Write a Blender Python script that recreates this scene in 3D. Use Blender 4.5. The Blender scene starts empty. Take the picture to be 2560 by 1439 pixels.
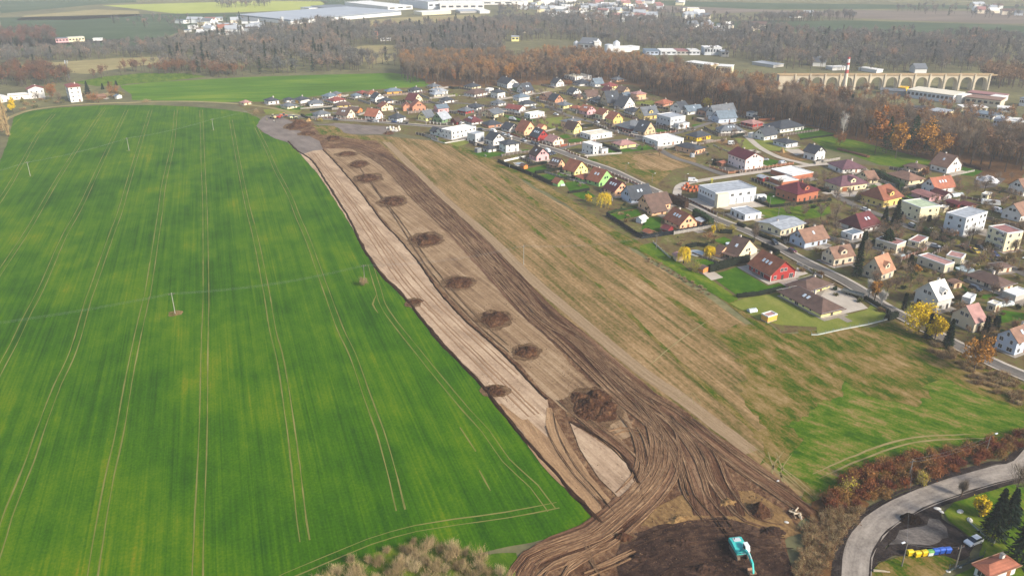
import bpy, math, random
import numpy as np
from mathutils import Vector, noise
S = bpy.context.scene
COL = S.collection
rnd = random.Random(11)
R = np.random.RandomState(5)
# ---------------- camera, sky, sun, exposure ----------------
CH, PITCH, F = 120.0, math.radians(23.5), 2000.0
cd = bpy.data.cameras.new('camera'); cam = bpy.data.objects.new('camera', cd); COL.objects.link(cam)
cam.location = (0, 0, CH); cam.rotation_euler = (math.radians(90) - PITCH, 0, 0)
cd.sensor_width = 36; cd.lens = F / 2560 * 36; cd.clip_start = .5; cd.clip_end = 30000
S.camera = cam
SUN_AZ, SUN_EL = math.radians(-38), math.radians(31)     # direction towards the sun, from +x
sv = Vector((math.cos(SUN_AZ) * math.cos(SUN_EL), math.sin(SUN_AZ) * math.cos(SUN_EL), math.sin(SUN_EL)))
W = bpy.data.worlds.new('World'); S.world = W; W.use_nodes = True
nt = W.node_tree; bg = nt.nodes['Background']
sky = nt.nodes.new('ShaderNodeTexSky'); sky.sky_type = 'NISHITA'; sky.sun_disc = False
sky.sun_elevation = SUN_EL; sky.sun_rotation = math.pi / 2 - SUN_AZ; sky.altitude = 300; sky.dust_density = 2.5
nt.links.new(sky.outputs[0], bg.inputs[0]); bg.inputs[1].default_value = .115
ld = bpy.data.lights.new('sun', 'SUN'); ld.energy = 3.1; ld.angle = math.radians(11); ld.color = (1, .93, .83)
sun = bpy.data.objects.new('sun', ld); COL.objects.link(sun); sun.rotation_euler = sv.to_track_quat('Z', 'Y').to_euler()
S.view_settings.view_transform = 'Standard'; S.view_settings.look = 'None'
S.view_settings.exposure = .98; S.view_settings.gamma = 1
S.render.engine = 'CYCLES'
S.cycles.max_bounces = 4; S.cycles.diffuse_bounces = 2; S.cycles.glossy_bounces = 2; S.cycles.volume_bounces = 1
S.cycles.transparent_max_bounces = 6; S.cycles.use_denoising = True; S.cycles.volume_step_rate = 4
# ---------------- pixel <-> ground ----------------
cp, sp = math.cos(PITCH), math.sin(PITCH)
def G(px, py, z=0.0):
    u = (px - 1280) / F; v = (py - 719.5) / F
    d = sp + v * cp; t = (CH - z) / d
    return Vector((u * t, t * (cp - v * sp), z))
def depth(p):
    return p.y * cp + (CH - p.z) * sp
def hgt(base, topy):
    # height above ground point 'base' that projects to image row topy
    v = (topy - 719.5) / F
    # (CH-h)/(y) = (sp+v cp)/(cp - v sp)
    return CH - base.y * (sp + v * cp) / (cp - v * sp)
CROP = dict(A=(600, 180, 5.12), B=(1060, 180, 5.757), C=(1420, 180, 5.757), D=(1780, 230, 5.329), E=(1240, 360, 5.757),
            F=(1660, 360, 5.757), G=(2100, 360, 5.535), H=(1600, 560, 5.535), I=(2040, 560, 4.923), J=(2000, 780, 4.496),
            K=(1920, 1080, 4.0), L=(1280, 1080, 3.657), M=(0, 0, 3.997), N=(600, 0, 3.997), O=(1200, 0, 3.765),
            P=(1880, 0, 3.765), Q=(1240, 0, 7.994), T=(2200, 180, 7.11), U=(900, 0, 7.53), Z=(0, 0, 1))
def cx(c, x, y):
    o = CROP[c]; return (o[0] + x / o[2], o[1] + y / o[2])
def CG(c, x, y, z=0): return G(*cx(c, x, y), z)
# ---------------- materials ----------------
def lin(h):
    h = h.lstrip('#'); r = []
    for i in (0, 2, 4):
        c = int(h[i:i + 2], 16) / 255
        r.append(c / 12.92 if c <= .04045 else ((c + .055) / 1.055) ** 2.4)
    return tuple(r) + (1,)
_M = {}
def newmat(name):
    m = bpy.data.materials.new(name); m.use_nodes = True
    return m, m.node_tree, m.node_tree.nodes['Principled BSDF']
def mat(h, rough=.8, var=.12, scale=.6, kind='', metal=0, spec=.3, bump=0):
    """plain surface: base colour with a little world-scale mottling"""
    k = (h, rough, var, scale, kind, metal, spec, bump)
    if k in _M: return _M[k]
    m, t, b = newmat('paint_' + h); c = lin(h)
    n = t.nodes.new('ShaderNodeTexNoise'); n.inputs['Scale'].default_value = scale; n.inputs['Detail'].default_value = 5
    g = t.nodes.new('ShaderNodeNewGeometry'); t.links.new(g.outputs['Position'], n.inputs['Vector'])
    r = t.nodes.new('ShaderNodeValToRGB')
    r.color_ramp.elements[0].position = .3; r.color_ramp.elements[1].position = .7
    r.color_ramp.elements[0].color = tuple(x * (1 - var) for x in c[:3]) + (1,)
    r.color_ramp.elements[1].color = tuple(min(1, x * (1 + var)) for x in c[:3]) + (1,)
    t.links.new(n.outputs['Fac'], r.inputs[0]); out = r.outputs[0]
    if kind == 'roof':      # rows of tiles and streaks down the slope
        w = t.nodes.new('ShaderNodeTexWave'); w.inputs['Scale'].default_value = 1.1; w.bands_direction = 'Z'
        w.inputs['Distortion'].default_value = .6
        t.links.new(g.outputs['Position'], w.inputs['Vector'])
        mx = t.nodes.new('ShaderNodeMix'); mx.data_type = 'RGBA'; mx.blend_type = 'MULTIPLY'; mx.inputs[0].default_value = .16
        t.links.new(out, mx.inputs[6]); t.links.new(w.outputs[0], mx.inputs[7]); out = mx.outputs[2]
        n2 = t.nodes.new('ShaderNodeTexNoise'); n2.inputs['Scale'].default_value = 3.5; n2.inputs['Detail'].default_value = 3
        t.links.new(g.outputs['Position'], n2.inputs['Vector'])
        mx = t.nodes.new('ShaderNodeMix'); mx.data_type = 'RGBA'; mx.blend_type = 'OVERLAY'; mx.inputs[0].default_value = .3
        t.links.new(out, mx.inputs[6]); t.links.new(n2.outputs['Fac'], mx.inputs[7]); out = mx.outputs[2]
    t.links.new(out, b.inputs['Base Color'])
    b.inputs['Roughness'].default_value = rough; b.inputs['Metallic'].default_value = metal
    b.inputs['Specular IOR Level'].default_value = spec
    if bump:
        bp = t.nodes.new('ShaderNodeBump'); bp.inputs['Strength'].default_value = bump; bp.inputs['Distance'].default_value = .3
        t.links.new(n.outputs['Fac'], bp.inputs['Height']); t.links.new(bp.outputs[0], b.inputs['Normal'])
    _M[k] = m; return m
def gmat(name, stops, layers, ang=-69.0, bump=0.0, bdist=.3, rough=.95, uv=False, spec=.02):
    """ground: weighted noises (weight, size across m, size along m, detail) -> ramp.
    rows run along 'ang'; uv=True follows the ribbon's own across/along coordinates"""
    m, t, b = newmat(name); tc = t.nodes.new('ShaderNodeTexCoord'); acc = None
    for i, (w, sx, sy, det) in enumerate(layers):
        src = tc.outputs['UV'] if uv else tc.outputs['Object']
        if not uv:
            r0 = t.nodes.new('ShaderNodeVectorRotate'); r0.rotation_type = 'Z_AXIS'
            r0.inputs['Angle'].default_value = -math.radians(ang) + math.pi / 2
            t.links.new(src, r0.inputs['Vector']); src = r0.outputs[0]
        mp = t.nodes.new('ShaderNodeMapping'); mp.inputs['Scale'].default_value = (1 / sx, 1 / sy, 1)
        mp.inputs['Location'].default_value = (i * 17.3, i * 5.1, i * 3.7)
        t.links.new(src, mp.inputs['Vector'])
        n = t.nodes.new('ShaderNodeTexNoise'); n.inputs['Scale'].default_value = 1; n.inputs['Detail'].default_value = det
        n.inputs['Roughness'].default_value = .6
        t.links.new(mp.outputs[0], n.inputs['Vector'])
        ma = t.nodes.new('ShaderNodeMath'); ma.operation = 'MULTIPLY_ADD'; ma.inputs[1].default_value = w
        t.links.new(n.outputs['Fac'], ma.inputs[0])
        if acc is None: ma.inputs[2].default_value = .5 - .5 * sum(l[0] for l in layers)
        else: t.links.new(acc, ma.inputs[2])
        acc = ma.outputs[0]
    r = t.nodes.new('ShaderNodeValToRGB'); e = r.color_ramp.elements
    while len(e) < len(stops): e.new(.5)
    for el, (p, h) in zip(e, stops): el.position = p; el.color = lin(h)
    t.links.new(acc, r.inputs[0]); t.links.new(r.outputs[0], b.inputs['Base Color'])
    b.inputs['Roughness'].default_value = rough; b.inputs['Specular IOR Level'].default_value = spec
    if bump:
        bp = t.nodes.new('ShaderNodeBump'); bp.inputs['Strength'].default_value = bump; bp.inputs['Distance'].default_value = bdist
        t.links.new(acc, bp.inputs['Height']); t.links.new(bp.outputs[0], b.inputs['Normal'])
    return m
def leafmat(name, cols, attr=None, rough=.85, trans=.0):
    """foliage or bark: colour picked per object (Object Info random) or per tree (attribute)"""
    m, t, b = newmat(name)
    if attr: s = t.nodes.new('ShaderNodeAttribute'); s.attribute_name = attr; src = s.outputs['Fac']
    else: s = t.nodes.new('ShaderNodeObjectInfo'); src = s.outputs['Random']
    r = t.nodes.new('ShaderNodeValToRGB'); e = r.color_ramp.elements
    while len(e) < len(cols): e.new(.5)
    for i, (el, h) in enumerate(zip(e, cols)): el.position = i / max(1, len(cols) - 1); el.color = lin(h)
    t.links.new(src, r.inputs[0])
    g = t.nodes.new('ShaderNodeNewGeometry')
    n = t.nodes.new('ShaderNodeTexNoise'); n.inputs['Scale'].default_value = .7; n.inputs['Detail'].default_value = 2
    t.links.new(g.outputs['Position'], n.inputs['Vector'])
    mx = t.nodes.new('ShaderNodeMix'); mx.data_type = 'RGBA'; mx.blend_type = 'OVERLAY'; mx.inputs[0].default_value = .55
    t.links.new(r.outputs[0], mx.inputs[6]); t.links.new(n.outputs['Fac'], mx.inputs[7])
    t.links.new(mx.outputs[2], b.inputs['Base Color'])
    b.inputs['Roughness'].default_value = rough; b.inputs['Specular IOR Level'].default_value = .15
    return m
def glass():
    if 'glass' in _M: return _M['glass']
    m, t, b = newmat('window_glass'); b.inputs['Base Color'].default_value = lin('2a3038')
    b.inputs['Roughness'].default_value = .15; b.inputs['Specular IOR Level'].default_value = .6
    _M['glass'] = m; return m
# ---------------- mesh builder ----------------
class MB:
    def __init__(s): s.v = []; s.f = []; s.m = []
    def add(s, vs, fs, mi=0):
        o = len(s.v); s.v += [tuple(v) for v in vs]; s.f += [tuple(i + o for i in f) for f in fs]; s.m += [mi] * len(fs)
    def box(s, x0, y0, z0, x1, y1, z1, mi=0, M=None):
        vs = [Vector((x, y, z)) for z in (z0, z1) for x, y in ((x0, y0), (x1, y0), (x1, y1), (x0, y1))]
        if M: vs = [M @ v for v in vs]
        s.add(vs, [(3, 2, 1, 0), (4, 5, 6, 7), (0, 1, 5, 4), (1, 2, 6, 5), (2, 3, 7, 6), (3, 0, 4, 7)], mi)
    def tube(s, pts, rad, n=6, mi=0, cap=True):
        pts = [Vector(p) for p in pts]; rings = []
        for i, p in enumerate(pts):
            d = (pts[min(i + 1, len(pts) - 1)] - pts[max(i - 1, 0)]).normalized()
            a = d.orthogonal().normalized(); b = d.cross(a); r = rad[i] if hasattr(rad, '__len__') else rad
            rings.append([p + (a * math.cos(2 * math.pi * k / n) + b * math.sin(2 * math.pi * k / n)) * r for k in range(n)])
        fs = []
        for i in range(len(pts) - 1):
            for k in range(n): fs.append((i * n + k, i * n + (k + 1) % n, (i + 1) * n + (k + 1) % n, (i + 1) * n + k))
        if cap: fs.append(tuple(range(n - 1, -1, -1))); fs.append(tuple((len(pts) - 1) * n + k for k in range(n)))
        s.add([v for r in rings for v in r], fs, mi)
    def prism(s, poly, axis, a, b, mi=0):
        """poly in the other two axes, extruded along axis ('x' or 'y')"""
        n = len(poly)
        mk = (lambda p, t: (t, p[0], p[1])) if axis == 'x' else (lambda p, t: (p[0], t, p[1]))
        vs = [mk(p, a) for p in poly] + [mk(p, b) for p in poly]
        fs = [tuple(range(n)), tuple(range(2 * n - 1, n - 1, -1))] + [(i, (i + 1) % n, n + (i + 1) % n, n + i) for i in range(n)]
        s.add(vs, fs, mi)
    def mesh(s, name, mats, smooth=False):
        me = bpy.data.meshes.new(name); me.from_pydata(s.v, [], s.f)
        for m in (mats if isinstance(mats, (list, tuple)) else [mats]): me.materials.append(m)
        if any(s.m): me.polygons.foreach_set('material_index', s.m)
        if smooth: me.polygons.foreach_set('use_smooth', [True] * len(s.f))
        me.update(); return me
    def build(s, name, mats, parent=None, smooth=False, fix=True):
        me = s.mesh(name, mats, smooth)
        if fix and len(s.f) < 4000:
            import bmesh
            b = bmesh.new(); b.from_mesh(me); bmesh.ops.recalc_face_normals(b, faces=b.faces); b.to_mesh(me); b.free()
        return link(name, me, parent)
def link(name, me, parent=None, loc=None, rz=None):
    o = bpy.data.objects.new(name, me); COL.objects.link(o)
    if parent: o.parent = parent
    if loc is not None: o.location = loc
    if rz is not None: o.rotation_euler = (0, 0, rz)
    return o
LABELS = {}
def tag(o, label=None, cat=None, group=None, kind=None):
    if label:
        o['label'] = label; LABELS.setdefault(label, []).append(o.name)
        if not 4 <= len(label.split()) <= 16: print('LABEL LEN', len(label.split()), label)
    if cat: o['category'] = cat
    if group: o['group'] = group
    if kind: o['kind'] = kind
    return o
def empty(name, loc, rz=0):
    o = bpy.data.objects.new(name, None); COL.objects.link(o); o.location = loc; o.rotation_euler = (0, 0, rz)
    o.empty_display_size = .5; return o
def copy_tree(o, parent=None):
    c = o.copy(); COL.objects.link(c)
    if parent: c.parent = parent
    for ch in o.children: copy_tree(ch, c)
    return c
def smooth_pts(pts, step=4.0):
    """Catmull-Rom through ground points, resampled"""
    P = [Vector(p) for p in pts]
    if len(P) == 2: P = [P[0], (P[0] + P[1]) / 2, P[1]]
    P = [2 * P[0] - P[1]] + P + [2 * P[-1] - P[-2]]; out = []
    for i in range(1, len(P) - 2):
        a, b, c, d = P[i - 1:i + 3]; n = max(1, int((c - b).length / step))
        for k in range(n):
            t = k / n
            out.append(.5 * ((2 * b) + (c - a) * t + (2 * a - 5 * b + 4 * c - d) * t * t + (3 * b - a - 3 * c + d) * t ** 3))
    out.append(P[-2]); return out
def px(c, *xy):
    return [cx(c, xy[i], xy[i + 1]) for i in range(0, len(xy), 2)]
def gp(pts, z=0): return [G(x, y, z) for x, y in pts]
# ---------------- ground sheets ----------------
def dense(P, step, jit, closed=True):
    out = []; n = len(P)
    for i in range(n if closed else n - 1):
        a, b = P[i], P[(i + 1) % n]; k = max(1, int((b - a).length / step))
        for j in range(k): out.append(a.lerp(b, j / k))
    if not closed: out.append(P[-1])
    if jit:
        for i, p in enumerate(out):
            q = Vector((p.x * .13, p.y * .13, 3.3)); r = Vector((p.x * .6, p.y * .6, 9.1))
            out[i] = p + Vector((noise.noise(q) + .5 * noise.noise(r), noise.noise(q + Vector((7, 7, 7))) + .5 * noise.noise(r + Vector((5, 5, 5))), 0)) * jit
    return out
def sheet(name, pts, z, m, step=4, jit=.6, kind='structure', parent=None):
    P = dense([Vector((p.x, p.y, 0)) for p in gp(pts)], step, jit)
    mb = MB(); mb.add([(p.x, p.y, z) for p in P], [tuple(range(len(P)))])
    o = mb.build(name, m, parent)
    me = o.data
    if me.polygons[0].normal.z < 0: me.flip_normals()
    if kind and not parent: o['kind'] = kind
    return o
def ribbon_mb(mb, P, w, z, prof=None, jit=0, uvs=None, taper=False, seed=0):
    """strip along P; prof = list of (fraction across -1..1, height)"""
    prof = prof or [(-1, 0), (1, 0)]; n = len(prof); base = len(mb.v); s = 0; L = len(P)
    for i, p in enumerate(P):
        d = P[min(i + 1, L - 1)] - P[max(i - 1, 0)]; d.z = 0; d.normalize(); nn = Vector((-d.y, d.x, 0))
        if i: s += (P[i] - P[i - 1]).length
        ww = w[i] if hasattr(w, '__len__') else w
        if taper: ww = ww * min(1, .25 + min(i, L - 1 - i) / 5)
        for fx, h in prof:
            j = noise.noise(Vector((s * .35, fx * 3 + seed, seed * 1.7))) * jit
            q = p + nn * (fx * ww / 2 + j)
            mb.v.append((q.x, q.y, z + h * (1 + .5 * noise.noise(Vector((s * .5, fx * 2, seed))))))
            if uvs is not None: uvs.append((fx * ww / 2, s))
    for i in range(L - 1):
        for k in range(n - 1):
            a = base + i * n + k; mb.f.append((a, a + 1, a + n + 1, a + n)); mb.m.append(0)
def ribbons(name, lines, m, z, kind='structure', smooth=False, parent=None):
    """lines: list of dict(P, w, prof, jit, taper)"""
    mb = MB(); uvs = []
    for i, l in enumerate(lines):
        ribbon_mb(mb, l['P'], l['w'], z, l.get('prof'), l.get('jit', 0), uvs, l.get('taper', False), i * 3.1)
    me = mb.mesh(name, m, smooth)
    uv = me.uv_layers.new(name='UVMap')
    arr = np.array(uvs, dtype=np.float32)[[l.vertex_index for l in me.loops]]
    uv.data.foreach_set('uv', arr.ravel())
    if me.polygons and me.polygons[0].normal.z < 0: me.flip_normals()
    o = link(name, me, parent)
    if kind: o['kind'] = kind
    return o
def offs(P, d):
    out = []
    for i, p in enumerate(P):
        t = P[min(i + 1, len(P) - 1)] - P[max(i - 1, 0)]; t.z = 0; t.normalize()
        out.append(p + Vector((-t.y, t.x, 0)) * d)
    return out
M_far = gmat('rough_grassland', [(.2, '4b4a35'), (.45, '5f5b41'), (.6, '6d6a48'), (.8, '8b7d5c')], [(.8, 60, 90, 4), (.5, 9, 9, 5), (.35, 1.5, 2, 3)])
M_crop = gmat('winter_crop', [(.05, '123202'), (.28, '254a02'), (.48, '365c02'), (.66, '4c6903'), (.8, '66700a'), (.95, '806e2c')],
              [(.9, 30, 60, 4), (.4, 2.2, 90, 2), (.42, .5, 60, 1), (.5, .6, .7, 4), (.45, 7, 12, 5)], ang=-70.2, bump=.25, bdist=.25)
M_crop_far = gmat('winter_crop_far', [(.2, '35540c'), (.5, '4a6d14'), (.8, '738424')], [(.9, 30, 90, 3), (.45, 3, 60, 2), (.3, 1, 1, 3)], ang=10)
M_lime = gmat('lime_field', [(.2, '8c9440'), (.8, 'a3a552')], [(.9, 40, 90, 3), (.3, 4, 4, 2)])
M_teal = gmat('sown_field', [(.2, '31402a'), (.5, '3c4c33'), (.8, '4d5b40')], [(.9, 60, 140, 3), (.4, 6, 6, 3)], ang=15)
M_tanf = gmat('tan_meadow', [(.2, '756b47'), (.5, '8a7e56'), (.8, 'a39468')], [(.9, 20, 60, 4), (.4, 3, 3, 4)], ang=10)
M_plough = gmat('ploughed_field', [(.2, '5b5046'), (.5, '6c6054'), (.8, '7c6f60')], [(.9, 50, 200, 3), (.3, 5, 5, 3)], ang=8)
M_forestfloor = gmat('leaf_litter', [(.2, '3d2c1e'), (.45, '5b4129'), (.62, '6f5030'), (.85, '6b6a34')], [(.7, 9, 14, 5), (.6, 1.2, 1.2, 4)], bump=.3)
M_village = gmat('garden_ground', [(.15, '3a3020'), (.34, '55462e'), (.48, '66583a'), (.6, '5c5f2c'), (.72, '7d6e4e'), (.88, '9c8a6c')],
                 [(.9, 11, 14, 5), (.7, 1.6, 2.2, 5), (.3, .5, .5, 2)], bump=.3)
M_stub = gmat('stubble', [(.14, '33430c'), (.3, '525020'), (.42, '6e5c38'), (.56, '8a6f4a'), (.72, '9e8460'), (.9, 'b59a78')],
              [(.75, 3.0, 70, 4), (.55, .8, 50, 3), (.7, 9, 30, 6), (.6, .9, 1.6, 5)], ang=-67.6, bump=.3, bdist=.25)
M_stubmid = gmat('stubble_between', [(.15, '56432f'), (.35, '725a43'), (.5, '876e52'), (.7, '9c8467'), (.9, 'b39c80')],
                 [(.7, 1.8, 60, 3), (.6, .6, 30, 2), (.6, 6, 9, 5), (.4, .8, .8, 4)], ang=-62, bump=.35, bdist=.25)
M_meadow = gmat('patchy_meadow', [(.14, '1f3606'), (.3, '324a07'), (.41, '4a5510'), (.48, '655a28'), (.6, '7c673c'), (.84, '9c835e')],
                [(.85, 4.5, 17, 6), (.75, 1.3, 4, 6), (.5, 16, 16, 3), (.4, .5, .6, 3)], ang=-64, bump=.5, bdist=.3)
M_verge = gmat('green_verge', [(.2, '2d460a'), (.45, '44600e'), (.65, '64701e'), (.85, '867c3e')],
               [(.8, 5, 22, 4), (.6, 1.2, 3, 5), (.3, .5, .5, 3)], ang=-62, bump=.4, bdist=.3)
M_lawn = gmat('lawn', [(.2, '264808'), (.5, '375a0c'), (.8, '56701a')], [(.8, 5, 6, 4), (.5, .8, .8, 4)], bump=.2)
M_lawnd = gmat('dry_lawn', [(.2, '5b6a28'), (.5, '6f7532'), (.8, '8a8446')], [(.8, 5, 9, 4), (.5, .8, .8, 4)], bump=.2)
M_mudband = gmat('rutted_mud', [(.12, '24150f'), (.33, '402a1e'), (.5, '593f2e'), (.66, '765942'), (.88, '9a7e60')],
                 [(.9, .8, 34, 4), (.65, 2.6, 60, 2), (.4, .5, 1.2, 4), (.45, 9, 14, 3)], uv=True, bump=1.0, bdist=.5)
M_mud = gmat('trampled_mud', [(.1, '2a1810'), (.3, '462e20'), (.48, '634834'), (.66, '82664a'), (.9, 'a68a6a')],
             [(.7, 7, 9, 5), (.8, 1.1, 1.6, 6), (.35, .35, .35, 3)], bump=.9, bdist=.5)
M_dark = gmat('dark_excavation_soil', [(.15, '1a1210'), (.36, '2b1f1a'), (.52, '3c2c24'), (.7, '584334'), (.9, '7a5f46')],
              [(.9, 12, 7, 5), (.7, 1.1, 1.6, 6), (.4, .35, .35, 3)], ang=20, bump=.9, bdist=.5)
M_ochre = gmat('ochre_subsoil', [(.15, '4f3a26'), (.42, '6f5537'), (.65, '8c6f47'), (.9, 'a38a62')], [(.8, 4, 1.2, 5), (.6, .8, .8, 5)], ang=30, bump=.7, bdist=.4)
M_pale = gmat('pale_subsoil', [(.1, '6b5645'), (.32, '8a735c'), (.52, 'a48b71'), (.72, 'b9a185'), (.92, 'cbb9a0')],
              [(.6, .7, 30, 4), (.7, 3.2, 26, 4), (.5, .6, 1, 5), (.6, 8, 12, 4)], ang=-60.5, bump=.4, bdist=.25)
M_gravel = gmat('grey_gravel', [(.15, '544b46'), (.4, '6b615a'), (.6, '7b7068'), (.88, '8d8074')], [(.9, 9, 14, 4), (.5, .7, .7, 5), (.35, 1.5, 30, 2)], ang=-55, bump=.3)
M_asph = gmat('asphalt', [(.15, '4d4945'), (.45, '656059'), (.7, '78716a'), (.9, '8a8278')], [(.7, 4, 20, 4), (.5, .6, .9, 4), (.35, .4, 30, 2)], uv=True, rough=.9)
M_asph2 = gmat('worn_asphalt', [(.12, '554e47'), (.36, '786f65'), (.58, '93897d'), (.86, 'aaa092')], [(.8, 1.6, 14, 5), (.7, 4, 7, 5), (.5, .5, .7, 5)], uv=True, rough=.9)
M_tarm = gmat('patched_tarmac', [(.12, '2c2826'), (.36, '47423e'), (.58, '645d57'), (.86, '857c72')], [(.9, 2.4, 5, 5), (.6, .5, .7, 5), (.4, 6, 6, 3)], ang=-30, rough=.9)
M_conc = gmat('pale_concrete', [(.2, '9a8f80'), (.5, 'ada293'), (.8, 'c0b6a8')], [(.8, 5, 6, 4), (.4, .6, .6, 4)], rough=.9)
M_path = gmat('bare_track', [(.2, '4c5a22'), (.45, '6e6c38'), (.7, '867c4a')], [(.7, .3, 4, 3), (.7, 1, 18, 3)], uv=True)
M_litter = gmat('dark_coal_dirt', [(.2, '1c1716'), (.5, '2f2825'), (.8, '4c433d')], [(.8, 3, 4, 5), (.6, .6, .6, 5)], bump=.6)

g = MB(); NX = 60
for j in range(NX + 1):
    for i in range(NX + 1):
        g.v.append((-4200 + 8400 * i / NX, -300 + 8400 * j / NX, 0))
for j in range(NX):
    for i in range(NX):
        a = j * (NX + 1) + i; g.f.append((a, a + 1, a + NX + 2, a + NX + 1)); g.m.append(0)
o = g.build('ground', M_far, fix=False); o['kind'] = 'structure'

# far fields
FF = [('field', [(0, 45), (330, 36), (640, 33), (640, 46), (520, 56), (400, 98), (0, 122)], M_teal),
      ('field', [(255, 14), (640, 3), (820, 4), (790, 23), (640, 30), (440, 35), (350, 24)], M_lime),
      ('field', [(60, 40), (240, 24), (348, 28), (352, 40), (200, 50), (40, 52)], M_tanf),
      ('field', [(0, 2), (340, 0), (340, 6), (240, 12), (0, 34)], M_teal),
      ('field', [(0, 168), (120, 158), (290, 146), (446, 141), (440, 152), (300, 172), (215, 186), (120, 178), (0, 172)], M_tanf),
      ('field', [(858, 122), (905, 114), (1000, 113), (998, 128), (985, 152), (930, 160), (880, 150)], M_tanf),
      ('field', [(640, 66), (760, 64), (1005, 44), (1210, 36), (1212, 56), (1130, 66), (1000, 66), (800, 72), (660, 72)], M_tanf),
      ('field', [(0, 96), (400, 100), (420, 112), (300, 118), (0, 130)], M_teal),
      ('field', [(1740, 58), (1890, 52), (2140, 52), (2500, 62), (2560, 66), (2560, 96), (2330, 84), (2100, 88), (1890, 74), (1760, 66)], M_teal),
      ('field', [(2130, 26), (2560, 30), (2560, 60), (2480, 60), (2130, 46)], M_plough),
      ('field', [(1560, 0), (1900, 8), (2560, 16), (2560, 22), (1900, 24), (1680, 14)], M_teal),
      ('field', [(1500, 6), (1680, 16), (2000, 28), (2140, 30), (2130, 46), (1900, 30), (1760, 36), (1560, 26)], M_plough),
      ('field', [(800, 0), (935, 0), (930, 14), (820, 20)], M_teal)]
for n_, p_, m_ in FF: sheet(n_, p_, .05, m_, step=40, jit=4)
# nearer green fields beyond the ridge road
sheet('field', [(300, 215), (380, 206), (620, 193), (780, 188), (980, 183), (1010, 186), (1050, 196), (1085, 208), (1070, 216), (900, 226), (760, 244), (660, 254), (560, 256), (330, 250), (330, 238), (310, 224)], .05, M_crop_far, step=8, jit=1)
sheet('field', [(186, 206), (260, 192), (360, 183), (470, 184), (515, 192), (420, 203), (320, 210), (300, 214), (240, 216)], .08, M_verge, step=8, jit=1)
# the big green field
CROPP = [(-260, 640), (-30, 452), (0, 405), (20, 352), (36, 290), (70, 278), (150, 269), (260, 263), (380, 263), (480, 267), (560, 274),
         (620, 283), (648, 296), (655, 302), (643, 312), (655, 330), (720, 354), (745, 378), (780, 402), (820, 462), (870, 542), (905, 612),
         (950, 682), (1010, 742), (1090, 842), (1190, 947), (1290, 1072), (1370, 1162), (1430, 1232), (1505, 1308), (1440, 1332), (1300, 1362),
         (1180, 1384), (1000, 1420), (900, 1480), (800, 1560), (-500, 1700)]
sheet('field', CROPP, .05, M_crop, step=2.5, jit=.5)
TR = [[(261, 272), (202, 358), (140, 455), (75, 567), (2, 677), (-60, 770)], [(135, 285), (100, 330), (60, 400), (20, 470), (-40, 560)],
      [(317, 275), (275, 362), (240, 435), (200, 520), (160, 592), (105, 717), (66, 792), (34, 860), (4, 915), (-40, 1000)],
      [(377, 275), (350, 360), (320, 460), (300, 530), (277, 592), (233, 717), (220, 752), (184, 875), (144, 962), (100, 1077), (72, 1160), (30, 1262), (-6, 1370), (-40, 1480)],
      [(440, 275), (432, 358), (410, 460), (400, 535), (372, 717), (366, 745), (342, 850), (320, 960), (300, 1077), (275, 1187), (252, 1312), (232, 1438), (215, 1540)],
      [(503, 275), (506, 358), (508, 422), (512, 510), (515, 717), (512, 845), (510, 970), (508, 1077), (503, 1205), (497, 1330), (494, 1438), (490, 1540)],
      [(577, 300), (588, 362), (602, 435), (620, 520), (638, 590), (664, 718), (682, 825), (702, 905), (728, 1077), (742, 1192), (755, 1305), (762, 1352)],
      [(640, 318), (667, 372), (690, 425), (722, 485), (746, 545), (770, 600), (812, 717), (850, 820), (882, 888), (918, 990), (950, 1077), (976, 1167), (1002, 1275)],
      [(926, 660), (945, 722), (966, 777), (1054, 890), (1092, 937), (1168, 1027), (1214, 1077), (1265, 1150), (1335, 1215), (1380, 1275)],
      [(1395, 1262), (1265, 1287), (1140, 1304), (1040, 1320), (922, 1354), (815, 1398), (715, 1440), (640, 1480)]]
L = []
for k, t in enumerate(TR):
    P = smooth_pts(gp(t), 5)
    for sd in (-1, 1):
        L.append(dict(P=offs(P, sd * 1.02), w=[.28 + .09 * math.sin(i * .7 + sd) for i in range(len(P))], jit=.12))
for t in ([(943, 735), (932, 760), (946, 783)], [(1198, 1175), (1226, 1226)], [(1190, 1128), (1150, 1068)]):
    P = smooth_pts(gp(t), 3); L.append(dict(P=P, w=.9, jit=.2, taper=True))
ribbons('path', L, M_path, .075)
for (x, y, r) in ((438, 783, 2.4), (911, 706, 1.6), (76, 441, 1.6), (322, 377, 1.7), (533, 326, 1.8)):
    c = G(x, y); P = [c + Vector((math.cos(a) * r * (1 + .5 * noise.noise(Vector((a * 1.3, x, 0)))), math.sin(a) * r * (1 + .5 * noise.noise(Vector((a, x, 7)))), 0)) for a in np.linspace(0, 6.0, 20)]
    mb = MB(); mb.add([(p.x, p.y, .085) for p in P], [tuple(range(len(P)))]); q = mb.build('path', M_verge if r < 2 else M_stub); q['kind'] = 'structure'

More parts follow.
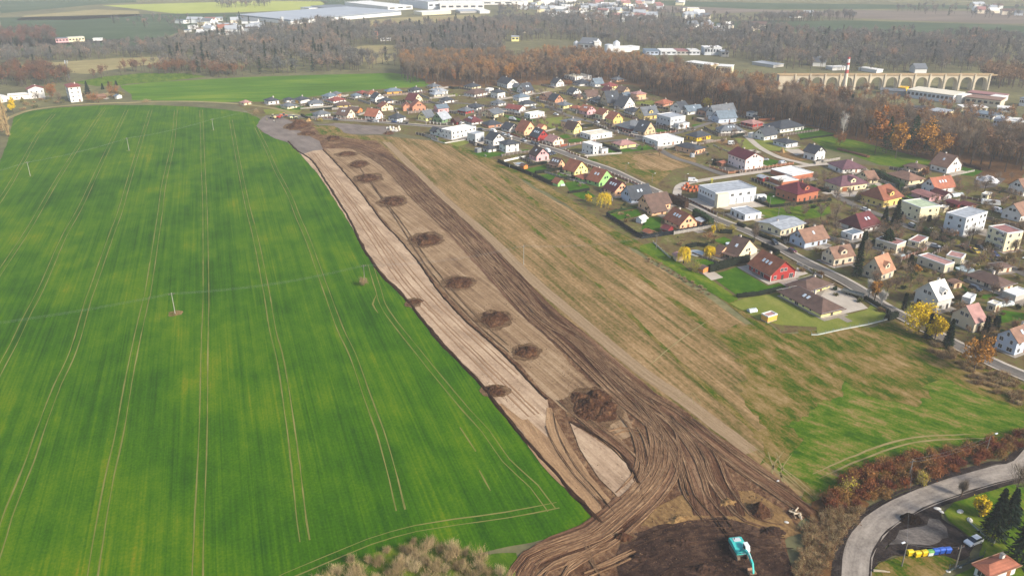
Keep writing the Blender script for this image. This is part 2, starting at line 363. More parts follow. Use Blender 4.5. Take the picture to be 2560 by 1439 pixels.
# village ground, stubble, meadow
sheet('ground', [(590, 262), (700, 244), (860, 232), (1070, 212), (1180, 212), (1400, 205), (1600, 205), (1640, 235), (1760, 262), (1880, 290),
      (2020, 318), (2060, 400), (2330, 430), (2560, 450), (2760, 700), (2760, 1010), (2560, 965), (2420, 895), (2330, 840), (2230, 800),
      (1960, 835), (1850, 745), (1740, 700), (1640, 625), (1500, 560), (1400, 480), (1240, 400), (1100, 350), (900, 318), (750, 300), (640, 290)], .04, M_village, step=8, jit=1.2)
sheet('ground', [(1000, 165), (1250, 150), (1500, 150), (1700, 175), (2000, 215), (2560, 330), (2560, 470), (2330, 412), (2060, 345), (1880, 296), (1640, 240), (1580, 212), (1400, 210), (1190, 218), (1085, 218), (1050, 196)], .06, M_forestfloor, step=8, jit=2)
sheet('ground', [(1990, 320), (2130, 350), (2240, 378), (2330, 402), (2300, 425), (2200, 412), (2120, 385), (2060, 372)], .09, M_verge, step=6, jit=1.5)
sheet('field', [(850, 345), (935, 338), (1080, 352), (1240, 402), (1330, 470), (1420, 520), (1500, 572), (1600, 640), (1740, 724), (1850, 800), (1960, 875), (2060, 960), (2160, 1080), (2020, 1240), (1960, 1230),
      (1850, 1148), (1750, 1062), (1690, 1008), (1590, 960), (1490, 880), (1390, 790), (1300, 700), (1220, 620), (1120, 530), (1030, 440), (950, 375), (870, 362)], .07, M_stub, step=5, jit=.8)
sheet('field', [(1850, 800), (1960, 838), (2230, 800), (2330, 838), (2420, 895), (2560, 965), (2760, 1040), (2760, 1060), (2560, 1105), (2440, 1135), (2340, 1160), (2240, 1190), (2130, 1235), (2060, 1270),
      (2010, 1250), (1930, 1160), (1900, 1100), (1860, 1010), (1850, 920), (1790, 820)], .09, M_meadow, step=1.5, jit=4.5)
M_meadowG = gmat('green_meadow', [(.14, '1f3c06'), (.32, '325207'), (.46, '46600a'), (.56, '5f6822'), (.68, '7f6e3e'), (.86, '9c835c')],
                 [(.85, 4.5, 17, 6), (.75, 1.3, 4, 6), (.4, 16, 16, 3), (.45, .5, .6, 3)], ang=-40, bump=.5, bdist=.3)
sheet('field', [(1960, 1050), (2060, 1010), (2120, 960), (2200, 1000), (2290, 1010), (2340, 940), (2400, 960), (2480, 1000), (2600, 1050), (2560, 1105), (2440, 1135), (2340, 1160), (2240, 1190), (2130, 1235), (2060, 1270), (2015, 1240), (1960, 1170), (2000, 1120)], .11, M_meadowG, step=1.6, jit=4)
# tongues of the meadow's grass reaching into the stubble
for t, w in (([(1200, 395), (1330, 500), (1480, 610), (1640, 720), (1800, 840), (1950, 960)], 4.5), ([(1180, 440), (1320, 560), (1470, 690), (1640, 850), (1780, 980), (1900, 1090)], 2.4),
             ([(1100, 352), (1250, 412), (1400, 492), (1520, 575), (1640, 640), (1750, 700), (1850, 770), (1950, 850)], 9)):
    P = smooth_pts(gp(t), 5)
    ribbons('path', [dict(P=P, w=[w * (.55 + .6 * abs(noise.noise(Vector((i * .23, w, 0))))) for i in range(len(P))], jit=.9)], M_meadow, .1 + w * .002)
ribbons('path', [dict(P=smooth_pts(gp([(1618, 918), (1700, 850), (1788, 790)]), 3), w=.4, jit=.2, taper=True)], M_tanf, .14)
# ruts and wheel marks in the meadow
L = []
for t in ([(2040, 1190), (2130, 1150), (2240, 1110), (2330, 1095), (2460, 1090)], [(1930, 1130), (1945, 1170), (1985, 1200), (2020, 1230)], [(1880, 1120), (1935, 1165), (1990, 1215), (2040, 1262)],
          [(1960, 1230), (1940, 1180), (1970, 1130)], [(1700, 1000), (1730, 985), (1745, 1010)]):
    P = smooth_pts(gp(t), 3)
    for sd in (-1, 1): L.append(dict(P=offs(P, sd * 1.0), w=.6, jit=.3, taper=True))
ribbons('path', L, gmat('dry_wheel_marks', [(.3, '6f6a3a'), (.7, '9a8660')], [(.8, .5, 4, 4)], uv=True), .13)

# ------------- earthworks -------------
LEFT = [(643, 312), (655, 330), (720, 354), (745, 378), (780, 402), (820, 462), (870, 542), (905, 612), (950, 682), (1010, 742), (1090, 842), (1190, 947), (1290, 1072), (1370, 1162), (1430, 1232), (1503, 1308)]
RIGHT = [(1960, 1222), (1850, 1142), (1755, 1062), (1690, 1008), (1590, 958), (1495, 880), (1395, 790), (1305, 700), (1225, 620), (1125, 530), (1035, 440), (965, 372), (940, 352)]
sheet('ground', LEFT + [(1440, 1334), (1310, 1378), (1285, 1405), (1290, 1500), (2010, 1500), (1975, 1400), (1965, 1350), (1995, 1300), (2040, 1285)] + RIGHT + [(860, 345), (760, 300), (660, 296)], .1, M_mud, step=3, jit=.7)
sheet('ground', [(812, 372), (870, 372), (960, 385), (1030, 470), (1130, 590), (1240, 715), (1350, 825), (1440, 925), (1560, 1015), (1590, 1090), (1520, 1110), (1440, 1050), (1380, 1000), (1310, 925), (1230, 848), (1160, 788), (1095, 715), (1045, 650), (990, 585), (950, 540), (905, 480), (850, 415)], .13, M_stubmid, step=3, jit=.9)
PALE_L = [(752, 387), (800, 442), (850, 520), (900, 602), (950, 676), (1012, 742), (1092, 842), (1192, 947), (1290, 1068), (1345, 1132)]
PALE_R = [(1372, 1030), (1368, 1000), (1300, 930), (1222, 852), (1150, 790), (1087, 716), (1042, 650), (988, 588), (962, 562), (948, 545), (900, 480), (850, 420), (808, 375)]
sheet('road', PALE_L + [(1392, 1120)] + PALE_R + [(780, 378)], .16, M_pale, step=3, jit=.45)
sheet('road', [(1424, 1058), (1474, 1088), (1530, 1126), (1565, 1160), (1588, 1212), (1578, 1236), (1545, 1242), (1498, 1198), (1450, 1125)], .262, M_pale, step=2, jit=.3)
sheet('road', px('A', 330, 560, 480, 560, 700, 650, 760, 760, 1010, 885, 1065, 1000, 940, 1010, 775, 1062, 722, 985, 600, 905, 450, 855, 300, 775, 212, 695, 240, 640), .19, M_gravel, step=4, jit=.6)
sheet('ground', [(1640, 1268), (1700, 1240), (1770, 1232), (1790, 1250), (1776, 1288), (1720, 1308), (1650, 1318), (1600, 1312)], .17, M_ochre, step=2, jit=.7)
sheet('ground', [(1790, 1225), (1880, 1225), (1950, 1270), (2000, 1330), (1960, 1345), (1880, 1330), (1810, 1290)], .18, M_ochre, step=2, jit=.9)
sheet('ground', [(1560, 1345), (1640, 1312), (1720, 1305), (1800, 1290), (1880, 1312), (1950, 1345), (1975, 1400), (2010, 1500), (1560, 1500), (1540, 1400)], .19, M_dark, step=2.5, jit=1)
# the dark haul band: wide ribbons whose ruts follow the wheels
HAUL = [(850, 358), (905, 372), (985, 415), (1070, 500), (1165, 590), (1260, 690), (1345, 780), (1430, 850), (1520, 930), (1600, 1000), (1680, 1060), (1730, 1120), (1770, 1200), (1800, 1290)]
PH = smooth_pts(gp(HAUL), 4)
n = len(PH)
lines = [dict(P=PH, w=[11 + 2.5 * min(1, i / 30) - 3.5 * max(0, (i - n * .55) / n) for i in range(n)], jit=.5)]
ribbons('road', lines, M_mudband, .2)
EXTRA = [([(1400, 1000), (1490, 1072), (1560, 1130), (1606, 1190), (1620, 1250)], 3.5), ([(1640, 1060), (1655, 1110), (1650, 1170), (1610, 1230), (1545, 1290), (1480, 1340), (1400, 1370), (1330, 1400), (1300, 1450)], 8.5),
         ([(1700, 1040), (1790, 1110), (1870, 1170), (1960, 1230), (2030, 1285)], 7), ]
for i, (t, w) in enumerate(EXTRA):
    P = smooth_pts(gp(t), 3); ribbons('road', [dict(P=P, w=[w * min(1, .3 + min(j, len(P) - 1 - j) / 6) for j in range(len(P))], jit=.5)], M_mudband, .22 + i * .02)
M_tan2 = gmat('tan_tracks', [(.12, '5a4330'), (.34, '7a5f46'), (.55, '947656'), (.8, 'ad8f6c')], [(.8, .8, 20, 5), (.7, 2.5, 14, 5), (.5, .5, .8, 5)], uv=True, bump=.6)
for t, w in (([(1310, 1050), (1350, 1110), (1400, 1170), (1450, 1220), (1500, 1290)], 7), ([(1372, 1020), (1390, 1090), (1440, 1170), (1500, 1235), (1530, 1262)], 4.5), ([(1250, 1010), (1330, 1090), (1400, 1180)], 3)):
    P = smooth_pts(gp(t), 3); ribbons('road', [dict(P=P, w=[w * min(1, .3 + min(j, len(P) - 1 - j) / 6) for j in range(len(P))], jit=.5)], M_tan2, .21 + w * .002)
# real ruts: thin ridged strips
M_rut = gmat('rut_mud', [(.12, '3a251a'), (.38, '5e4532'), (.6, '80654b'), (.88, 'aa8e6c')], [(.8, .5, 8, 5), (.6, .4, .9, 5), (.7, 2, 14, 4)], uv=True, bump=.6, bdist=.2)
RUT = [(-1, -.02), (-.7, .11), (-.3, .03), (.3, .02), (.7, .11), (1, -.02)]
L = []
def ruts(t, offlist, w=.75, gauge=None, step=3, jit=.35):
    P = smooth_pts(gp(t), step)
    for o_ in offlist:
        Q = offs(P, o_)
        sh = rnd.uniform(0, 6)
        Q = [q + Vector((math.sin(i * .09 + sh) * .9, math.cos(i * .11 + sh * 2) * .9, 0)) for i, q in enumerate(Q)]
        if rnd.random() < .5: a_ = int(rnd.random() * len(Q) * .3); Q = Q[a_:len(Q) - int(rnd.random() * len(Q) * .25)]
        w2 = w * rnd.uniform(1.1, 2.3); L.append(dict(P=Q, w=[w2 * (1 + .35 * noise.noise(Vector((i * .3, o_, w)))) for i in range(len(Q))], prof=RUT, jit=jit * .5, taper=True))
ruts(HAUL[:13], [-5.6, -3.9, -1.4, .8, 2.9, 5.0], w=.6, step=4)
ruts([(905, 380), (985, 425), (1060, 500), (1170, 600), (1240, 680), (1360, 800), (1440, 850), (1540, 950), (1640, 1020)], [-1.5, .4, 2.0], w=.5, step=4)
ruts([(930, 385), (1000, 450), (1100, 520), (1180, 620), (1290, 700), (1370, 800), (1480, 880), (1560, 980)], [-.6, 1.2], w=.55, step=4)
ruts([(1440, 860), (1530, 960), (1590, 1020), (1660, 1120), (1690, 1230)], [-1, .6, 2.0], w=.6)
ruts([(1400, 820), (1500, 900), (1600, 980), (1700, 1040), (1800, 1140)], [-.5, 1.3], w=.6)
ruts([(1640, 1055), (1655, 1110), (1650, 1170), (1610, 1230), (1545, 1290), (1480, 1340), (1400, 1370), (1330, 1400), (1300, 1450)], [-3.4, -2.3, -1, 0, 1.2, 2.4, 3.6], w=.8)
ruts([(1600, 1000), (1690, 1110), (1720, 1180), (1740, 1240), (1790, 1300)], [-3, -1.8, -.5, .8, 2.2, 3.2], w=.7)
ruts([(1680, 1040), (1760, 1130), (1790, 1200), (1830, 1260), (1870, 1300), (1950, 1320)], [-2, -.9, .4, 1.5], w=.6)
ruts([(1700, 1040), (1790, 1110), (1870, 1170), (1960, 1230), (2050, 1292)], [-3, -1.2, .6, 2.4], w=.5)
ruts([(1400, 1000), (1490, 1072), (1560, 1130), (1606, 1190), (1620, 1250)], [-.4, 1.2], w=.6)
ruts([(1370, 1030), (1385, 1090), (1430, 1170), (1490, 1240), (1530, 1290)], [-1.2, .6], w=.4)
ruts([(1560, 1040), (1600, 1090), (1615, 1150), (1600, 1200), (1560, 1240)], [-1.4, -.2, 1.1], w=.6)
ruts([(1530, 1090), (1560, 1080), (1600, 1085)], [0, 1.2], w=.6)
ruts([(1470, 1439), (1540, 1410), (1600, 1380)], [-1.2, .4, 1.6], w=.7)
ruts([(1500, 1439), (1480, 1400), (1470, 1360)], [-1.0, .8], w=.7)
ruts([(1330, 1439), (1380, 1400), (1450, 1375), (1520, 1350)], [-1.6, -.4, 1.0], w=.8)
ruts([(1385, 1480), (1420, 1420), (1480, 1380), (1560, 1330)], [-.8, .5, 1.6], w=.7)
ruts([(880, 392), (930, 470), (1000, 560), (1080, 680), (1180, 800), (1290, 900), (1400, 1010)], [0, 1.7], w=.35)
ribbons('path', L, M_rut, .3, smooth=False)
# faint wheel marks on the pale cut
L2 = []
for t, off in (([(775, 385), (850, 480), (920, 580), (1000, 700), (1090, 800), (1200, 910), (1330, 1040)], (-1, 1, 2.2)), ([(790, 385), (880, 500), (960, 600), (1060, 720), (1160, 820), (1290, 940)], (-.8, .9))):
    P = smooth_pts(gp(t), 4)
    for o_ in off: L2.append(dict(P=offs(P, o_), w=.5, prof=[(-1, 0), (-.6, .05), (.6, .0), (1, 0)], jit=.3))
ribbons('path', L2, gmat('wheel_marks_on_subsoil', [(.25, '70523b'), (.6, '94775b'), (.85, 'b09476')], [(.9, .3, 12, 4)], uv=True), .18)
# ditch banks: low dark ridges of soil along the cut
BANK = [(-1, -.1), (-.4, .28), (.1, .38), (.6, .2), (1, -.1)]
L3 = []
for t, w in ((LEFT[2:], 1.5), (PALE_R[1:][::-1], 1.1), ([(1425, 1055), (1480, 1082), (1540, 1125), (1572, 1160), (1595, 1210)], 1.3)):
    P = dense(smooth_pts(gp(t), 2), 1.5, .35, closed=False); L3.append(dict(P=P, w=[w * (.7 + .7 * abs(noise.noise(Vector((i * .21, 1, w))))) for i in range(len(P))], prof=BANK, jit=.3))
ribbons('ground', L3, gmat('ditch_soil', [(.2, '261a14'), (.5, '3a281d'), (.8, '57402e')], [(.7, .5, 1.5, 5), (.4, .3, .3, 3)], bump=.8), .17)
# smooth pinkish strip beside the band
ribbons('path', [dict(P=smooth_pts(gp([(962, 352), (1020, 408), (1120, 505), (1230, 600), (1320, 690), (1420, 775), (1520, 860), (1620, 940), (1710, 1000), (1800, 1070), (1880, 1130)]), 4), w=4.6, jit=.5)],
        gmat('scraped_strip', [(.2, '725e46'), (.5, '8c765a'), (.8, 'a38d70')], [(.8, .8, 40, 4), (.5, .5, 1, 4)], uv=True, bump=.3), .12)

# ------------- roads -------------
def road(pts, w, m, z=.24, kerb=False, name='road'):
    P = smooth_pts(gp(pts), 4); o = ribbons(name, [dict(P=P, w=w)], m, z)
    if kerb:
        ribbons('pavement', [dict(P=offs(P, w / 2 + .6), w=1.2, prof=[(-1, 0), (-1, .12), (1, .12), (1, 0)]), dict(P=offs(P, -w / 2 - .3), w=.5, prof=[(-1, 0), (-1, .12), (1, .12), (1, 0)])], M_conc, z)
    return P
MAIN = [(694, 287), (756, 293), (834, 299), (932, 305), (1010, 311), (1100, 318), (1170, 321), (1234, 329), (1268, 341), (1320, 357), (1390, 377), (1451, 400), (1526, 426), (1605, 464), (1665, 492), (1721, 517),
        (1782, 546), (1860, 576), (1920, 604), (1988, 643), (2060, 679), (2101, 699), (2154, 730), (2202, 764), (2263, 796), (2378, 858), (2500, 917), (2570, 946), (2700, 1010)]
road(MAIN, 4.7, M_asph, .24, kerb=True)
road([(756, 293), (700, 275), (630, 264), (560, 258), (450, 254), (330, 257), (200, 262), (90, 274), (30, 292), (-60, 340)], 4.5, M_tanf, .21)
road([(1366, 262), (1395, 278), (1425, 291), (1489, 309), (1541, 330), (1606, 349), (1677, 391), (1740, 412), (1799, 434), (1822, 441)], 4.6, M_asph, .26)
road([(1390, 377), (1440, 362), (1491, 355), (1550, 351), (1606, 349), (1680, 337), (1750, 316), (1800, 300)], 4.4, M_asph, .27)
road([(1690, 500), (1700, 466), (1738, 455), (1825, 441), (1920, 428), (2024, 414), (2074, 410)], 4.6, M_conc, .28)
road([(1780, 300), (1850, 330), (1900, 370), (1950, 395), (1990, 405), (2024, 414)], 4.2, M_conc, .275)
road([(1100, 280), (1180, 278), (1260, 282), (1366, 268)], 4.2, M_asph, .25)
road([(980, 262), (1080, 258), (1180, 262), (1200, 284), (1180, 321)], 4.0, M_asph, .255)
road([(2090, 490), (2134, 513), (2172, 528), (2230, 550), (2273, 569), (2320, 584), (2372, 604), (2446, 630), (2500, 655), (2570, 690), (2700, 750)], 4.8, M_asph, .245)
road([(2074, 410), (2134, 420), (2180, 440), (2130, 470), (2060, 485)], 3.6, M_conc, .265)
RB = px('K', 2720, 180, 2560, 345, 2380, 400, 2200, 445, 1950, 520, 1700, 600, 1450, 700, 1250, 800, 1080, 920, 960, 1060, 890, 1220, 870, 1430, 870, 1700)
RBP = smooth_pts(gp(RB), 3)
ribbons('road', [dict(P=RBP, w=6.2, jit=.25)], M_asph2, .3)
sheet('ground', px('K', 1020, 1380, 1060, 1230, 1200, 1150, 1250, 960, 1400, 820, 1600, 740, 1640, 680, 1880, 640, 1860, 680, 1740, 740, 1740, 860, 2000, 1060, 2100, 1120, 2000, 1260, 1900, 1290, 1760, 1240, 1500, 1230, 1250, 1230, 1080, 1290), .26, M_litter, step=1.5, jit=.7)
sheet('road', px('K', 1230, 1100, 1290, 980, 1600, 940, 1600, 860, 1700, 870, 1790, 960, 1820, 1060, 1600, 1130, 1350, 1120, 1200, 1130), .28, M_tarm, step=1.5, jit=.8)
ribbons('path', [dict(P=offs(RBP, 3.6), w=[1.3 + 1.3 * noise.noise(Vector((i * .2, 1, 1))) for i in range(len(RBP))], jit=.6), dict(P=offs(RBP, -3.6), w=[1.2 + 1.5 * noise.noise(Vector((i * .2, 5, 1))) for i in range(len(RBP))], jit=.7)], M_litter, .27)
ribbons('path', [dict(P=offs(RBP, o_), w=w_, jit=.4) for o_, w_ in ((-2.9, .5), (2.8, .35))], M_litter, .315)
sheet('ground', px('K', 2560, 520, 2200, 560, 1960, 640, 1860, 700, 1760, 800, 1800, 880, 2000, 1040, 2150, 1130, 2100, 1300, 1700, 1560, 2900, 1700, 2900, 400), .24, M_verge, step=3, jit=.5)
sheet('ground', px('K', 1030, 1400, 1100, 1300, 1300, 1240, 1760, 1240, 1900, 1290, 1800, 1400, 1600, 1600, 1030, 1600), .29, M_meadow, step=2, jit=.6)
sheet('ground', px('K', 440, 700, 700, 600, 900, 640, 1000, 720, 800, 860, 700, 1100, 640, 1400, 640, 1700, 300, 1700, 330, 1380, 400, 1000, 420, 820), .23, M_forestfloor, step=2, jit=.8)
sheet('ground', [(770, 1500), (800, 1425), (900, 1395), (1040, 1350), (1130, 1365), (1190, 1385), (1290, 1385), (1292, 1500)], .2, M_verge, step=2, jit=.8)

# lawns and yards in the gardens
LAWNS = [('E', M_lawn, 350, 380, 700, 305, 770, 390, 560, 420), ('E', M_lawn, 640, 450, 1010, 395, 1110, 480, 740, 520), ('E', M_lawn, 990, 560, 1180, 530, 1350, 620, 1330, 650, 1060, 690), ('E', M_lawn, 1090, 715, 1330, 680, 1440, 760, 1250, 800),
         ('E', M_lawn, 1620, 1010, 2040, 945, 2090, 1030, 1720, 1100), ('E', M_lawn, 2130, 1060, 2380, 1060, 2350, 1260, 2100, 1250), ('B', M_lawn, 690, 1180, 870, 1150, 1100, 1160, 1370, 1130, 1540, 1110, 1430, 1150, 900, 1235),
         ('B', M_lawnd, 350, 1020, 560, 985, 700, 1010, 480, 1080), ('B', M_lawn, 0, 920, 130, 900, 220, 940, 100, 970), ('C', M_lawn, 0, 970, 190, 960, 210, 1000, 20, 1020), ('B', M_lawn, 1880, 930, 2050, 900, 2120, 950, 1950, 970),
         ('C', M_lawn, 1780, 760, 1920, 750, 1970, 780, 1800, 810), ('C', M_lawn, 560, 1080, 700, 1060, 760, 1110, 980, 1100, 1060, 1020, 1250, 1110, 1000, 1140, 560, 1170), ('C', M_lawn, 1240, 820, 1450, 830, 1500, 850, 1280, 870),
         ('E', M_meadow, 1300, 220, 1800, 150, 2050, 130, 2500, 180, 2533, 400, 2300, 600, 1900, 400), ('D', M_lawn, 1090, 510, 1250, 470, 1640, 560, 1180, 630), ('D', M_lawn, 660, 930, 760, 890, 890, 920, 840, 990, 660, 990),
         ('F', M_lawn, 1460, 790, 1520, 700, 1760, 810, 1720, 860, 1540, 890), ('F', M_verge, 1380, 950, 2380, 850, 2400, 1000, 2220, 1060, 1950, 1100, 1430, 1060), ('H', M_lawn, 740, 500, 960, 480, 1120, 560, 940, 600, 820, 580),
         ('H', M_lawn, 1050, 690, 1330, 600, 1760, 860, 2300, 740, 2400, 760, 1900, 910, 1360, 1000, 1040, 770), ('H', M_lawn, 1000, 230, 1160, 180, 1350, 260, 1180, 290), ('H', M_verge, 0, 300, 180, 260, 440, 460, 680, 640, 900, 720, 1370, 1040, 1240, 1100, 700, 800, 400, 600, 0, 360),
         ('H', M_lawnd, 1460, 1030, 1900, 960, 2230, 1150, 2546, 1300, 2546, 1430, 1940, 1400, 1640, 1330, 1260, 1100), ('I', M_lawnd, 0, 1160, 300, 1140, 620, 1060, 700, 950, 880, 1040, 1000, 1140, 20, 1360), ('I', M_lawn, 1020, 640, 1200, 600, 1280, 660, 1080, 700),
         ('I', M_lawn, 1780, 740, 2000, 880, 2160, 860, 2250, 870, 2100, 930, 1850, 860), ('I', M_lawn, 2180, 1120, 2300, 1060, 2560, 1100, 2560, 1180, 2240, 1230), ('I', M_lawn, 1680, 520, 1900, 500, 1960, 560, 1700, 570), ('G', M_lawn, 360, 570, 560, 530, 720, 600, 480, 640),
         ('G', M_lawn, 800, 720, 990, 700, 1010, 760, 860, 780), ('G', M_lawn, 1600, 420, 1700, 320, 1980, 380, 1850, 450), ('C', M_lawnd, 930, 440, 1250, 410, 1260, 490, 1100, 500), ('B', M_lawnd, 1600, 690, 1980, 650, 2030, 800, 1850, 830),
         ('B', M_lawn, 1150, 620, 1420, 660, 1640, 700, 1900, 640, 1500, 730, 1250, 710), ('A', M_lawn, 440, 440, 780, 420, 850, 480, 560, 500), ('A', M_lawnd, 300, 480, 800, 490, 720, 540, 330, 540), ('A', M_lawn, 820, 560, 920, 530, 930, 580, 830, 580),
         ('B', M_lawnd, 330, 330, 480, 310, 490, 350, 350, 365), ('B', M_tanf, 1560, 260, 1900, 220, 2000, 260, 1700, 310), ('D', M_lawnd, 300, 620, 780, 650, 1180, 740, 1000, 800, 400, 760)]
for i, l in enumerate(LAWNS):
    sheet('lawn', px(l[0], *l[2:]), .11 + i * .002, l[1], step=3, jit=.35)
YARDS = [('F', M_conc, 735, 905, 870, 830, 1290, 820, 1480, 900, 900, 950), ('F', M_tarm, 780, 330, 950, 320, 1110, 385, 880, 400), ('H', M_conc, 1340, 600, 1500, 570, 1560, 700, 1780, 810, 2140, 740, 2170, 600, 2330, 690, 1780, 845),
         ('I', M_conc, 160, 740, 380, 830, 640, 1040, 300, 1120, 90, 1165, -100, 1100, 0, 980), ('H', M_conc, 870, 690, 1030, 665, 1155, 745, 990, 785), ('F', M_conc, 300, 800, 500, 780, 730, 910, 600, 980), ('B', M_conc, 1000, 540, 1180, 520, 1220, 570, 1040, 590),
         ('C', M_conc, 830, 870, 1000, 850, 1020, 920, 880, 900), ('D', M_conc, 1560, 1340, 1760, 1340, 1950, 1330, 1900, 1400, 1650, 1400), ('D', M_conc, 960, 770, 1150, 760, 1250, 820, 1120, 850), ('D', M_conc, 480, 775, 560, 768, 660, 810, 560, 822),
         ('C', M_conc, 1850, 660, 2030, 660, 2080, 720, 1900, 700), ('G', M_tarm, 1850, 520, 2000, 450, 2300, 480, 2150, 600, 1950, 620), ('E', M_conc, 240, 270, 380, 265, 440, 310, 300, 330), ('F', M_conc, 0, 690, 230, 780, 480, 790, 300, 870, 160, 800)]
for i, l in enumerate(YARDS):
    sheet('pavement', px(l[0], *l[2:]), .2 + i * .002, l[1], step=3, jit=.1)
sheet('ground', px('A', 980, 680, 1250, 660, 1900, 700, 2050, 760, 1800, 800, 1400, 800), .12, M_gravel, step=3, jit=2.5)
sheet('ground', px('A', 930, 690, 1200, 690, 1340, 790, 1700, 850, 2000, 880, 1900, 900, 1300, 830, 1010, 800), .13, M_meadow, step=4, jit=2)
sheet('ground', px('C', 950, 1200, 1300, 1160, 1800, 1180, 1900, 1300, 1500, 1420, 1000, 1400), .14, M_stub, step=4, jit=4)
sheet('ground', px('D', 0, 640, 200, 650, 520, 720, 380, 780, 100, 700), .15, M_ochre, step=4, jit=2)
sheet('ground', px('D', 800, 800, 1200, 760, 1300, 900, 1100, 930), .145, M_ochre, step=4, jit=2)
L = []
ruts([(1560, 1400), (1640, 1360), (1740, 1330), (1840, 1330)], [-3, -1.2, .8, 2.6], w=.4)
ruts([(1800, 1300), (1830, 1340), (1900, 1360), (1970, 1360)], [-2, -.2, 1.6], w=.4)
ruts([(1640, 1439), (1720, 1400), (1800, 1400)], [-1.2, .6], w=.4)
ribbons('path', L, M_dark, .3)
# ---------------- houses ----------------
WALL = dict(white='d2cfc8', cream='dccfa8', warm='d9c9b0', grey='b4b6b6', dgrey='7b7d7e', pink='cfa0a0', peach='dfae86', salmon='b98468', brick='a8664a', ybright='d8ac24', yellow='d6bd70', lyellow='e2d78c',
            green='8cb06c', lgreen='8cba70', dgreen='6f8a62', red='9a302c', dred='7d2426', tan='c2a884', blue='aeb8c6', beige='c9bba0', ochre='d9a04a', orange='cf7f40', teal='2f7f80', concrete='a9a59c', whiteg='c9cbcb', brown='6a4a38')
ROOF = dict(dark='3c4046', grey='62666a', lgrey='9a9ea2', blueg='66737d', brown='5f4a40', dbrown='47362f', orange='86523c', lorange='985c44', tanr='80614f', maroon='5e2a2c', mauve='67474e', red='7f413a', rose='8e625c', white='d6d3cb',
            cream='cfc6b0', palegreen='a9b494', pinkish='a07870', burg='5c2029', rust='855038')
HOUSES = []
_winm = {}
def win_mesh(w, h, small):
    k = (w, h, small)
    if k in _winm: return _winm[k]
    if small:
        a = MB(); a.box(-w / 2, -.05, 0, w / 2, .02, h); _winm[k] = (a.mesh('window', glass()), None); return _winm[k]
    a = MB(); t = .09; fr = mat('c9c6bf', .5, .03)
    a.box(-w / 2 - t, -.07, -t, w / 2 + t, .03, 0); a.box(-w / 2 - t, -.07, h, w / 2 + t, .03, h + t)
    a.box(-w / 2 - t, -.07, 0, -w / 2, .03, h); a.box(w / 2, -.07, 0, w / 2 + t, .03, h)
    if w > 1.0: a.box(-.035, -.06, 0, .035, .03, h)
    p = MB(); p.box(-w / 2, -.035, 0, w / 2, .02, h)
    _winm[k] = (a.mesh('window', fr), p.mesh('pane', glass())); return _winm[k]
def add_win(E, x, y, z, ang, w, h, small):
    fm, pm = win_mesh(w, h, small)
    o = link('window', fm, E, (x, y, z), ang)
    if pm: link('pane', pm, o)
_skyl = []
def skylight(parent, x, y, z, rz, slope, sc=1):
    if not _skyl:
        a = MB(); a.box(-.5, -.75, 0, .5, .75, .12); _skyl.append(a.mesh('skylight', mat('b9c2c9', .12, .02, spec=.8)))
    o = link('skylight', _skyl[0], parent); o.location = (x, y, z); o.rotation_euler = Vector((slope, 0, rz)); o.rotation_mode = 'XYZ'
    o.scale = (sc, sc, 1)
def roof_geo(kind, Lx, Ly, h, rise, ridge, ov, t=.2):
    mb = MB()
    if kind == 'gable':
        if ridge == 'u': half, ln = Ly / 2, Lx / 2
        else: half, ln = Lx / 2, Ly / 2
        k = rise / half; b = half + ov; ez = h - k * ov + .02; zr = h + rise + .02
        mb.prism([(-b, ez), (0, zr), (b, ez), (b, ez + t), (0, zr + t), (-b, ez + t)], 'x' if ridge == 'u' else 'y', -ln - ov * .7, ln + ov * .7)
    elif kind in ('hip', 'halfhip'):
        s = min(Lx, Ly) / 2 + ov; k = rise / (min(Lx, Ly) / 2); ez = h - k * ov + .15; zr = ez + k * s
        X, Y = Lx / 2 + ov, Ly / 2 + ov; rl = abs(X - Y) if kind == 'hip' else abs(X - Y) + s * .55
        rx, ry = (rl, 0.0) if X >= Y else (0.0, rl)
        if rl < .4: rx = .4
        v = [(-X, -Y, ez), (X, -Y, ez), (X, Y, ez), (-X, Y, ez), (-X, -Y, ez - .18), (X, -Y, ez - .18), (X, Y, ez - .18), (-X, Y, ez - .18), (-rx, -ry, zr), (rx, ry, zr)]
        f = [(7, 6, 5, 4), (0, 4, 5, 1), (1, 5, 6, 2), (2, 6, 7, 3), (3, 7, 4, 0)]
        if X >= Y: f += [(0, 1, 9, 8), (1, 2, 9), (2, 3, 8, 9), (3, 0, 8)]
        else: f += [(0, 1, 8), (1, 2, 9, 8), (2, 3, 9), (3, 0, 8, 9)]
        mb.add(v, f)
    elif kind == 'flat':
        X, Y = Lx / 2 + ov * .25, Ly / 2 + ov * .25; r = .35
        mb.box(-X + r, -Y + r, h + .01, X - r, Y - r, h + .12)
        for a in ((-X, -Y, X, -Y + r), (-X, Y - r, X, Y), (-X, -Y + r, -X + r, Y - r), (X - r, -Y + r, X, Y - r)):
            mb.box(a[0], a[1], h + .01, a[2], a[3], h + .42, 1)
    elif kind == 'shed':
        X, Y = Lx / 2 + ov, Ly / 2 + ov
        mb.prism([(-Y, h + .02), (Y, h + rise + .02), (Y, h + rise + .2), (-Y, h + .2)], 'x', -X, X)
    return mb
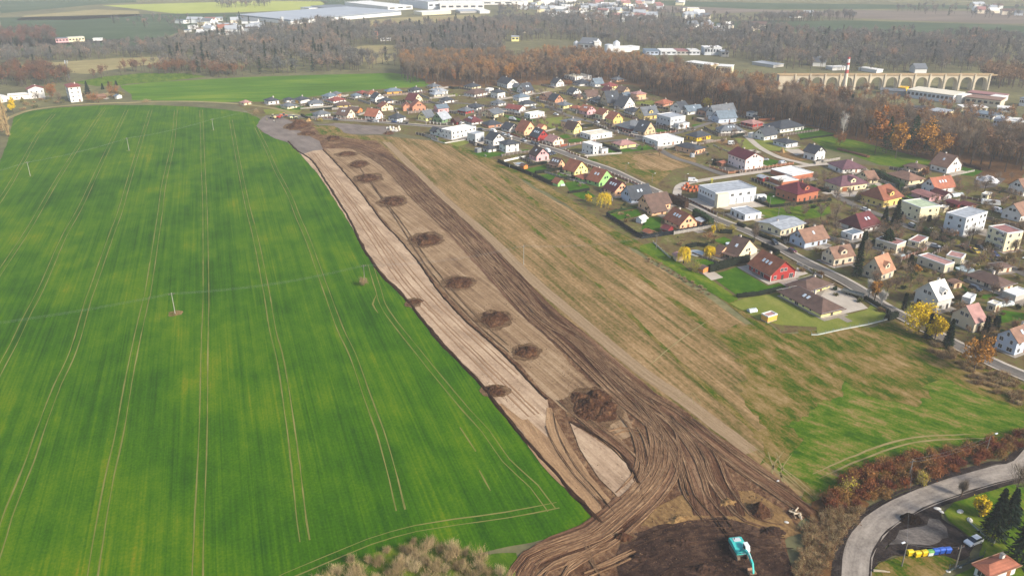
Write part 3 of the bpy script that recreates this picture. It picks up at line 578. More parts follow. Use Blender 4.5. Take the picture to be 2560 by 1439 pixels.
def house(c, A, B, C, hp, kind, ridge, wall, roof, label, pitch=None, ov=.5, sky=0, chim=1, cat='house', name='house', win=1, floors=None, plinth=None, dormer=0, group=None, hm=None, lim=(3, 42), door=1, trim=None, shed2=None):
    a, b, d = CG(c, *A), CG(c, *B), CG(c, *C)
    u, v = d - b, a - b
    au, av = math.atan2(u.y, u.x), math.atan2(v.y, v.x) - math.pi / 2
    while av - au > math.pi: av -= 2 * math.pi
    while av - au < -math.pi: av += 2 * math.pi
    dist = depth(b)
    if dist > 330: u.y *= 1
    th = (au * u.length + av * v.length) / (u.length + v.length)
    cu = abs(u.x * math.cos(th) + u.y * math.sin(th)); cv = abs(-v.x * math.sin(th) + v.y * math.cos(th))
    if dist > 330 and kind in ('hip', 'gable') and chim and cat == 'house': lim = (8.5 if cu > 6 else 6, 24)
    Lx = min(max(cu, lim[0]), lim[1]); Ly = min(max(cv, lim[0]), lim[1])
    ex, ey = Vector((math.cos(th), math.sin(th), 0)), Vector((-math.sin(th), math.cos(th), 0))
    cen = b + ex * Lx / 2 + ey * Ly / 2
    bx, by = cx(c, *B); h = hgt(b, by - hp / CROP[c][2])
    h = hm or max(2.2, h)
    if not hm and dist > 200 and kind == 'hip' and hp <= 68: h = min(h, 3.1)
    if not hm and dist > 200 and kind == 'gable' and hp <= 90: h = min(h, 3.9)
    ov = ov if dist < 330 else max(ov, .8)
    far = dist > 360
    E = empty(name, cen, th); tag(E, label, cat, group)
    wm = mat(WALL.get(wall, ROOF.get(wall, wall)), .85, .07, .5)
    kk = pitch if pitch is not None else {'gable': 42, 'hip': 24, 'halfhip': 40, 'flat': 0, 'shed': 8}[kind]
    sh = (Ly if ridge == 'u' else Lx) / 2 if kind == 'gable' else min(Lx, Ly) / 2
    rise = math.tan(math.radians(kk)) * sh
    if kind == 'shed': rise = math.tan(math.radians(kk)) * Ly
    mb = MB(); X, Y = Lx / 2, Ly / 2
    if kind == 'gable':
        if ridge == 'u': mb.prism([(-Y, 0), (Y, 0), (Y, h), (0, h + rise), (-Y, h)], 'x', -X, X)
        else: mb.prism([(-X, 0), (X, 0), (X, h), (0, h + rise), (-X, h)], 'y', -Y, Y)
    elif kind == 'shed': mb.prism([(-Y, 0), (Y, 0), (Y, h + rise), (-Y, h)], 'x', -X, X)
    else: mb.box(-X, -Y, 0, X, Y, h)
    mb.build('wall', wm, E)
    rm = mat(ROOF.get(roof, WALL.get(roof, roof)), .7 if kind != 'flat' else .85, .24, .5, 'roof' if kind != 'flat' else '')
    rk = roof_geo(kind, Lx, Ly, h, rise, ridge, ov if kind != 'flat' else .2)
    rf = rk.build('roof', [rm, mat(trim or ('cfcdc8' if roof not in ('dark', 'grey') else '8c8e90'), .6, .03)], E)
    if chim and kind != 'flat' and Lx > 6:
        q = MB(); cxx = (.22 if chim == 1 else -.15) * Lx if ridge == 'u' or kind != 'gable' else .6; cyy = .5 if ridge == 'u' or kind != 'gable' else (.2 * Ly)
        zt = h + rise + .7 if kind == 'gable' else h + rise * .8 + 1.1
        q.box(cxx - .35, cyy - .35, h, cxx + .35, cyy + .35, zt); q.box(cxx - .42, cyy - .42, zt, cxx + .42, cyy + .42, zt + .1, 1)
        q.build('chimney', [mat('c3b8ab' if wall != 'brick' else '9a5a42', .85), mat('77736e')], rf)
    if not far and kind in ('gable', 'hip', 'halfhip'):
        z_ = h - (math.tan(math.radians(kk)) * ov if kind == 'gable' else .05) - .02; gm = mat('8d8a86' if roof not in ('orange', 'lorange', 'tanr') else '9a7460', .5, .04)
        for s_ in (-1, 1):
            q = MB()
            if kind != 'gable' or ridge == 'u': q.box(-X - ov, s_ * (Y + ov + .07) - .05, z_, X + ov, s_ * (Y + ov + .07) + .05, z_ + .14)
            else: q.box(s_ * (X + ov + .07) - .05, -Y - ov, z_, s_ * (X + ov + .07) + .05, Y + ov, z_ + .14)
            q.build('gutter', gm, rf)
    if not far:
        q = MB(); q.box(-X - .04, -Y - .04, 0, X + .04, Y + .04, .4); q.build('plinth', mat(plinth or '8f8a82'), E)
    nf = floors or max(1, int((h + .4) / 2.75)); fh = h / nf
    if win:
        rw = random.Random(int(bx * 7 + by))
        faces = [(-Y, 0, X * 2, 0), (-X, 1, Y * 2, -math.pi / 2)]
        hasdoor = False
        for fi, (off, ax, ln, ang) in enumerate(faces):
            k = max(1, int(ln / 3.1)) if ln > 3.4 else (1 if ln > 2.4 else 0)
            for fl in range(nf):
                for j in range(k):
                    if rw.random() < .14 and k > 2: continue
                    p = (j + .5) / k * ln - ln / 2 + rw.uniform(-.25, .25); z = fl * fh + min(.95, fh * .35)
                    w_, h_ = rw.choice([(1.2, 1.3), (1.2, 1.3), (.8, 1.2), (1.6, 1.3)])
                    if fl == 0 and not hasdoor and fi == 0 and j == k // 2 and door:
                        hasdoor = True
                        dd = MB(); dd.box(-.55, -.06, .1, .55, .02, 2.15); o = dd.build('door', mat(rw.choice(['5a3a28', '6b6e70', '3f3a36', '8a5a3a'])), E)
                        o.location = (p, -Y, 0); continue
                    if fl == 0 and rw.random() < .18: w_, h_, z = 1.7, 2.0, .15
                    if fh < 2.6: h_ = min(h_, fh - 1.1)
                    if far: w_ = round(w_ * .8, 2); h_ *= .85
                    if p - w_ / 2 < -ln / 2 + .3 or p + w_ / 2 > ln / 2 - .3: continue
                    if ax == 0: add_win(E, p, off, z, 0, w_, round(h_, 1), far)
                    else: add_win(E, off, -p, z, ang, w_, round(h_, 1), far)
        if kind == 'gable' and rise > 2.4:
            for p in ((-.9, .9) if sh > 3.4 else (0,)):
                if ridge == 'u': add_win(E, -X, p, h + .5, -math.pi / 2, .8 if sh < 4 else 1.2, 1.2, far)
                else: add_win(E, p, -Y, h + .5, 0, .8 if sh < 4 else 1.2, 1.2, far)
    if sky:
        sl = math.radians(kk)
        for i in range(sky):
            t = .5
            q = (i - (sky - 1) / 2) * 1.9
            if kind == 'gable' and ridge == 'v' or (kind != 'gable' and Ly > Lx): skylight(rf, -sh * t, -q * 1.0, h + rise * (1 - t) + .26, -math.pi / 2, sl)
            else: skylight(rf, q, -sh * t, h + rise * (1 - t) + .26, 0, sl)
    if dormer:
        # small gabled dormer on the visible slope
        wD = min(3.2, Lx * .35); zz = h + rise * .12; depthD = sh * .8
        D = MB(); D.prism([(-wD / 2, 0), (wD / 2, 0), (wD / 2, 1.7), (0, 2.7), (-wD / 2, 1.7)], 'y', 0, depthD)
        dw = D.build('dormer', wm, rf)
        Rr = MB(); b_ = wD / 2 + .25; Rr.prism([(-b_, 1.55), (0, 2.75), (b_, 1.55), (b_, 1.7), (0, 2.92), (-b_, 1.7)], 'y', -.3, depthD)
        Rr.build('dormer_roof', rm, dw)
        fm, pm = win_mesh(1.2, 1.0, True); wo = link('dormer_window', fm, dw, (0, 0, .55), 0)
        if kind == 'gable' and ridge == 'v' or (kind != 'gable' and Ly > Lx): dw.location = (-sh * .88, 0, zz); dw.rotation_euler = (0, 0, -math.pi / 2)
        else: dw.location = (0, -sh * .88, zz)
    HOUSES.append((cen, max(Lx, Ly) / 2 + 1.5, E))
    return E, Lx, Ly, h, rise
Hs = [
# crop A: back row by the green field and the road end
('A', (5, 425), (60, 430), (145, 420), 30, 'hip', 'u', 'cream', 'pinkish', 'lone cream bungalow with pinkish hip roof at the left end of the estate'),
('A', (340, 405), (370, 422), (490, 405), 55, 'hip', 'u', 'white', 'dark', 'white house with dark pyramid roof, second from the left in the estate'),
('A', (560, 380), (600, 392), (680, 385), 30, 'hip', 'u', 'white', 'dark', 'small white bungalow tucked behind the lamp post at the road end'),
('A', (700, 395), (780, 410), (880, 385), 50, 'hip', 'u', 'white', 'dark', 'white bungalow with tall dark hip roof and yellow garage front'),
('A', (510, 462), (610, 480), (725, 465), 38, 'hip', 'u', 'cream', 'grey', 'low cream bungalow with grey hip roof beside a bright lawn'),
('A', (865, 430), (895, 445), (1070, 435), 40, 'hip', 'u', 'white', 'grey', 'white bungalow with grey hip roof above the road bend'),
('A', (1065, 345), (1140, 360), (1235, 340), 45, 'hip', 'u', 'white', 'blueg', 'white house with large grey hip roof against the far green field'),
('A', (1185, 325), (1240, 330), (1290, 318), 50, 'hip', 'u', 'salmon', 'grey', 'pinkish house half hidden behind a white one by the far green field'),
('A', (1110, 395), (1200, 405), (1365, 385), 25, 'hip', 'u', 'white', 'red', 'white bungalow with wide brick red hip roof'),
('A', (1225, 450), (1245, 467), (1418, 455), 40, 'hip', 'u', 'yellow', 'brown', 'bright yellow bungalow with brown roof below the brick red roofed one'),
('A', (930, 570), (1005, 585), (1170, 565), 35, 'hip', 'u', 'white', 'grey', 'white bungalow with grey hip roof inside a dark hedge at the road bend'),
('A', (1250, 585), (1375, 605), (1458, 575), 52, 'gable', 'v', 'warm', 'brown', 'cream house with brown gable roof and two skylights by the street', 40, dict(sky=2)),
('A', (1380, 515), (1512, 530), (1545, 515), 36, 'gable', 'v', 'orange', 'brown', 'orange walled bungalow with long brown roof', 30),
('A', (1600, 600), (1740, 617), (1812, 595), 52, 'gable', 'v', 'white', 'lorange', 'white house with bright orange gable roof beside the upper street', 44),
('A', (1890, 620), (2010, 637), (2130, 615), 45, 'hip', 'u', 'whiteg', 'dark', 'pale grey bungalow with near black hip roof behind parked cars', 30),
('A', (1755, 480), (1815, 503), (1965, 488), 50, 'gable', 'v', 'cream', 'orange', 'cream gabled house with orange roof facing the street', 30),
('A', (2190, 490), (2212, 514), (2378, 500), 75, 'gable', 'v', 'salmon', 'lorange', 'unplastered brick house with orange gable roof, taller of the pair', 40),
('A', (2070, 485), (2092, 503), (2180, 500), 60, 'gable', 'v', 'salmon', 'lorange', 'small brick gabled annex left of the unplastered brick house', 40),
('A', (2120, 400), (2230, 412), (2340, 385), 50, 'gable', 'v', 'cream', 'maroon', 'cream house with maroon gable roof behind the unplastered brick house', 38),
('A', (1690, 370), (1735, 392), (1822, 378), 55, 'gable', 'v', 'white', 'dark', 'white house with steep dark gable roof near the far field', 38),
('A', (1790, 395), (1850, 410), (1955, 395), 25, 'hip', 'u', 'white', 'dark', 'low white bungalow with dark roof behind the cream gabled house'),
('A', (1625, 308), (1650, 320), (1775, 303), 38, 'hip', 'u', 'white', 'orange', 'white bungalow with orange red hip roof in the back row'),
('A', (1515, 295), (1560, 302), (1620, 290), 25, 'hip', 'u', 'brick', 'red', 'small brick bungalow with red roof at the back edge'),
('A', (1850, 285), (1885, 296), (2075, 285), 45, 'hip', 'u', 'ochre', 'blueg', 'yellow bungalow with grey hip roof backing onto the green field'),
('A', (2140, 262), (2230, 275), (2340, 262), 40, 'hip', 'u', 'white', 'dark', 'white bungalow with dark hip roof right of the yellow one by the field'),
('A', (1420, 330), (1480, 338), (1540, 330), 22, 'hip', 'u', 'grey', 'blueg', 'low grey bungalow between the red roofs of the back row'),
# crop B
('B', (110, 300), (230, 332), (325, 312), 50, 'hip', 'u', 'white', 'lgrey', 'white house with pale grey hip roof and tall chimney near the field corner', 24, dict(chim=2)),
('B', (70, 240), (130, 250), (230, 235), 35, 'hip', 'u', 'tan', 'grey', 'tan house behind the white one with pale grey roof'),
('B', (80, 345), (150, 362), (285, 352), 25, 'hip', 'u', 'warm', 'lgrey', 'low building with pale grey roof in front of the tall chimney house'),
('B', (220, 435), (300, 455), (435, 440), 45, 'hip', 'u', 'white', 'dark', 'small white bungalow with dark hip roof and white columns'),
('B', (555, 345), (730, 367), (930, 335), 48, 'hip', 'u', 'white', 'brown', 'long white bungalow with wide brown hip roof below the woods'),
('B', (560, 240), (690, 256), (830, 235), 40, 'hip', 'u', 'cream', 'dark', 'cream bungalow with dark hip roof at the edge of the woods'),
('B', (880, 300), (940, 308), (1000, 292), 55, 'flat', 'u', 'white', 'white', 'plain white garage block beside the long brown roofed bungalow', 0, dict(cat='garage', name='garage')),
('B', (965, 368), (1060, 387), (1158, 370), 90, 'hip', 'u', 'white', 'dark', 'two storey white cube house with dark pyramid roof, upper left one', 22),
('B', (1297, 432), (1370, 452), (1518, 432), 85, 'hip', 'u', 'white', 'blueg', 'two storey white house with bluish grey pyramid roof, middle of the estate', 24),
('B', (1395, 482), (1440, 502), (1602, 482), 38, 'hip', 'u', 'white', 'dark', 'white bungalow with dark hip roof in front of the bluish roofed house'),
('B', (945, 482), (1070, 496), (1195, 480), 42, 'hip', 'u', 'white', 'grey', 'white bungalow with grey hip roof behind white garden columns'),
('B', (1100, 195), (1200, 240), (1332, 215), 80, 'gable', 'v', 'white', 'dark', 'tall white gabled house with dark roof under the trees', 34),
('B', (1290, 268), (1340, 280), (1395, 268), 70, 'gable', 'v', 'dgreen', 'grey', 'grey green gabled house left of the dark roofed one', 36),
('B', (1360, 290), (1455, 320), (1560, 300), 52, 'gable', 'u', 'white', 'dark', 'white house with dark steep roof and skylights near the woods', 42, dict(sky=2)),
('B', (1845, 202), (1905, 216), (1998, 205), 52, 'gable', 'v', 'white', 'dark', 'bright white gabled house alone in the yellow grass near the woods', 40),
('B', (1690, 402), (1775, 422), (1865, 395), 58, 'gable', 'u', 'salmon', 'brown', 'pinkish brown house with brown roof beside parked cars', 32),
('B', (1825, 428), (1885, 447), (1978, 430), 42, 'gable', 'v', 'salmon', 'dark', 'small orange brick house with dark gable roof', 42),
('B', (1900, 512), (2010, 532), (2135, 512), 50, 'hip', 'u', 'lyellow', 'grey', 'pale yellow house with wide grey hip roof by the side street'),
('B', (490, 592), (600, 608), (725, 588), 45, 'hip', 'u', 'red', 'grey', 'bright red bungalow with grey hip roof'),
('B', (600, 540), (760, 557), (868, 530), 45, 'hip', 'u', 'white', 'dark', 'white bungalow with broad dark roof behind the bright red one'),
('B', (155, 572), (205, 592), (340, 580), 68, 'gable', 'u', 'pink', 'blueg', 'pinkish red house with bluish grey roof above the green house', 25),
('B', (140, 715), (265, 742), (370, 710), 62, 'gable', 'u', 'dgreen', 'lgrey', 'sage green gabled house with pale metal roof by the street', 40),
('B', (-55, 690), (35, 715), (110, 690), 62, 'gable', 'u', 'lyellow', 'grey', 'light yellow gabled house with grey brown roof left of the green house', 42),
('B', (380, 742), (470, 760), (540, 745), 25, 'gable', 'u', 'dred', 'dbrown', 'dark red timber garage right of the sage green house', 30, dict(cat='garage', name='garage')),
('B', (560, 728), (690, 765), (838, 748), 48, 'hip', 'u', 'white', 'maroon', 'white house with large maroon roof and several skylights', 34, dict(sky=3)),
('B', (835, 632), (1015, 662), (1138, 625), 52, 'gable', 'u', 'cream', 'grey', 'wide cream bungalow with low grey gable roof', 22),
('B', (1190, 552), (1370, 582), (1432, 556), 42, 'gable', 'v', 'white', 'red', 'white bungalow with brick red roof and orange garden hut', 26),
('B', (1425, 657), (1530, 675), (1748, 645), 62, 'flat', 'u', 'white', 'white', 'long flat roofed white modern bungalow alone on a lawn', 0),
('B', (1975, 800), (2100, 815), (2282, 785), 90, 'hip', 'u', 'peach', 'grey', 'peach brick house with shallow grey roof and projecting balcony wing', 14),
('B', (2040, 882), (2155, 897), (2275, 875), 70, 'gable', 'v', 'lyellow', 'dbrown', 'cream yellow gabled house with balcony and dark brown roof', 44),
('B', (855, 797), (930, 808), (1130, 790), 48, 'hip', 'u', 'salmon', 'dark', 'salmon brick bungalow with dark spreading hip roof', 26),
('B', (1125, 842), (1230, 872), (1362, 845), 48, 'gable', 'v', 'white', 'dark', 'white gabled house with dark roof left of the orange roofed one', 36),
('B', (1345, 885), (1440, 918), (1598, 880), 65, 'gable', 'v', 'peach', 'orange', 'peach gabled house with vivid orange roof behind a brick fence', 46),
('B', (1545, 965), (1640, 1002), (1762, 975), 68, 'gable', 'v', 'red', 'dark', 'deep red gabled house with dark roof and three skylights', 44, dict(sky=3)),
('B', (1735, 1030), (1860, 1065), (1998, 1042), 62, 'gable', 'v', 'warm', 'pinkish', 'pale pink gabled bungalow at the street corner behind a pillared fence', 32),
('B', (1640, 830), (1690, 845), (1755, 825), 35, 'gable', 'v', 'peach', 'lorange', 'tiny orange roofed outbuilding behind the vivid orange roof', 30, dict(cat='shed', name='shed', win=0, chim=0)),
('B', (310, 928), (400, 978), (702, 895), 118, 'flat', 'u', 'white', 'white', 'large white two storey modern villa with flat roof at the field edge', 0),
('B', (145, 905), (185, 918), (218, 905), 60, 'gable', 'v', 'white', 'dark', 'small white annex left of the modern villa', 32),
('B', (220, 925), (250, 940), (320, 925), 80, 'gable', 'u', 'white', 'dark', 'white dark roofed wing tucked against the modern villa', 30),
('B', (628, 990), (740, 1017), (862, 985), 112, 'flat', 'u', 'grey', 'lgrey', 'grey cube house with mono pitch metal roof right of the white villa', 0),
('B', (915, 1038), (1000, 1065), (1148, 1040), 88, 'gable', 'v', 'white', 'dark', 'white house with steep dark gable roof facing the field', 40),
('B', (1098, 1130), (1180, 1167), (1362, 1140), 125, 'hip', 'u', 'white', 'dark', 'white two storey house with dark pyramid roof nearest the brown field', 22),
('B', (872, 1140), (930, 1162), (1038, 1140), 55, 'hip', 'u', 'white', 'dark', 'small white garden house beside the pyramid roofed house', 24),
('B', (735, 1158), (770, 1168), (822, 1160), 45, 'flat', 'u', 'dgrey', 'dark', 'small charcoal garden shed on the lawn at the field edge', 0, dict(cat='shed', name='shed', win=0)),
('B', (1525, 1248), (1620, 1287), (1790, 1265), 82, 'gable', 'v', 'pink', 'dbrown', 'pink gabled house with dark brown roof at the field corner', 42, dict(sky=1)),
# crop C
('C', (25, 550), (140, 575), (215, 560), 48, 'hip', 'u', 'warm', 'lorange', 'cream bungalow with orange hip roof joined to a gabled neighbour', 26),
('C', (180, 595), (275, 625), (380, 600), 62, 'gable', 'v', 'pink', 'lorange', 'pale pink gabled house with orange roof and white skylights', 36, dict(sky=2)),
('C', (430, 655), (500, 685), (592, 662), 72, 'gable', 'v', 'cream', 'orange', 'cream gabled house with orange roof behind the yellow one', 36),
('C', (565, 725), (650, 757), (757, 737), 82, 'gable', 'v', 'yellow', 'lorange', 'yellow gabled house with orange roof beside the side street', 42),
('C', (1028, 640), (1095, 690), (1262, 655), 68, 'gable', 'u', 'yellow', 'grey', 'mustard yellow house with grey roof and small dormers', 38, dict(dormer=1)),
('C', (810, 580), (930, 622), (1032, 612), 48, 'hip', 'u', 'white', 'dark', 'white bungalow with dark roof left of the mustard house'),
('C', (728, 530), (800, 547), (932, 497), 48, 'gable', 'v', 'white', 'dark', 'small white gabled house with dark roof in the upper estate', 38),
('C', (490, 445), (570, 497), (738, 482), 60, 'gable', 'u', 'tan', 'dark', 'tan brick house with large dark gable roof', 44, dict(sky=1)),
('C', (352, 430), (420, 445), (510, 430), 32, 'hip', 'u', 'whiteg', 'dark', 'low pale bungalow with dark roof left of the tan brick house'),
('C', (230, 372), (280, 395), (430, 372), 45, 'gable', 'u', 'beige', 'brown', 'beige house with big brown gable roof in the upper estate', 42),
('C', (85, 375), (130, 395), (202, 385), 35, 'hip', 'u', 'tan', 'brown', 'little brown roofed outbuilding with tan walls', 28, dict(chim=0)),
('C', (5, 318), (80, 332), (185, 320), 38, 'gable', 'v', 'white', 'dark', 'white gabled house with dark roof above the little brown outbuilding', 34),
('C', (910, 382), (985, 405), (1115, 390), 85, 'hip', 'u', 'peach', 'pinkish', 'square two storey peach house with brown pyramid roof near the woods', 20),
('C', (720, 372), (830, 387), (912, 372), 42, 'gable', 'u', 'dgrey', 'blueg', 'slate grey bungalow left of the square peach house', 22),
('C', (720, 310), (800, 322), (885, 300), 42, 'gable', 'v', 'tan', 'brown', 'tan gabled house with brown roof near the woods', 34),
('C', (500, 225), (600, 252), (682, 228), 45, 'hip', 'u', 'lyellow', 'red', 'pale yellow house with red pyramid roof close to the woods', 26),
('C', (500, 292), (580, 322), (682, 305), 38, 'gable', 'v', 'cream', 'maroon', 'cream gabled house with maroon roof below the red pyramid roof', 34),
('C', (325, 205), (390, 222), (492, 215), 55, 'gable', 'u', 'white', 'blueg', 'white gabled house with blue grey roof by the upper street', 42),
('C', (80, 172), (170, 205), (335, 190), 35, 'hip', 'u', 'white', 'dark', 'white bungalow with dark roof below the flat villa'),
('C', (640, 130), (700, 147), (782, 135), 25, 'hip', 'u', 'peach', 'grey', 'low orange walled bungalow at the top corner of the estate'),
('C', (0, 85), (100, 125), (300, 90), 45, 'flat', 'u', 'white', 'cream', 'wide flat roofed white villa at the very top of the estate', 0),
('C', (1260, 482), (1375, 502), (1500, 470), 45, 'hip', 'u', 'salmon', 'lorange', 'pinkish bungalow with wide orange pyramid roof near the woods', 24),
('C', (1485, 570), (1630, 612), (1715, 590), 75, 'gable', 'u', 'white', 'dark', 'white gabled house with dark roof, left part of the long row', 36),
('C', (1700, 600), (1720, 622), (1905, 592), 60, 'gable', 'u', 'white', 'blueg', 'long white house with dark roof behind a red brick wall', 36, dict(sky=1)),
('C', (1890, 612), (1985, 637), (2082, 620), 78, 'hip', 'u', 'salmon', 'dark', 'salmon brick two storey house beside the grey twin gables', 22),
('C', (2025, 660), (2100, 690), (2380, 640), 95, 'gable', 'u', 'grey', 'grey', 'large grey house with steep slate roof, rear twin', 48),
('C', (2110, 710), (2165, 742), (2400, 715), 90, 'gable', 'u', 'blue', 'blueg', 'large bluish house with steep slate roof, front twin', 44),
('C', (1372, 745), (1465, 815), (1590, 760), 150, 'flat', 'u', 'grey', 'lgrey', 'tall pale grey block of the modern house on the corner plot', 0),
('C', (1465, 800), (1590, 825), (1765, 812), 70, 'flat', 'u', 'whiteg', 'lgrey', 'low flat roofed wing of the grey modern house', 0),
('C', (2140, 865), (2200, 888), (2520, 880), 48, 'hip', 'u', 'white', 'grey', 'white bungalow with broad grey roof and skylights by the dead end', 32, dict(sky=3)),
('C', (740, 800), (885, 860), (1110, 800), 48, 'hip', 'u', 'dred', 'grey', 'maroon walled bungalow with broad grey hip roof', 26),
('C', (1005, 900), (1100, 917), (1257, 880), 62, 'gable', 'v', 'tan', 'dark', 'stone coloured gabled house with dark roof by the brick pillar fence', 44, dict(sky=1)),
('C', (185, 930), (325, 982), (625, 935), 65, 'flat', 'u', 'white', 'cream', 'white bungalow with cream flat roof beside the side street', 0),
('C', (1100, 1000), (1290, 1080), (1640, 1025), 72, 'flat', 'u', 'white', 'white', 'wide white bungalow with pale gravel flat roof', 0),
('C', (1685, 968), (1850, 1003), (2065, 970), 68, 'hip', 'u', 'ybright', 'dark', 'vivid yellow bungalow with dark grey hip roof', 26),
('C', (665, 1080), (750, 1107), (978, 1080), 55, 'hip', 'u', 'lyellow', 'pinkish', 'lemon yellow bungalow with brownish pink hip roof', 22),
('C', (205, 1155), (360, 1205), (480, 1180), 140, 'flat', 'u', 'white', 'white', 'tall white cube house beside the main street', 0),
('C', (470, 1180), (485, 1200), (552, 1178), 85, 'flat', 'u', 'white', 'grey', 'low white annex right of the tall white cube house', 0),
('C', (1515, 1130), (1825, 1192), (2000, 1165), 75, 'hip', 'u', 'peach', 'dark', 'unfinished brick bungalow with new dark grey roof by the building plots', 20),
# crop D
('D', (380, 440), (540, 475), (675, 452), 48, 'hip', 'u', 'red', 'pinkish', 'red walled bungalow with brown hip roof below the woods', 18),
('D', (690, 490), (905, 548), (1215, 505), 60, 'hip', 'u', 'white', 'dark', 'largest white bungalow with sweeping dark hip roof at the wood edge', 24),
('D', (480, 608), (520, 620), (580, 612), 60, 'flat', 'u', 'white', 'white', 'flat white garage attached left of the white gabled house', 0, dict(cat='garage', name='garage', win=0)),
('D', (570, 620), (690, 652), (855, 620), 72, 'gable', 'u', 'white', 'dark', 'white gabled house with dark roof in front of the sweeping roof', 42),
('D', (815, 700), (985, 747), (1133, 722), 62, 'hip', 'u', 'whiteg', 'dark', 'new grey white bungalow with shallow dark roof on bare earth', 14),
('D', (450, 322), (540, 337), (605, 325), 52, 'flat', 'u', 'white', 'grey', 'plain white block with flat roof right of the twin gables', 0),
('D', (1565, 1002), (1735, 1087), (2018, 1062), 65, 'hip', 'u', 'white', 'mauve', 'white bungalow with mauve brown hip roof beside the meadow', 24),
('D', (1508, 1262), (1700, 1338), (2045, 1288), 92, 'hip', 'u', 'cream', 'mauve', 'large cream villa with mauve brown roof and garage door', 30, dict(dormer=1, sky=2)),
('D', (1955, 1160), (2075, 1222), (2148, 1205), 62, 'gable', 'u', 'cream', 'tanr', 'small cream house with salmon gable roof behind the mauve villa', 34),
('F', (938, 285), (1160, 385), (1397, 348), 165, 'gable', 'v', 'e3cdc6', 'burg', 'tall pale pink house with burgundy gable roof at the crossroads', 26),
('F', (1640, 740), (1905, 850), (2160, 770), 135, 'hip', 'u', 'brick', 'burg', 'orange brick house with red brown hip roof and tall dormer', 26, dict(dormer=1)),
('F', (928, 1010), (1160, 1107), (1412, 1082), 80, 'flat', 'u', 'white', 'lgrey', 'low white workshop with pale grey flat roof by the street', 0, dict(trim='c9cbcb')),
('F', (1372, 1215), (1670, 1330), (1980, 1225), 100, 'gable', 'u', 'cream', 'lgrey', 'cream bungalow with pale grey metal roof and dark doors', 10, dict(chim=2)),
('F', (2022, 210), (2165, 242), (2322, 222), 110, 'gable', 'v', 'white', 'dark', 'newly built white gabled house with dark roof on bare plots', 38),
('F', (1560, 430), (1840, 535), (2110, 470), 70, 'flat', 'u', 'brick', 'white', 'unfinished brick bungalow under white roof sheeting', 0, dict(win=0, door=0)),
('F', (1548, 540), (1690, 610), (1905, 570), 60, 'flat', 'u', 'brick', 'white', 'second unfinished brick block with white roof sheeting beside the dormer house', 0, dict(win=0, door=0)),
('F', (1345, 515), (1420, 545), (1495, 530), 38, 'gable', 'v', 'dred', 'lgrey', 'small dark red site hut beside the unfinished brick bungalow', 15, dict(cat='hut', name='site_hut', chim=0)),
# crop E
('E', (735, 345), (885, 368), (1022, 350), 62, 'gable', 'v', 'peach', 'brown', 'peach gabled house with brown roof and dark porch over the lawn', 46, dict(sky=3)),
('E', (1025, 425), (1130, 462), (1302, 412), 72, 'gable', 'v', 'lyellow', 'orange', 'lemon green gabled house with orange roof', 42),
('E', (1150, 505), (1250, 552), (1400, 520), 52, 'hip', 'u', 'lgreen', 'lorange', 'green garage wing with orange roof joined to the green house', 20, dict(cat='garage', name='garage', chim=0)),
('E', (1350, 565), (1480, 617), (1650, 550), 78, 'gable', 'v', 'lgreen', 'orange', 'bright green gabled house with orange roof and red terrace door', 42, dict(sky=2)),
('E', (820, 590), (890, 617), (978, 597), 58, 'gable', 'v', 'lgreen', 'orange', 'tiny green garden house with orange roof behind the hedge', 40, dict(cat='shed', name='garden_house', win=0, chim=0)),
('E', (1570, 690), (1705, 757), (1892, 712), 82, 'gable', 'v', 'peach', 'maroon', 'peach house with maroon gable roof beside the willow', 42, dict(sky=3)),
('E', (1848, 770), (1948, 857), (2212, 800), 72, 'gable', 'u', 'blue', 'dark', 'bluish gabled house with charcoal roof and small front porch', 44, dict(sky=2)),
('E', (2075, 925), (2190, 985), (2500, 930), 105, 'gable', 'u', 'peach', 'brown', 'peach pink house with brown roof, back wing of the L', 42),
('E', (2180, 1000), (2240, 1035), (2440, 1000), 60, 'gable', 'u', 'peach', 'brown', 'peach pink front wing with brown gable roof', 44, dict(chim=0)),
('E', (360, 355), (400, 367), (446, 357), 48, 'gable', 'v', 'orange', 'brown', 'orange timber garden shed inside the dark hedge', 22, dict(cat='shed', name='shed', win=0, chim=0)),
('E', (2040, 1135), (2090, 1148), (2165, 1120), 35, 'gable', 'u', 'whiteg', 'white', 'small white greenhouse roofed hut between the gardens', 30, dict(cat='shed', name='shed', win=0, chim=0)),
('E', (2130, 1315), (2190, 1340), (2255, 1320), 25, 'gable', 'v', 'brown', 'rust', 'rust roofed timber hut against the dark net fence', 20, dict(cat='shed', name='shed', win=0, chim=0)),
('E', (2400, 1270), (2470, 1290), (2545, 1255), 30, 'gable', 'v', 'dred', 'maroon', 'maroon timber playhouse near the dark net fence', 22, dict(cat='shed', name='shed', win=0, chim=0)),
('F', (30, 1130), (225, 1240), (452, 1190), 82, 'gable', 'v', 'peach', 'orange', 'peach gabled house with weathered orange roof and four skylights', 42, dict(sky=3)),
('F', (450, 1160), (520, 1180), (585, 1160), 45, 'shed', 'u', 'brown', 'lgrey', 'lean to carport with pale roof beside the tall thuja hedge', 6, dict(cat='carport', name='carport', win=0, chim=0)),
('F', (760, 320), (820, 330), (900, 310), 55, 'gable', 'u', 'brown', 'lorange', 'open carport with orange roof beside the tall pale pink house', 18, dict(cat='carport', name='carport', win=0, chim=0)),
# crop G
('G', (1240, 355), (1470, 412), (1668, 372), 95, 'gable', 'v', 'white', 'tanr', 'white gabled house with tan roof and balcony at the wood edge', 40, dict(sky=1)),
('G', (650, 470), (945, 570), (1142, 540), 70, 'hip', 'u', 'cream', 'tanr', 'cream bungalow with broad tan hip roof behind the tall hedge', 24),
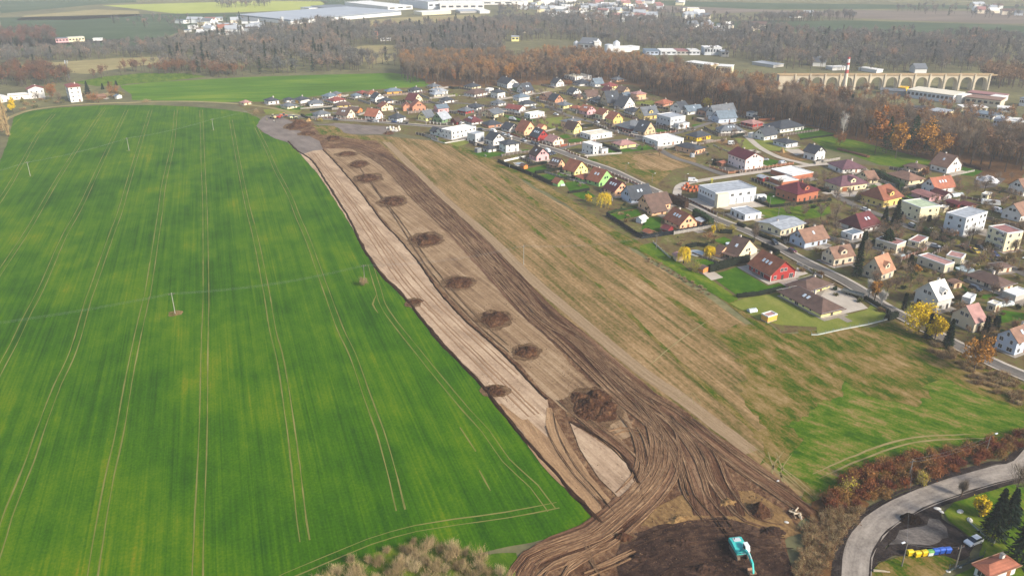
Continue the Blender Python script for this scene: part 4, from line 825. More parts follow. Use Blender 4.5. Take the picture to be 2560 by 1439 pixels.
('G', (925, 370), (1080, 390), (1220, 370), 35, 'hip', 'u', 'tan', 'brown', 'brown roofed garage left of the white balcony house', 18),
('G', (1130, 640), (1300, 700), (1565, 660), 92, 'gable', 'u', 'white', 'lorange', 'white gabled house with bright orange roof and skylights on the hill', 44, dict(sky=3)),
('G', (1000, 715), (1230, 800), (1372, 770), 42, 'gable', 'v', 'pink', 'rose', 'long salmon roofed garage row below the orange roofed white house', 12, dict(cat='garage', name='garage', chim=0)),
('G', (1285, 712), (1430, 777), (1505, 752), 32, 'gable', 'v', 'white', 'maroon', 'small white annex with maroon gable roof', 34, dict(chim=0)),
('G', (310, 785), (585, 885), (795, 812), 118, 'halfhip', 'u', 'yellow', 'orange', 'yellow villa with complex orange brown roof and balcony', 36, dict(dormer=1, sky=1)),
('G', (835, 965), (1080, 1072), (1332, 1032), 182, 'flat', 'u', 'cream', 'palegreen', 'cream cube house with pale green flat roof', 0, dict(ov=.9)),
('G', (1440, 1195), (1690, 1285), (1935, 1175), 250, 'flat', 'u', 'whiteg', 'lgrey', 'tall white cube apartment house with grey flat roof', 0),
('G', (5, 1135), (285, 1240), (542, 1165), 80, 'halfhip', 'u', 'white', 'maroon', 'white house with maroon half hipped roof beside the dark spruces', 38, dict(sky=2)),
('G', (0, 1290), (160, 1340), (325, 1300), 75, 'flat', 'u', 'white', 'blueg', 'flat roofed white annex in front of the maroon half hipped roof', 0),
('G', (2340, 650), (2530, 722), (2720, 690), 95, 'gable', 'u', 'white', 'tanr', 'white gabled house at the right edge below the woods', 42),
('G', (2240, 1010), (2480, 1085), (2700, 1000), 110, 'gable', 'u', 'white', 'tanr', 'white gabled house with tan roof at the right edge behind the conifers', 42),
('G', (1480, 840), (1620, 900), (1700, 880), 40, 'gable', 'v', 'dred', 'maroon', 'dark shed with maroon roof left of the plot with the caravan', 15, dict(cat='shed', name='shed', chim=0)),
('G', (1660, 880), (1760, 920), (1850, 890), 42, 'gable', 'v', 'brown', 'maroon', 'second dark maroon roofed shed beside the tall cube house', 15, dict(cat='shed', name='shed', chim=0)),
('G', (1365, 940), (1430, 955), (1495, 930), 42, 'flat', 'u', 'cream', 'cream', 'small cream garden store right of the pale green flat roof', 0, dict(cat='shed', name='shed', win=0)),
('G', (1955, 760), (2030, 772), (2105, 745), 62, 'flat', 'u', 'cream', 'cream', 'unfinished cream garden pavilion above the white trailer home', 0, dict(cat='pavilion', name='pavilion')),
('F', (1800, 1420), (2015, 1510), (2340, 1440), 115, 'gable', 'u', 'blue', 'tanr', 'white house with broad tan roof and grid windows by the bend', 40, dict(sky=1)),
# crop I
('I', (28, 455), (210, 522), (482, 492), 108, 'gable', 'u', 'beige', 'tanr', 'beige house with brown tiled roof and small dormer by the street', 42, dict(dormer=1, plinth='8a4a38')),
('I', (525, 645), (790, 710), (1002, 665), 108, 'gable', 'u', 'beige', 'a5785c', 'steep roofed beige house with large tiled dormer', 52, dict(dormer=1)),
('I', (1188, 965), (1470, 1082), (1655, 1040), 150, 'gable', 'u', 'c4c0b8', 'white', 'grey white house with shining white metal roof and dormer', 46, dict(dormer=1)),
('I', (1650, 1215), (1925, 1340), (2065, 1305), 135, 'gable', 'u', 'beige', 'pinkish', 'beige house with brown mauve gable roof and brick chimney', 44, dict(chim=2)),
('I', (1858, 690), (2240, 842), (2405, 795), 80, 'hip', 'u', 'warm', 'brown', 'broad bungalow with chocolate brown hip roof', 24, dict(ov=1)),
('I', (2125, 560), (2240, 612), (2395, 590), 72, 'hip', 'u', 'warm', 'brown', 'small beige garage house with brown pyramid roof', 20, dict(cat='garage', name='garage', chim=0)),
('I', (1248, 485), (1565, 610), (1665, 570), 100, 'flat', 'u', 'beige', 'pinkish', 'flat brown roofed bungalow, long front block', 0),
('I', (1560, 495), (1770, 515), (1915, 480), 85, 'flat', 'u', 'cream', 'pinkish', 'flat brown roofed rear wing with big windows', 0),
('I', (700, 300), (975, 372), (1115, 335), 110, 'flat', 'u', 'beige', 'rose', 'rose roofed flat bungalow behind the pine, front block', 0),
('I', (1085, 285), (1255, 298), (1462, 252), 62, 'flat', 'u', 'cream', 'rose', 'rose roofed rear wing reaching to the clipped hedge', 0),
('I', (2075, 255), (2295, 348), (2485, 318), 228, 'flat', 'u', 'cream', 'rose', 'tall cream cube house with red flat roof and brick base', 0, dict(plinth='8a4a3a')),
('I', (1765, 985), (1890, 1000), (2010, 960), 70, 'flat', 'u', 'whiteg', 'white', 'low white garage with flat roof behind the brick chimney house', 0, dict(cat='garage', name='garage', win=0)),
('I', (2110, 1060), (2190, 1095), (2245, 1060), 90, 'flat', 'u', 'beige', 'cream', 'beige garage block right of the brick chimney roof', 0, dict(cat='garage', name='garage')),
('I', (2290, 900), (2440, 965), (2600, 900), 75, 'flat', 'u', 'concrete', 'white', 'concrete garage with bright white flat roof at the right edge', 0, dict(cat='garage', name='garage', win=0)),
('I', (1620, 760), (1690, 800), (1775, 780), 50, 'gable', 'v', 'tan', 'tanr', 'patched garden shed behind the white metal roof', 15, dict(cat='shed', name='shed', chim=0)),
('I', (-440, 895), (57, 1160), (305, 1100), 80, 'hip', 'u', 'lyellow', 'brown', 'large cream bungalow with sweeping brown hip roof beside the meadow', 26, dict(ov=1.1, sky=2)),
('H', (2110, 880), (2300, 1000), (2546, 860), 70, 'hip', 'u', 'lyellow', 'brown', 'rear wing of the large cream bungalow beside the paved yard', 26, dict(ov=1)),
('J', (2172, 405), (2400, 495), (2640, 420), 165, 'gable', 'u', 'blue', 'tanr', 'blue grey house with brown roof at the lower right edge', 42, dict(sky=2)),
# crop H
('H', (1165, 450), (1345, 515), (1602, 400), 60, 'gable', 'v', 'cream', 'brown', 'cream gabled house with weathered brown roof and covered terrace', 38, dict(sky=1)),
('H', (1030, 450), (1095, 475), (1240, 420), 62, 'gable', 'v', 'peach', 'brown', 'peach garage with brown gable roof next to the terrace house', 30, dict(cat='garage', name='garage', chim=0, win=0)),
('H', (1500, 640), (1800, 802), (2142, 742), 105, 'gable', 'v', 'red', 'rust', 'bright red timber house with rusty orange roof and white framed windows', 38, dict(sky=3, ov=.8)),
('H', (440, 480), (500, 520), (600, 520), 75, 'gable', 'v', 'tan', 'pinkish', 'pink roofed garden hut under the weeping tree', 18, dict(cat='shed', name='shed', win=0, chim=0)),
('H', (800, 665), (870, 690), (947, 668), 58, 'gable', 'v', 'orange', 'brown', 'orange timber shed with brown roof at the hedge end', 15, dict(cat='shed', name='shed', win=0, chim=0)),
('H', (1682, 1330), (1762, 1372), (1888, 1332), 78, 'flat', 'u', 'ochre', 'pinkish', 'orange timber shed with pinkish flat roof on the dry lawn', 0, dict(cat='shed', name='shed', win=0, ov=.9)),
('K', (2040, 1440), (2180, 1530), (2480, 1440), 110, 'hip', 'u', 'white', 'lorange', 'white cottage with bright orange tiled hip roof at the bottom corner', 26, dict(ov=.6)),
# left hamlet
('M', (640, 1000), (712, 1026), (838, 1020), 155, 'hip', 'u', 'white', 'red', 'square white three storey villa with red pyramid roof and chimneys', 18),
('M', (288, 975), (300, 990), (455, 975), 95, 'gable', 'v', 'white', 'red', 'white block with red brown roof in the left hamlet', 20),
('M', (85, 990), (95, 1005), (300, 990), 70, 'gable', 'u', 'white', 'white', 'long low white hall left of the red brown roofed block', 12, dict(chim=0, cat='hall', name='hall')),
('M', (-10, 1010), (5, 1028), (90, 1010), 55, 'gable', 'v', 'white', 'white', 'small white hall at the left edge behind the poplars', 20, dict(chim=0, cat='hall', name='hall')),
('M', (1155, 985), (1170, 990), (1215, 980), 30, 'gable', 'v', 'white', 'blueg', 'tiny white cabin with bluish roof beside the round orange tree', 20, dict(chim=0, win=0, cat='cabin', name='cabin')),
('M', (950, 985), (985, 995), (1050, 980), 20, 'gable', 'u', 'brown', 'tanr', 'low brown cabin among the hamlet gardens', 20, dict(chim=0, win=0, cat='cabin', name='cabin')),
]
INFO = {}
for r in Hs:
    ex = dict(r[11]) if len(r) > 11 else {}
    if len(r) > 10 and r[10] is not None and r[5] != 'flat': ex.setdefault('pitch', r[10])
    res = house(*r[:9], r[9], **ex); INFO[r[9]] = res
    if res[1] > 26 or res[2] > 26 or res[3] > 10: print('SIZE %.0f %.0f h%.1f' % res[1:4], r[9])

# paved aprons and drives round the houses, one sheet
def aprons():
    V = []; Fc = []; ra = random.Random(4)
    for cen, r, E in HOUSES:
        if cen.x < -150 and cen.y > 500 and cen.y > 560: pass
        res = [v for v in INFO.values() if v[0] is E]
        if not res: continue
        _, Lx, Ly, h, rise = res[0]; th = E.rotation_euler.z
        if Lx < 6 or h > 9: continue
        for (x0, y0, x1, y1) in ((-Lx / 2 - ra.uniform(.6, 2.5), -Ly / 2 - ra.uniform(.6, 3.2), Lx / 2 + ra.uniform(.6, 2), Ly / 2 + 1), (ra.uniform(-.3, .2) * Lx, -Ly / 2 - ra.uniform(4, 8), ra.uniform(.25, .5) * Lx, -Ly / 2), (Lx / 2, -Ly * .3, Lx / 2 + ra.uniform(3, 7), Ly * .2)):
            if ra.random() < .25: continue
            o = len(V); z = .185 + .003 * (len(Fc) % 7)
            for x, y in ((x0, y0), (x1, y0), (x1, y1), (x0, y1)):
                V.append((cen.x + x * math.cos(th) - y * math.sin(th), cen.y + x * math.sin(th) + y * math.cos(th), z))
            Fc.append((o, o + 1, o + 2, o + 3))
    mb = MB(); mb.v = V; mb.f = Fc; mb.m = [0] * len(Fc); o = mb.build('pavement', gmat('yard_paving', [(.2, '6f665c'), (.45, '8f867a'), (.65, 'a89e90'), (.85, 'b8a898')], [(1.2, 22, 22, 1), (.5, .8, .8, 4)]), fix=False); o['kind'] = 'structure'
aprons()
# special parts: red house extras
E, Lx, Ly, h, rise = INFO['bright red timber house with rusty orange roof and white framed windows']
q = MB()
for y in (-Ly / 2 - .08,):
    q.box(-Lx / 2 - .1, y - .05, 0, -Lx / 2 + .12, y + .1, h - .3); q.box(Lx / 2 - .12, y - .05, 0, Lx / 2 + .1, y + .1, h - .3)
q.build('corner_board', mat('d8d4cc'), E)
E, Lx, Ly, h, rise = INFO['tall cream cube house with red flat roof and brick base']
for k in range(3):
    q = MB(); q.box(-.0, 0, 0, .9, 2.2, 1.0); o = q.build('balcony', mat('8f8f90'), E); o.location = (-Lx / 2 - .9, -Ly / 2 + 1.2, 1.6 + k * 2.9)
for nm in ('peach gabled house with brown roof and dark porch over the lawn', 'cream gabled house with weathered brown roof and covered terrace'):
    E, Lx, Ly, h, rise = INFO[nm]; q = MB(); q.prism([(-Ly / 2 + .3, 2.5), (Ly / 2 - .3, 2.5), (Ly / 2 - .3, 2.65), (-Ly / 2 + .3, 2.65)], 'x', -Lx / 2 - 2.8, -Lx / 2 - .5)
    for y in (-Ly / 2 + .6, 0, Ly / 2 - .6): q.box(-Lx / 2 - 2.7, y - .08, 0, -Lx / 2 - 2.54, y + .08, 2.5)
    q.build('porch', mat(ROOF['brown']), E)
E, Lx, Ly, h, rise = INFO['large cream villa with mauve brown roof and garage door']
q = MB(); q.box(-1.6, -.06, .1, 1.6, .02, 2.4); o = q.build('garage_door', mat('8a4f2a'), E); o.location = (-Lx / 2 + 3, -Ly / 2, 0)
E, Lx, Ly, h, rise = INFO['white bungalow with tall dark hip roof and yellow garage front']
q = MB(); q.box(-1.6, -.07, .1, 1.6, .02, 2.6); o = q.build('garage_door', mat('d9a73c'), E); o.location = (-Lx / 2, 0, 0); o.rotation_euler = (0, 0, -math.pi / 2)

# big grey commercial hall with garage doors
E, Lx, Ly, h, rise = house('F', (490, 790), (718, 905), (1300, 822), 195, 'flat', 'u', 'whiteg', 'lgrey', 'long two tone grey workshop with flat roof and white garage doors', name='workshop', cat='workshop', win=0, trim='a8acb0', lim=(3, 40))
q = MB(); q.box(-Lx / 2 - .05, -Ly / 2 - .05, .45, Lx / 2 + .05, Ly / 2 + .05, h * .45); q.build('cladding', mat('8d9194', .6, .04), E)
q = MB(); q.box(-Lx / 2 + .1, -Ly / 2 - 2.2, 0, -Lx / 2 + Lx * .28, -Ly / 2 - .06, h - .1); q.build('entrance_block', mat('cfc6ac', .7, .05), E)
for k in range(4):
    w_ = 3.3 if k < 3 else 1.2; x = -Lx / 2 + Lx * (.37 + .18 * k)
    d_ = MB(); d_.box(x, -Ly / 2 - .12, .1, x + w_, -Ly / 2 - .05, h * .42); d_.build('garage_door', mat('e2e2df', .5, .03), E)
for k in range(3): add_win(E, -Lx / 2 + Lx * (.42 + .2 * k), -Ly / 2 - .01, h * .62, 0, 1.6, 1.2, False)
for k in range(5): add_win(E, -Lx / 2 - .01, Ly / 2 - 2 - k * (Ly - 4) / 4.4, h * .62, -math.pi / 2, .9, 1.2, False)

# ---------------- distant buildings ----------------
def block(c, Npt, Rpt, dep, hpx, wall, roof, label, cat='warehouse', name='warehouse', group=None, band=None, kind='flat', pitch=8, wins=0, hm=None):
    a, b = CG(c, *Npt), CG(c, *Rpt); u = b - a; L_ = max(u.length, 4); th = math.atan2(u.y, u.x)
    bx, by = cx(c, *Npt); h = hm or max(2.5, hgt(a, by - hpx / CROP[c][2]))
    E = empty(name, a, th); tag(E, label, cat, group)
    q = MB()
    if kind == 'flat': q.box(0, 0, 0, L_, dep, h)
    else:
        ri = math.tan(math.radians(pitch)) * dep / 2; q.prism([(0, 0), (dep, 0), (dep, h), (dep / 2, h + ri), (0, h)], 'x', 0, L_)
    q.build('wall', mat(WALL.get(wall, ROOF.get(wall, wall)), .8, .05, .05), E)
    q = MB()
    if kind == 'flat': q.box(-.4, -.4, h + .02, L_ + .4, dep + .4, h + .5)
    else: q.prism([(-.6, h - .05), (dep / 2, h + ri + .05), (dep + .6, h - .05), (dep + .6, h + .4), (dep / 2, h + ri + .5), (-.6, h + .4)], 'x', -.5, L_ + .5)
    q.build('roof', mat(ROOF.get(roof, WALL.get(roof, roof)), .6, .06, .05), E)
    if band: q = MB(); q.box(-.15, -.15, h - 1.5, L_ + .15, dep + .15, h - .3); q.build('fascia_band', mat(band), E)
    for k in range(wins):
        w_ = L_ / wins * .6; o = MB(); o.box(0, -.25, 0, w_, .05, min(3, h * .35)); o = o.build('window', glass(), E); o.location = (L_ / wins * (k + .2), 0, h * .45)
    return E, L_, h
block('N', (510, 248), (1612, 152), 150, 45, 'white', 'lgrey', 'enormous white warehouse with grey roof beyond the woods', band='5a6b7c')
block('N', (905, 120), (1200, 105), 90, 28, 'whiteg', 'grey', 'grey hall behind the enormous warehouse', band='7c8890')
block('N', (690, 105), (800, 98), 30, 20, 'white', 'lgrey', 'small white office left of the grey hall')
block('N', (1480, 110), (1725, 95), 160, 38, 'white', 'white', 'white hall with sloping roof right of the enormous warehouse', wins=3)
block('N', (1340, 82), (1460, 78), 110, 32, 'white', 'white', 'white twin hall at the top edge of the picture')
block('N', (1880, 98), (2000, 92), 120, 75, 'whiteg', 'lgrey', 'tall pale logistics hall at the top of the picture', wins=2)
block('N', (2000, 104), (2440, 100), 90, 60, 'white', 'white', 'large white factory with long bright facade', wins=6)
block('N', (1820, 156), (2110, 140), 30, 30, 'cream', 'white', 'low cream building in front of the long bright factory', cat='building', name='building')
block('N', (2200, 135), (2500, 128), 40, 18, 'concrete', 'lgrey', 'low grey shed row right of the low cream building', cat='building', name='building')
block('O', (20, 48), (415, 44), 90, 30, 'white', 'white', 'long white hall left of the distant motorway', wins=4)
block('O', (350, 78), (655, 100), 40, 18, 'white', 'lgrey', 'long pale sheds beside the distant motorway')
block('O', (0, 130), (90, 128), 40, 24, 'white', 'white', 'white shed above the brown meadow')
block('O', (630, 158), (840, 160), 24, 18, 'white', 'white', 'row of white garages above the grey woods')
block('O', (1400, 100), (1500, 98), 50, 28, 'white', 'cream', 'cream roofed town hall like block in the far town', cat='building', name='building')
block('O', (1500, 130), (1570, 128), 40, 28, 'white', 'lgrey', 'pale apartment block in the far town', cat='building', name='building')
block('O', (970, 190), (1055, 188), 16, 22, 'white', 'white', 'white house row just above the grey woods', cat='building', name='building')
block('O', (1500, 215), (1610, 215), 14, 22, 'white', 'white', 'white bungalow at the right end of the far town', cat='building', name='building')
block('O', (1300, 212), (1350, 212), 14, 18, 'white', 'grey', 'small white house left of the white bungalow in the far town', cat='building', name='building')
# grain works
block('O', (930, 470), (1075, 480), 20, 60, 'white', 'grey', 'white grain works building with row of roof vents', cat='factory', name='factory', wins=3, kind='gable', pitch=30)
block('O', (1075, 485), (1120, 485), 14, 85, 'white', 'white', 'white elevator tower of the grain works', cat='tower', name='tower')
block('O', (1240, 497), (1430, 490), 22, 35, 'white', 'white', 'low white loading hall right of the silos', cat='hall', name='hall')
block('O', (1430, 478), (1500, 470), 14, 30, 'whiteg', 'white', 'small grey store at the right end of the grain works', cat='hall', name='hall')
def silo(c, x, y, wpx, hpx, cone, label):
    a = CG(c, x, y); r = wpx / CROP[c][2] / F * depth(a) / 2; bx, by = cx(c, x, y); h = hgt(a, by - hpx / CROP[c][2])
    E = empty('silo', a); tag(E, label, 'silo', 'silos of the grain works')
    q = MB(); q.tube([(0, 0, 0), (0, 0, h)], r, 20); q.build('silo_body', mat('c9cbcc', .5, .05), E)
    q = MB(); q.tube([(0, 0, h + .01), (0, 0, h + r * (.6 if cone else .15))], [r * 1.02, r * .12], 20); q.build('silo_roof', mat('b3b6b8', .5, .05), E)
silo('O', 1047, 475, 45, 75, 0, 'slim white silo between the grain works building and the tower')
silo('O', 1208, 495, 76, 75, 0, 'broad white silo with flat top')
silo('O', 1282, 470, 64, 70, 1, 'white silo with conical roof right of the broad one')
silo('O', 905, 462, 50, 62, 1, 'white silo with conical roof at the left end of the grain works')
for x, w, cc in ((1560, 120, 'blue'), (1700, 150, 'whiteg'), (1850, 120, 'concrete'), (1960, 110, 'whiteg')):
    block('O', (x, 520), (x + w, 520), 24, 35, cc, {'blue': 'blueg', 'whiteg': 'white', 'concrete': 'rose'}[cc], 'industrial hall number in the row behind the brown woods'.replace('number ', '') if 0 else {'1560': 'bluish industrial hall right of the grain works', '1700': 'white roofed industrial hall behind the brown woods', '1850': 'rose roofed industrial hall behind the brown woods', '1960': 'pale industrial hall left of the glazed office'}[str(x)], cat='hall', name='hall', wins=3)
block('O', (2110, 520), (2270, 520), 18, 68, 'whiteg', 'white', 'glazed office block behind the brown woods', cat='building', name='building', wins=6)
block('O', (2270, 535), (2340, 535), 16, 45, 'concrete', 'lgrey', 'low concrete block right of the glazed office', cat='building', name='building', wins=2)
block('O', (1930, 640), (2160, 672), 14, 55, 'cream', 'white', 'long cream apartment block rising behind the brown woods', cat='apartment block', name='apartment_block', wins=7)
block('O', (2230, 700), (2360, 708), 14, 75, 'cream', 'white', 'square cream apartment block right of the long one', cat='apartment block', name='apartment_block', wins=4)
# hall group under the viaduct
block('T', (460, 450), (1280, 560), 22, 130, 'whiteg', 'cream', 'long white factory hall with a row of dark windows below the viaduct', cat='factory', name='factory', wins=11)
block('T', (1500, 570), (2120, 640), 16, 120, 'beige', 'tanr', 'beige factory hall right of the white window row', cat='factory', name='factory', wins=6)
block('T', (1530, 470), (2180, 545), 14, 100, 'grey', 'rose', 'long grey hall with reddish roof behind the beige factory', cat='factory', name='factory', wins=16)
block('T', (0, 400), (440, 430), 14, 70, 'dgrey', 'grey', 'dark grey hall left of the white window row', cat='hall', name='hall')
block('T', (310, 330), (445, 345), 10, 40, 'ybright', 'ybright', 'small bright yellow hall beneath the viaduct arches', cat='hall', name='hall')
block('T', (520, 690), (900, 800), 12, 75, 'e6cfc8', 'dark', 'pale pink apartment block behind the dark pines', cat='apartment block', name='apartment_block', wins=5)
block('T', (885, 830), (1110, 860), 12, 130, 'salmon', 'lgrey', 'reddish apartment block right of the pale pink one', cat='apartment block', name='apartment_block', wins=3)
block('T', (1110, 860), (1280, 820), 12, 130, 'cream', 'lgrey', 'cream end block right of the reddish apartments', cat='apartment block', name='apartment_block', wins=2)
block('T', (1470, 760), (2000, 850), 14, 60, 'white', 'blueg', 'long flat roofed white block above the brown trees', cat='building', name='building', wins=8)
block('T', (2000, 960), (2200, 985), 14, 120, 'blue', 'lgrey', 'bluish block with red panels near the right edge', cat='apartment block', name='apartment_block', wins=4)
block('T', (2200, 985), (2560, 1010), 14, 110, 'white', 'white', 'long white block at the right edge above the trees', cat='apartment block', name='apartment_block', wins=5)
block('T', (1450, 690), (1900, 700), 10, 60, 'cream', 'white', 'bright cream sheds between the factory and the white block', cat='building', name='building', wins=4)
block('T', (2080, 700), (2320, 720), 10, 60, 'white', 'white', 'bright white sheds near the right edge', cat='building', name='building', wins=3)
block('T', (2460, 600), (2600, 620), 12, 130, 'whiteg', 'blueg', 'grey office block at the right edge below the viaduct', cat='building', name='building', wins=4)
block('T', (1430, 560), (1590, 530), 10, 130, 'white', 'white', 'white stair tower between the two factories', cat='tower', name='tower')
block('T', (2120, 570), (2220, 540), 8, 110, 'white', 'white', 'white tower block at the right end of the grey hall', cat='tower', name='tower')
block('P', (0, 610), (200, 640), 16, 20, 'concrete', 'lgrey', 'pale yard sheds left of the viaduct', cat='building', name='building')
block('P', (570, 625), (690, 630), 14, 40, 'white', 'grey', 'white house with grey roof beyond the viaduct', cat='building', name='building', kind='gable', pitch=35)
block('P', (755, 665), (905, 660), 12, 25, 'white', 'white', 'low white building behind the chimney', cat='building', name='building')
block('P', (1000, 665), (1170, 690), 10, 26, 'white', 'white', 'long white shed beyond the viaduct deck', cat='building', name='building')
block('P', (1530, 690), (1640, 690), 12, 40, 'white', 'grey', 'white house with grey hip roof beyond the viaduct arches', cat='building', name='building', kind='gable', pitch=35)
block('P', (330, 800), (440, 800), 12, 50, 'white', 'white', 'bright white hall left of the first viaduct arch', cat='building', name='building')
# left distance
block('M', (560, 430), (690, 425), 12, 40, 'pink', 'grey', 'pink railway building in the left distance', cat='building', name='building', wins=4)
block('M', (692, 425), (850, 415), 12, 42, 'cream', 'cream', 'cream building joined to the pink one in the left distance', cat='building', name='building', wins=5)
block('M', (930, 410), (1015, 408), 8, 12, 'white', 'white', 'tiny white shed right of the cream railway building', cat='building', name='building')
block('M', (1965, 320), (2180, 312), 14, 30, 'white', 'brown', 'white row building among the village roofs left of centre', cat='building', name='building', wins=4)
block('M', (2185, 335), (2300, 330), 14, 50, 'cream', 'orange', 'cream house with orange roof in the left distance village', cat='building', name='building', wins=3, kind='gable', pitch=30)
block('M', (2240, 352), (2420, 350), 12, 25, 'whiteg', 'lgrey', 'long low white shed in front of the cream village house', cat='building', name='building')
block('M', (2080, 215), (2230, 210), 20, 28, 'white', 'lgrey', 'white yard building in the far left fields', cat='building', name='building', wins=4)
block('M', (1840, 325), (1890, 325), 10, 20, 'white', 'blueg', 'small white house beside the orange one in the far village', cat='building', name='building')
# village in the middle woods (crop U)
for s in ((250, 730, 90, 60, 'peach', 'lorange', 'peach house with orange roof among the middle woods', 45), (385, 775, 200, 35, 'white', 'white', 'long white bungalow among the middle woods', 8), (820, 610, 75, 25, 'white', 'grey', 'small white gabled house above the middle woods', 40),
          (940, 650, 90, 35, 'white', 'grey', 'white house with two dark gables in the middle woods', 35), (1050, 690, 110, 35, 'tan', 'grey', 'tan gabled house at the centre of the wood village', 45), (1600, 650, 110, 35, 'concrete', 'red', 'house with pinkish red roof in the wood village', 30),
          (1490, 690, 80, 50, 'whiteg', 'lgrey', 'pale cube house left of the pinkish red roof', 6), (1965, 640, 100, 50, 'white', 'red', 'white and red house near the dark spruce in the wood village', 8), (2030, 780, 170, 65, 'yellow', 'rose', 'large yellow house with rose roof in the wood village', 25),
          (1790, 820, 200, 30, 'orange', 'orange', 'low orange house below the rose roofed one', 20), (2150, 880, 230, 28, 'white', 'white', 'long white shed at the right end of the wood village', 5), (2370, 720, 90, 40, 'whiteg', 'grey', 'grey white house at the far right of the wood village', 20)):
    block('U', (s[0], s[1]), (s[0] + s[2], s[1] - 3), 9, s[3], s[4], s[5], s[6], cat='house', name='house', kind='gable', pitch=s[7], wins=2)
for s in ((310, 830, 150, 90, 'lyellow', 'lgrey', 'cream villa in the grey woods left of the grain works', 10), (490, 660, 200, 60, 'beige', 'tanr', 'beige house with tan roof half hidden in the grey woods', 25), (0, 890, 40, 50, 'white', 'white', 'white cube at the edge of the grey woods', 5)):
    block('Q', (s[0], s[1]), (s[0] + s[2], s[1]), 9, s[3], s[4], s[5], s[6], cat='house', name='house', kind='gable', pitch=s[7], wins=2)
# scattered houses of the far town
rt = random.Random(3); cnt = 0
def town(x0, y0, x1, y1, n):
    global cnt
    for i in range(n):
        x, y = rt.uniform(x0, x1), rt.uniform(y0, y1); a = G(x, y); w = rt.uniform(10, 26); dep = rt.uniform(8, 14); h = rt.uniform(3.5, 7); th = rt.uniform(-.5, .5)
        E = empty('town_house', a, th); tag(E, 'small pale house in the far town beyond the grey woods', 'house', 'pale houses of the far town')
        q = MB(); fl = rt.random() < .4; ri = 0 if fl else dep * .35
        q.prism([(0, 0), (dep, 0), (dep, h), (dep / 2, h + ri), (0, h)], 'x', 0, w); q.build('wall', mat(rt.choice(['dcdad4', 'dcdad4', 'd9c9b0', 'c9cbcb', 'dccfa8']), .8, .05, .05), E)
        q = MB(); q.prism([(-.4, h + .02), (dep / 2, h + ri + .1), (dep + .4, h + .02), (dep + .4, h + .5), (dep / 2, h + ri + .6), (-.4, h + .5)], 'x', -.3, w + .3)
        q.build('roof', mat(ROOF[rt.choice(['white', 'lgrey', 'grey', 'lgrey', 'brown', 'white', 'lgrey', 'rose'])], .6, .05, .05), E)
        cnt += 1
town(1340, 6, 1600, 40, 46); town(1400, 36, 1640, 55, 20); town(1560, 8, 1720, 30, 10); town(1260, 2, 1400, 26, 14); town(1720, 70, 1880, 80, 10); town(400, 50, 640, 62, 10); town(1960, 40, 2010, 50, 3); town(2420, 22, 2540, 42, 9); town(470, 72, 640, 92, 12); town(1700, 40, 1760, 50, 5)
# ---------------- vegetation ----------------
def tri_mesh(name, V, T, mats, mi=None, smooth=False, tint=None):
    V = np.asarray(V, dtype=np.float32); T = np.asarray(T, dtype=np.int32)
    me = bpy.data.meshes.new(name); me.vertices.add(len(V)); me.vertices.foreach_set('co', V.ravel())
    me.loops.add(T.size); me.loops.foreach_set('vertex_index', T.ravel())
    me.polygons.add(len(T)); me.polygons.foreach_set('loop_start', np.arange(0, T.size, 3, dtype=np.int32)); 
    me.polygons.foreach_set('loop_total', np.full(len(T), 3, dtype=np.int32))
    for m in (mats if isinstance(mats, (list, tuple)) else [mats]): me.materials.append(m)
    if mi is not None: me.polygons.foreach_set('material_index', np.asarray(mi, dtype=np.int32))
    if tint is not None:
        a = me.attributes.new('tint', 'FLOAT', 'FACE'); a.data.foreach_set('value', np.asarray(tint, dtype=np.float32))
    me.update(); me.validate(); return me
def leaves(C, size, elong=1.0, dirs=None, rs=R):
    """triangles centred at C (n,3); size array or float; dirs = long axis"""
    n = len(C); s = np.broadcast_to(size, (n,))[:, None]
    if dirs is None: dirs = rs.normal(size=(n, 3))
    d = dirs / np.linalg.norm(dirs, axis=1, keepdims=True)
    o = rs.normal(size=(n, 3)); o -= d * (o * d).sum(1, keepdims=True); o /= np.linalg.norm(o, axis=1, keepdims=True)
    V = np.empty((n, 3, 3)); V[:, 0] = C - d * s * elong * .5 + o * s * .5; V[:, 1] = C - d * s * elong * .5 - o * s * .5; V[:, 2] = C + d * s * elong * .6
    return V.reshape(-1, 3), np.arange(3 * n).reshape(-1, 3)
def tubes(segs, n=4):
    """segs: list of (p0, p1, r0, r1)"""
    V = []; T = []
    for p0, p1, r0, r1 in segs:
        p0, p1 = np.array(p0, float), np.array(p1, float); d = p1 - p0; L_ = np.linalg.norm(d) + 1e-6; d /= L_
        a = np.cross(d, [0.3, .2, 1.0] if abs(d[2]) < .9 else [1.0, .2, 0]); a /= np.linalg.norm(a); b = np.cross(d, a); o = len(V)
        for k in range(n):
            t = 2 * math.pi * k / n; c_ = a * math.cos(t) + b * math.sin(t); V.append(p0 + c_ * r0); V.append(p1 + c_ * r1)
        for k in range(n):
            i, j = o + 2 * k, o + 2 * ((k + 1) % n); T += [(i, j, j + 1), (i, j + 1, i + 1)]
    return np.array(V), np.array(T)
def join(parts):
    V = []; T = []; o = 0
    for v, t in parts:
        if len(v) == 0: continue
        V.append(v); T.append(t + o); o += len(v)
    return np.concatenate(V), np.concatenate(T)
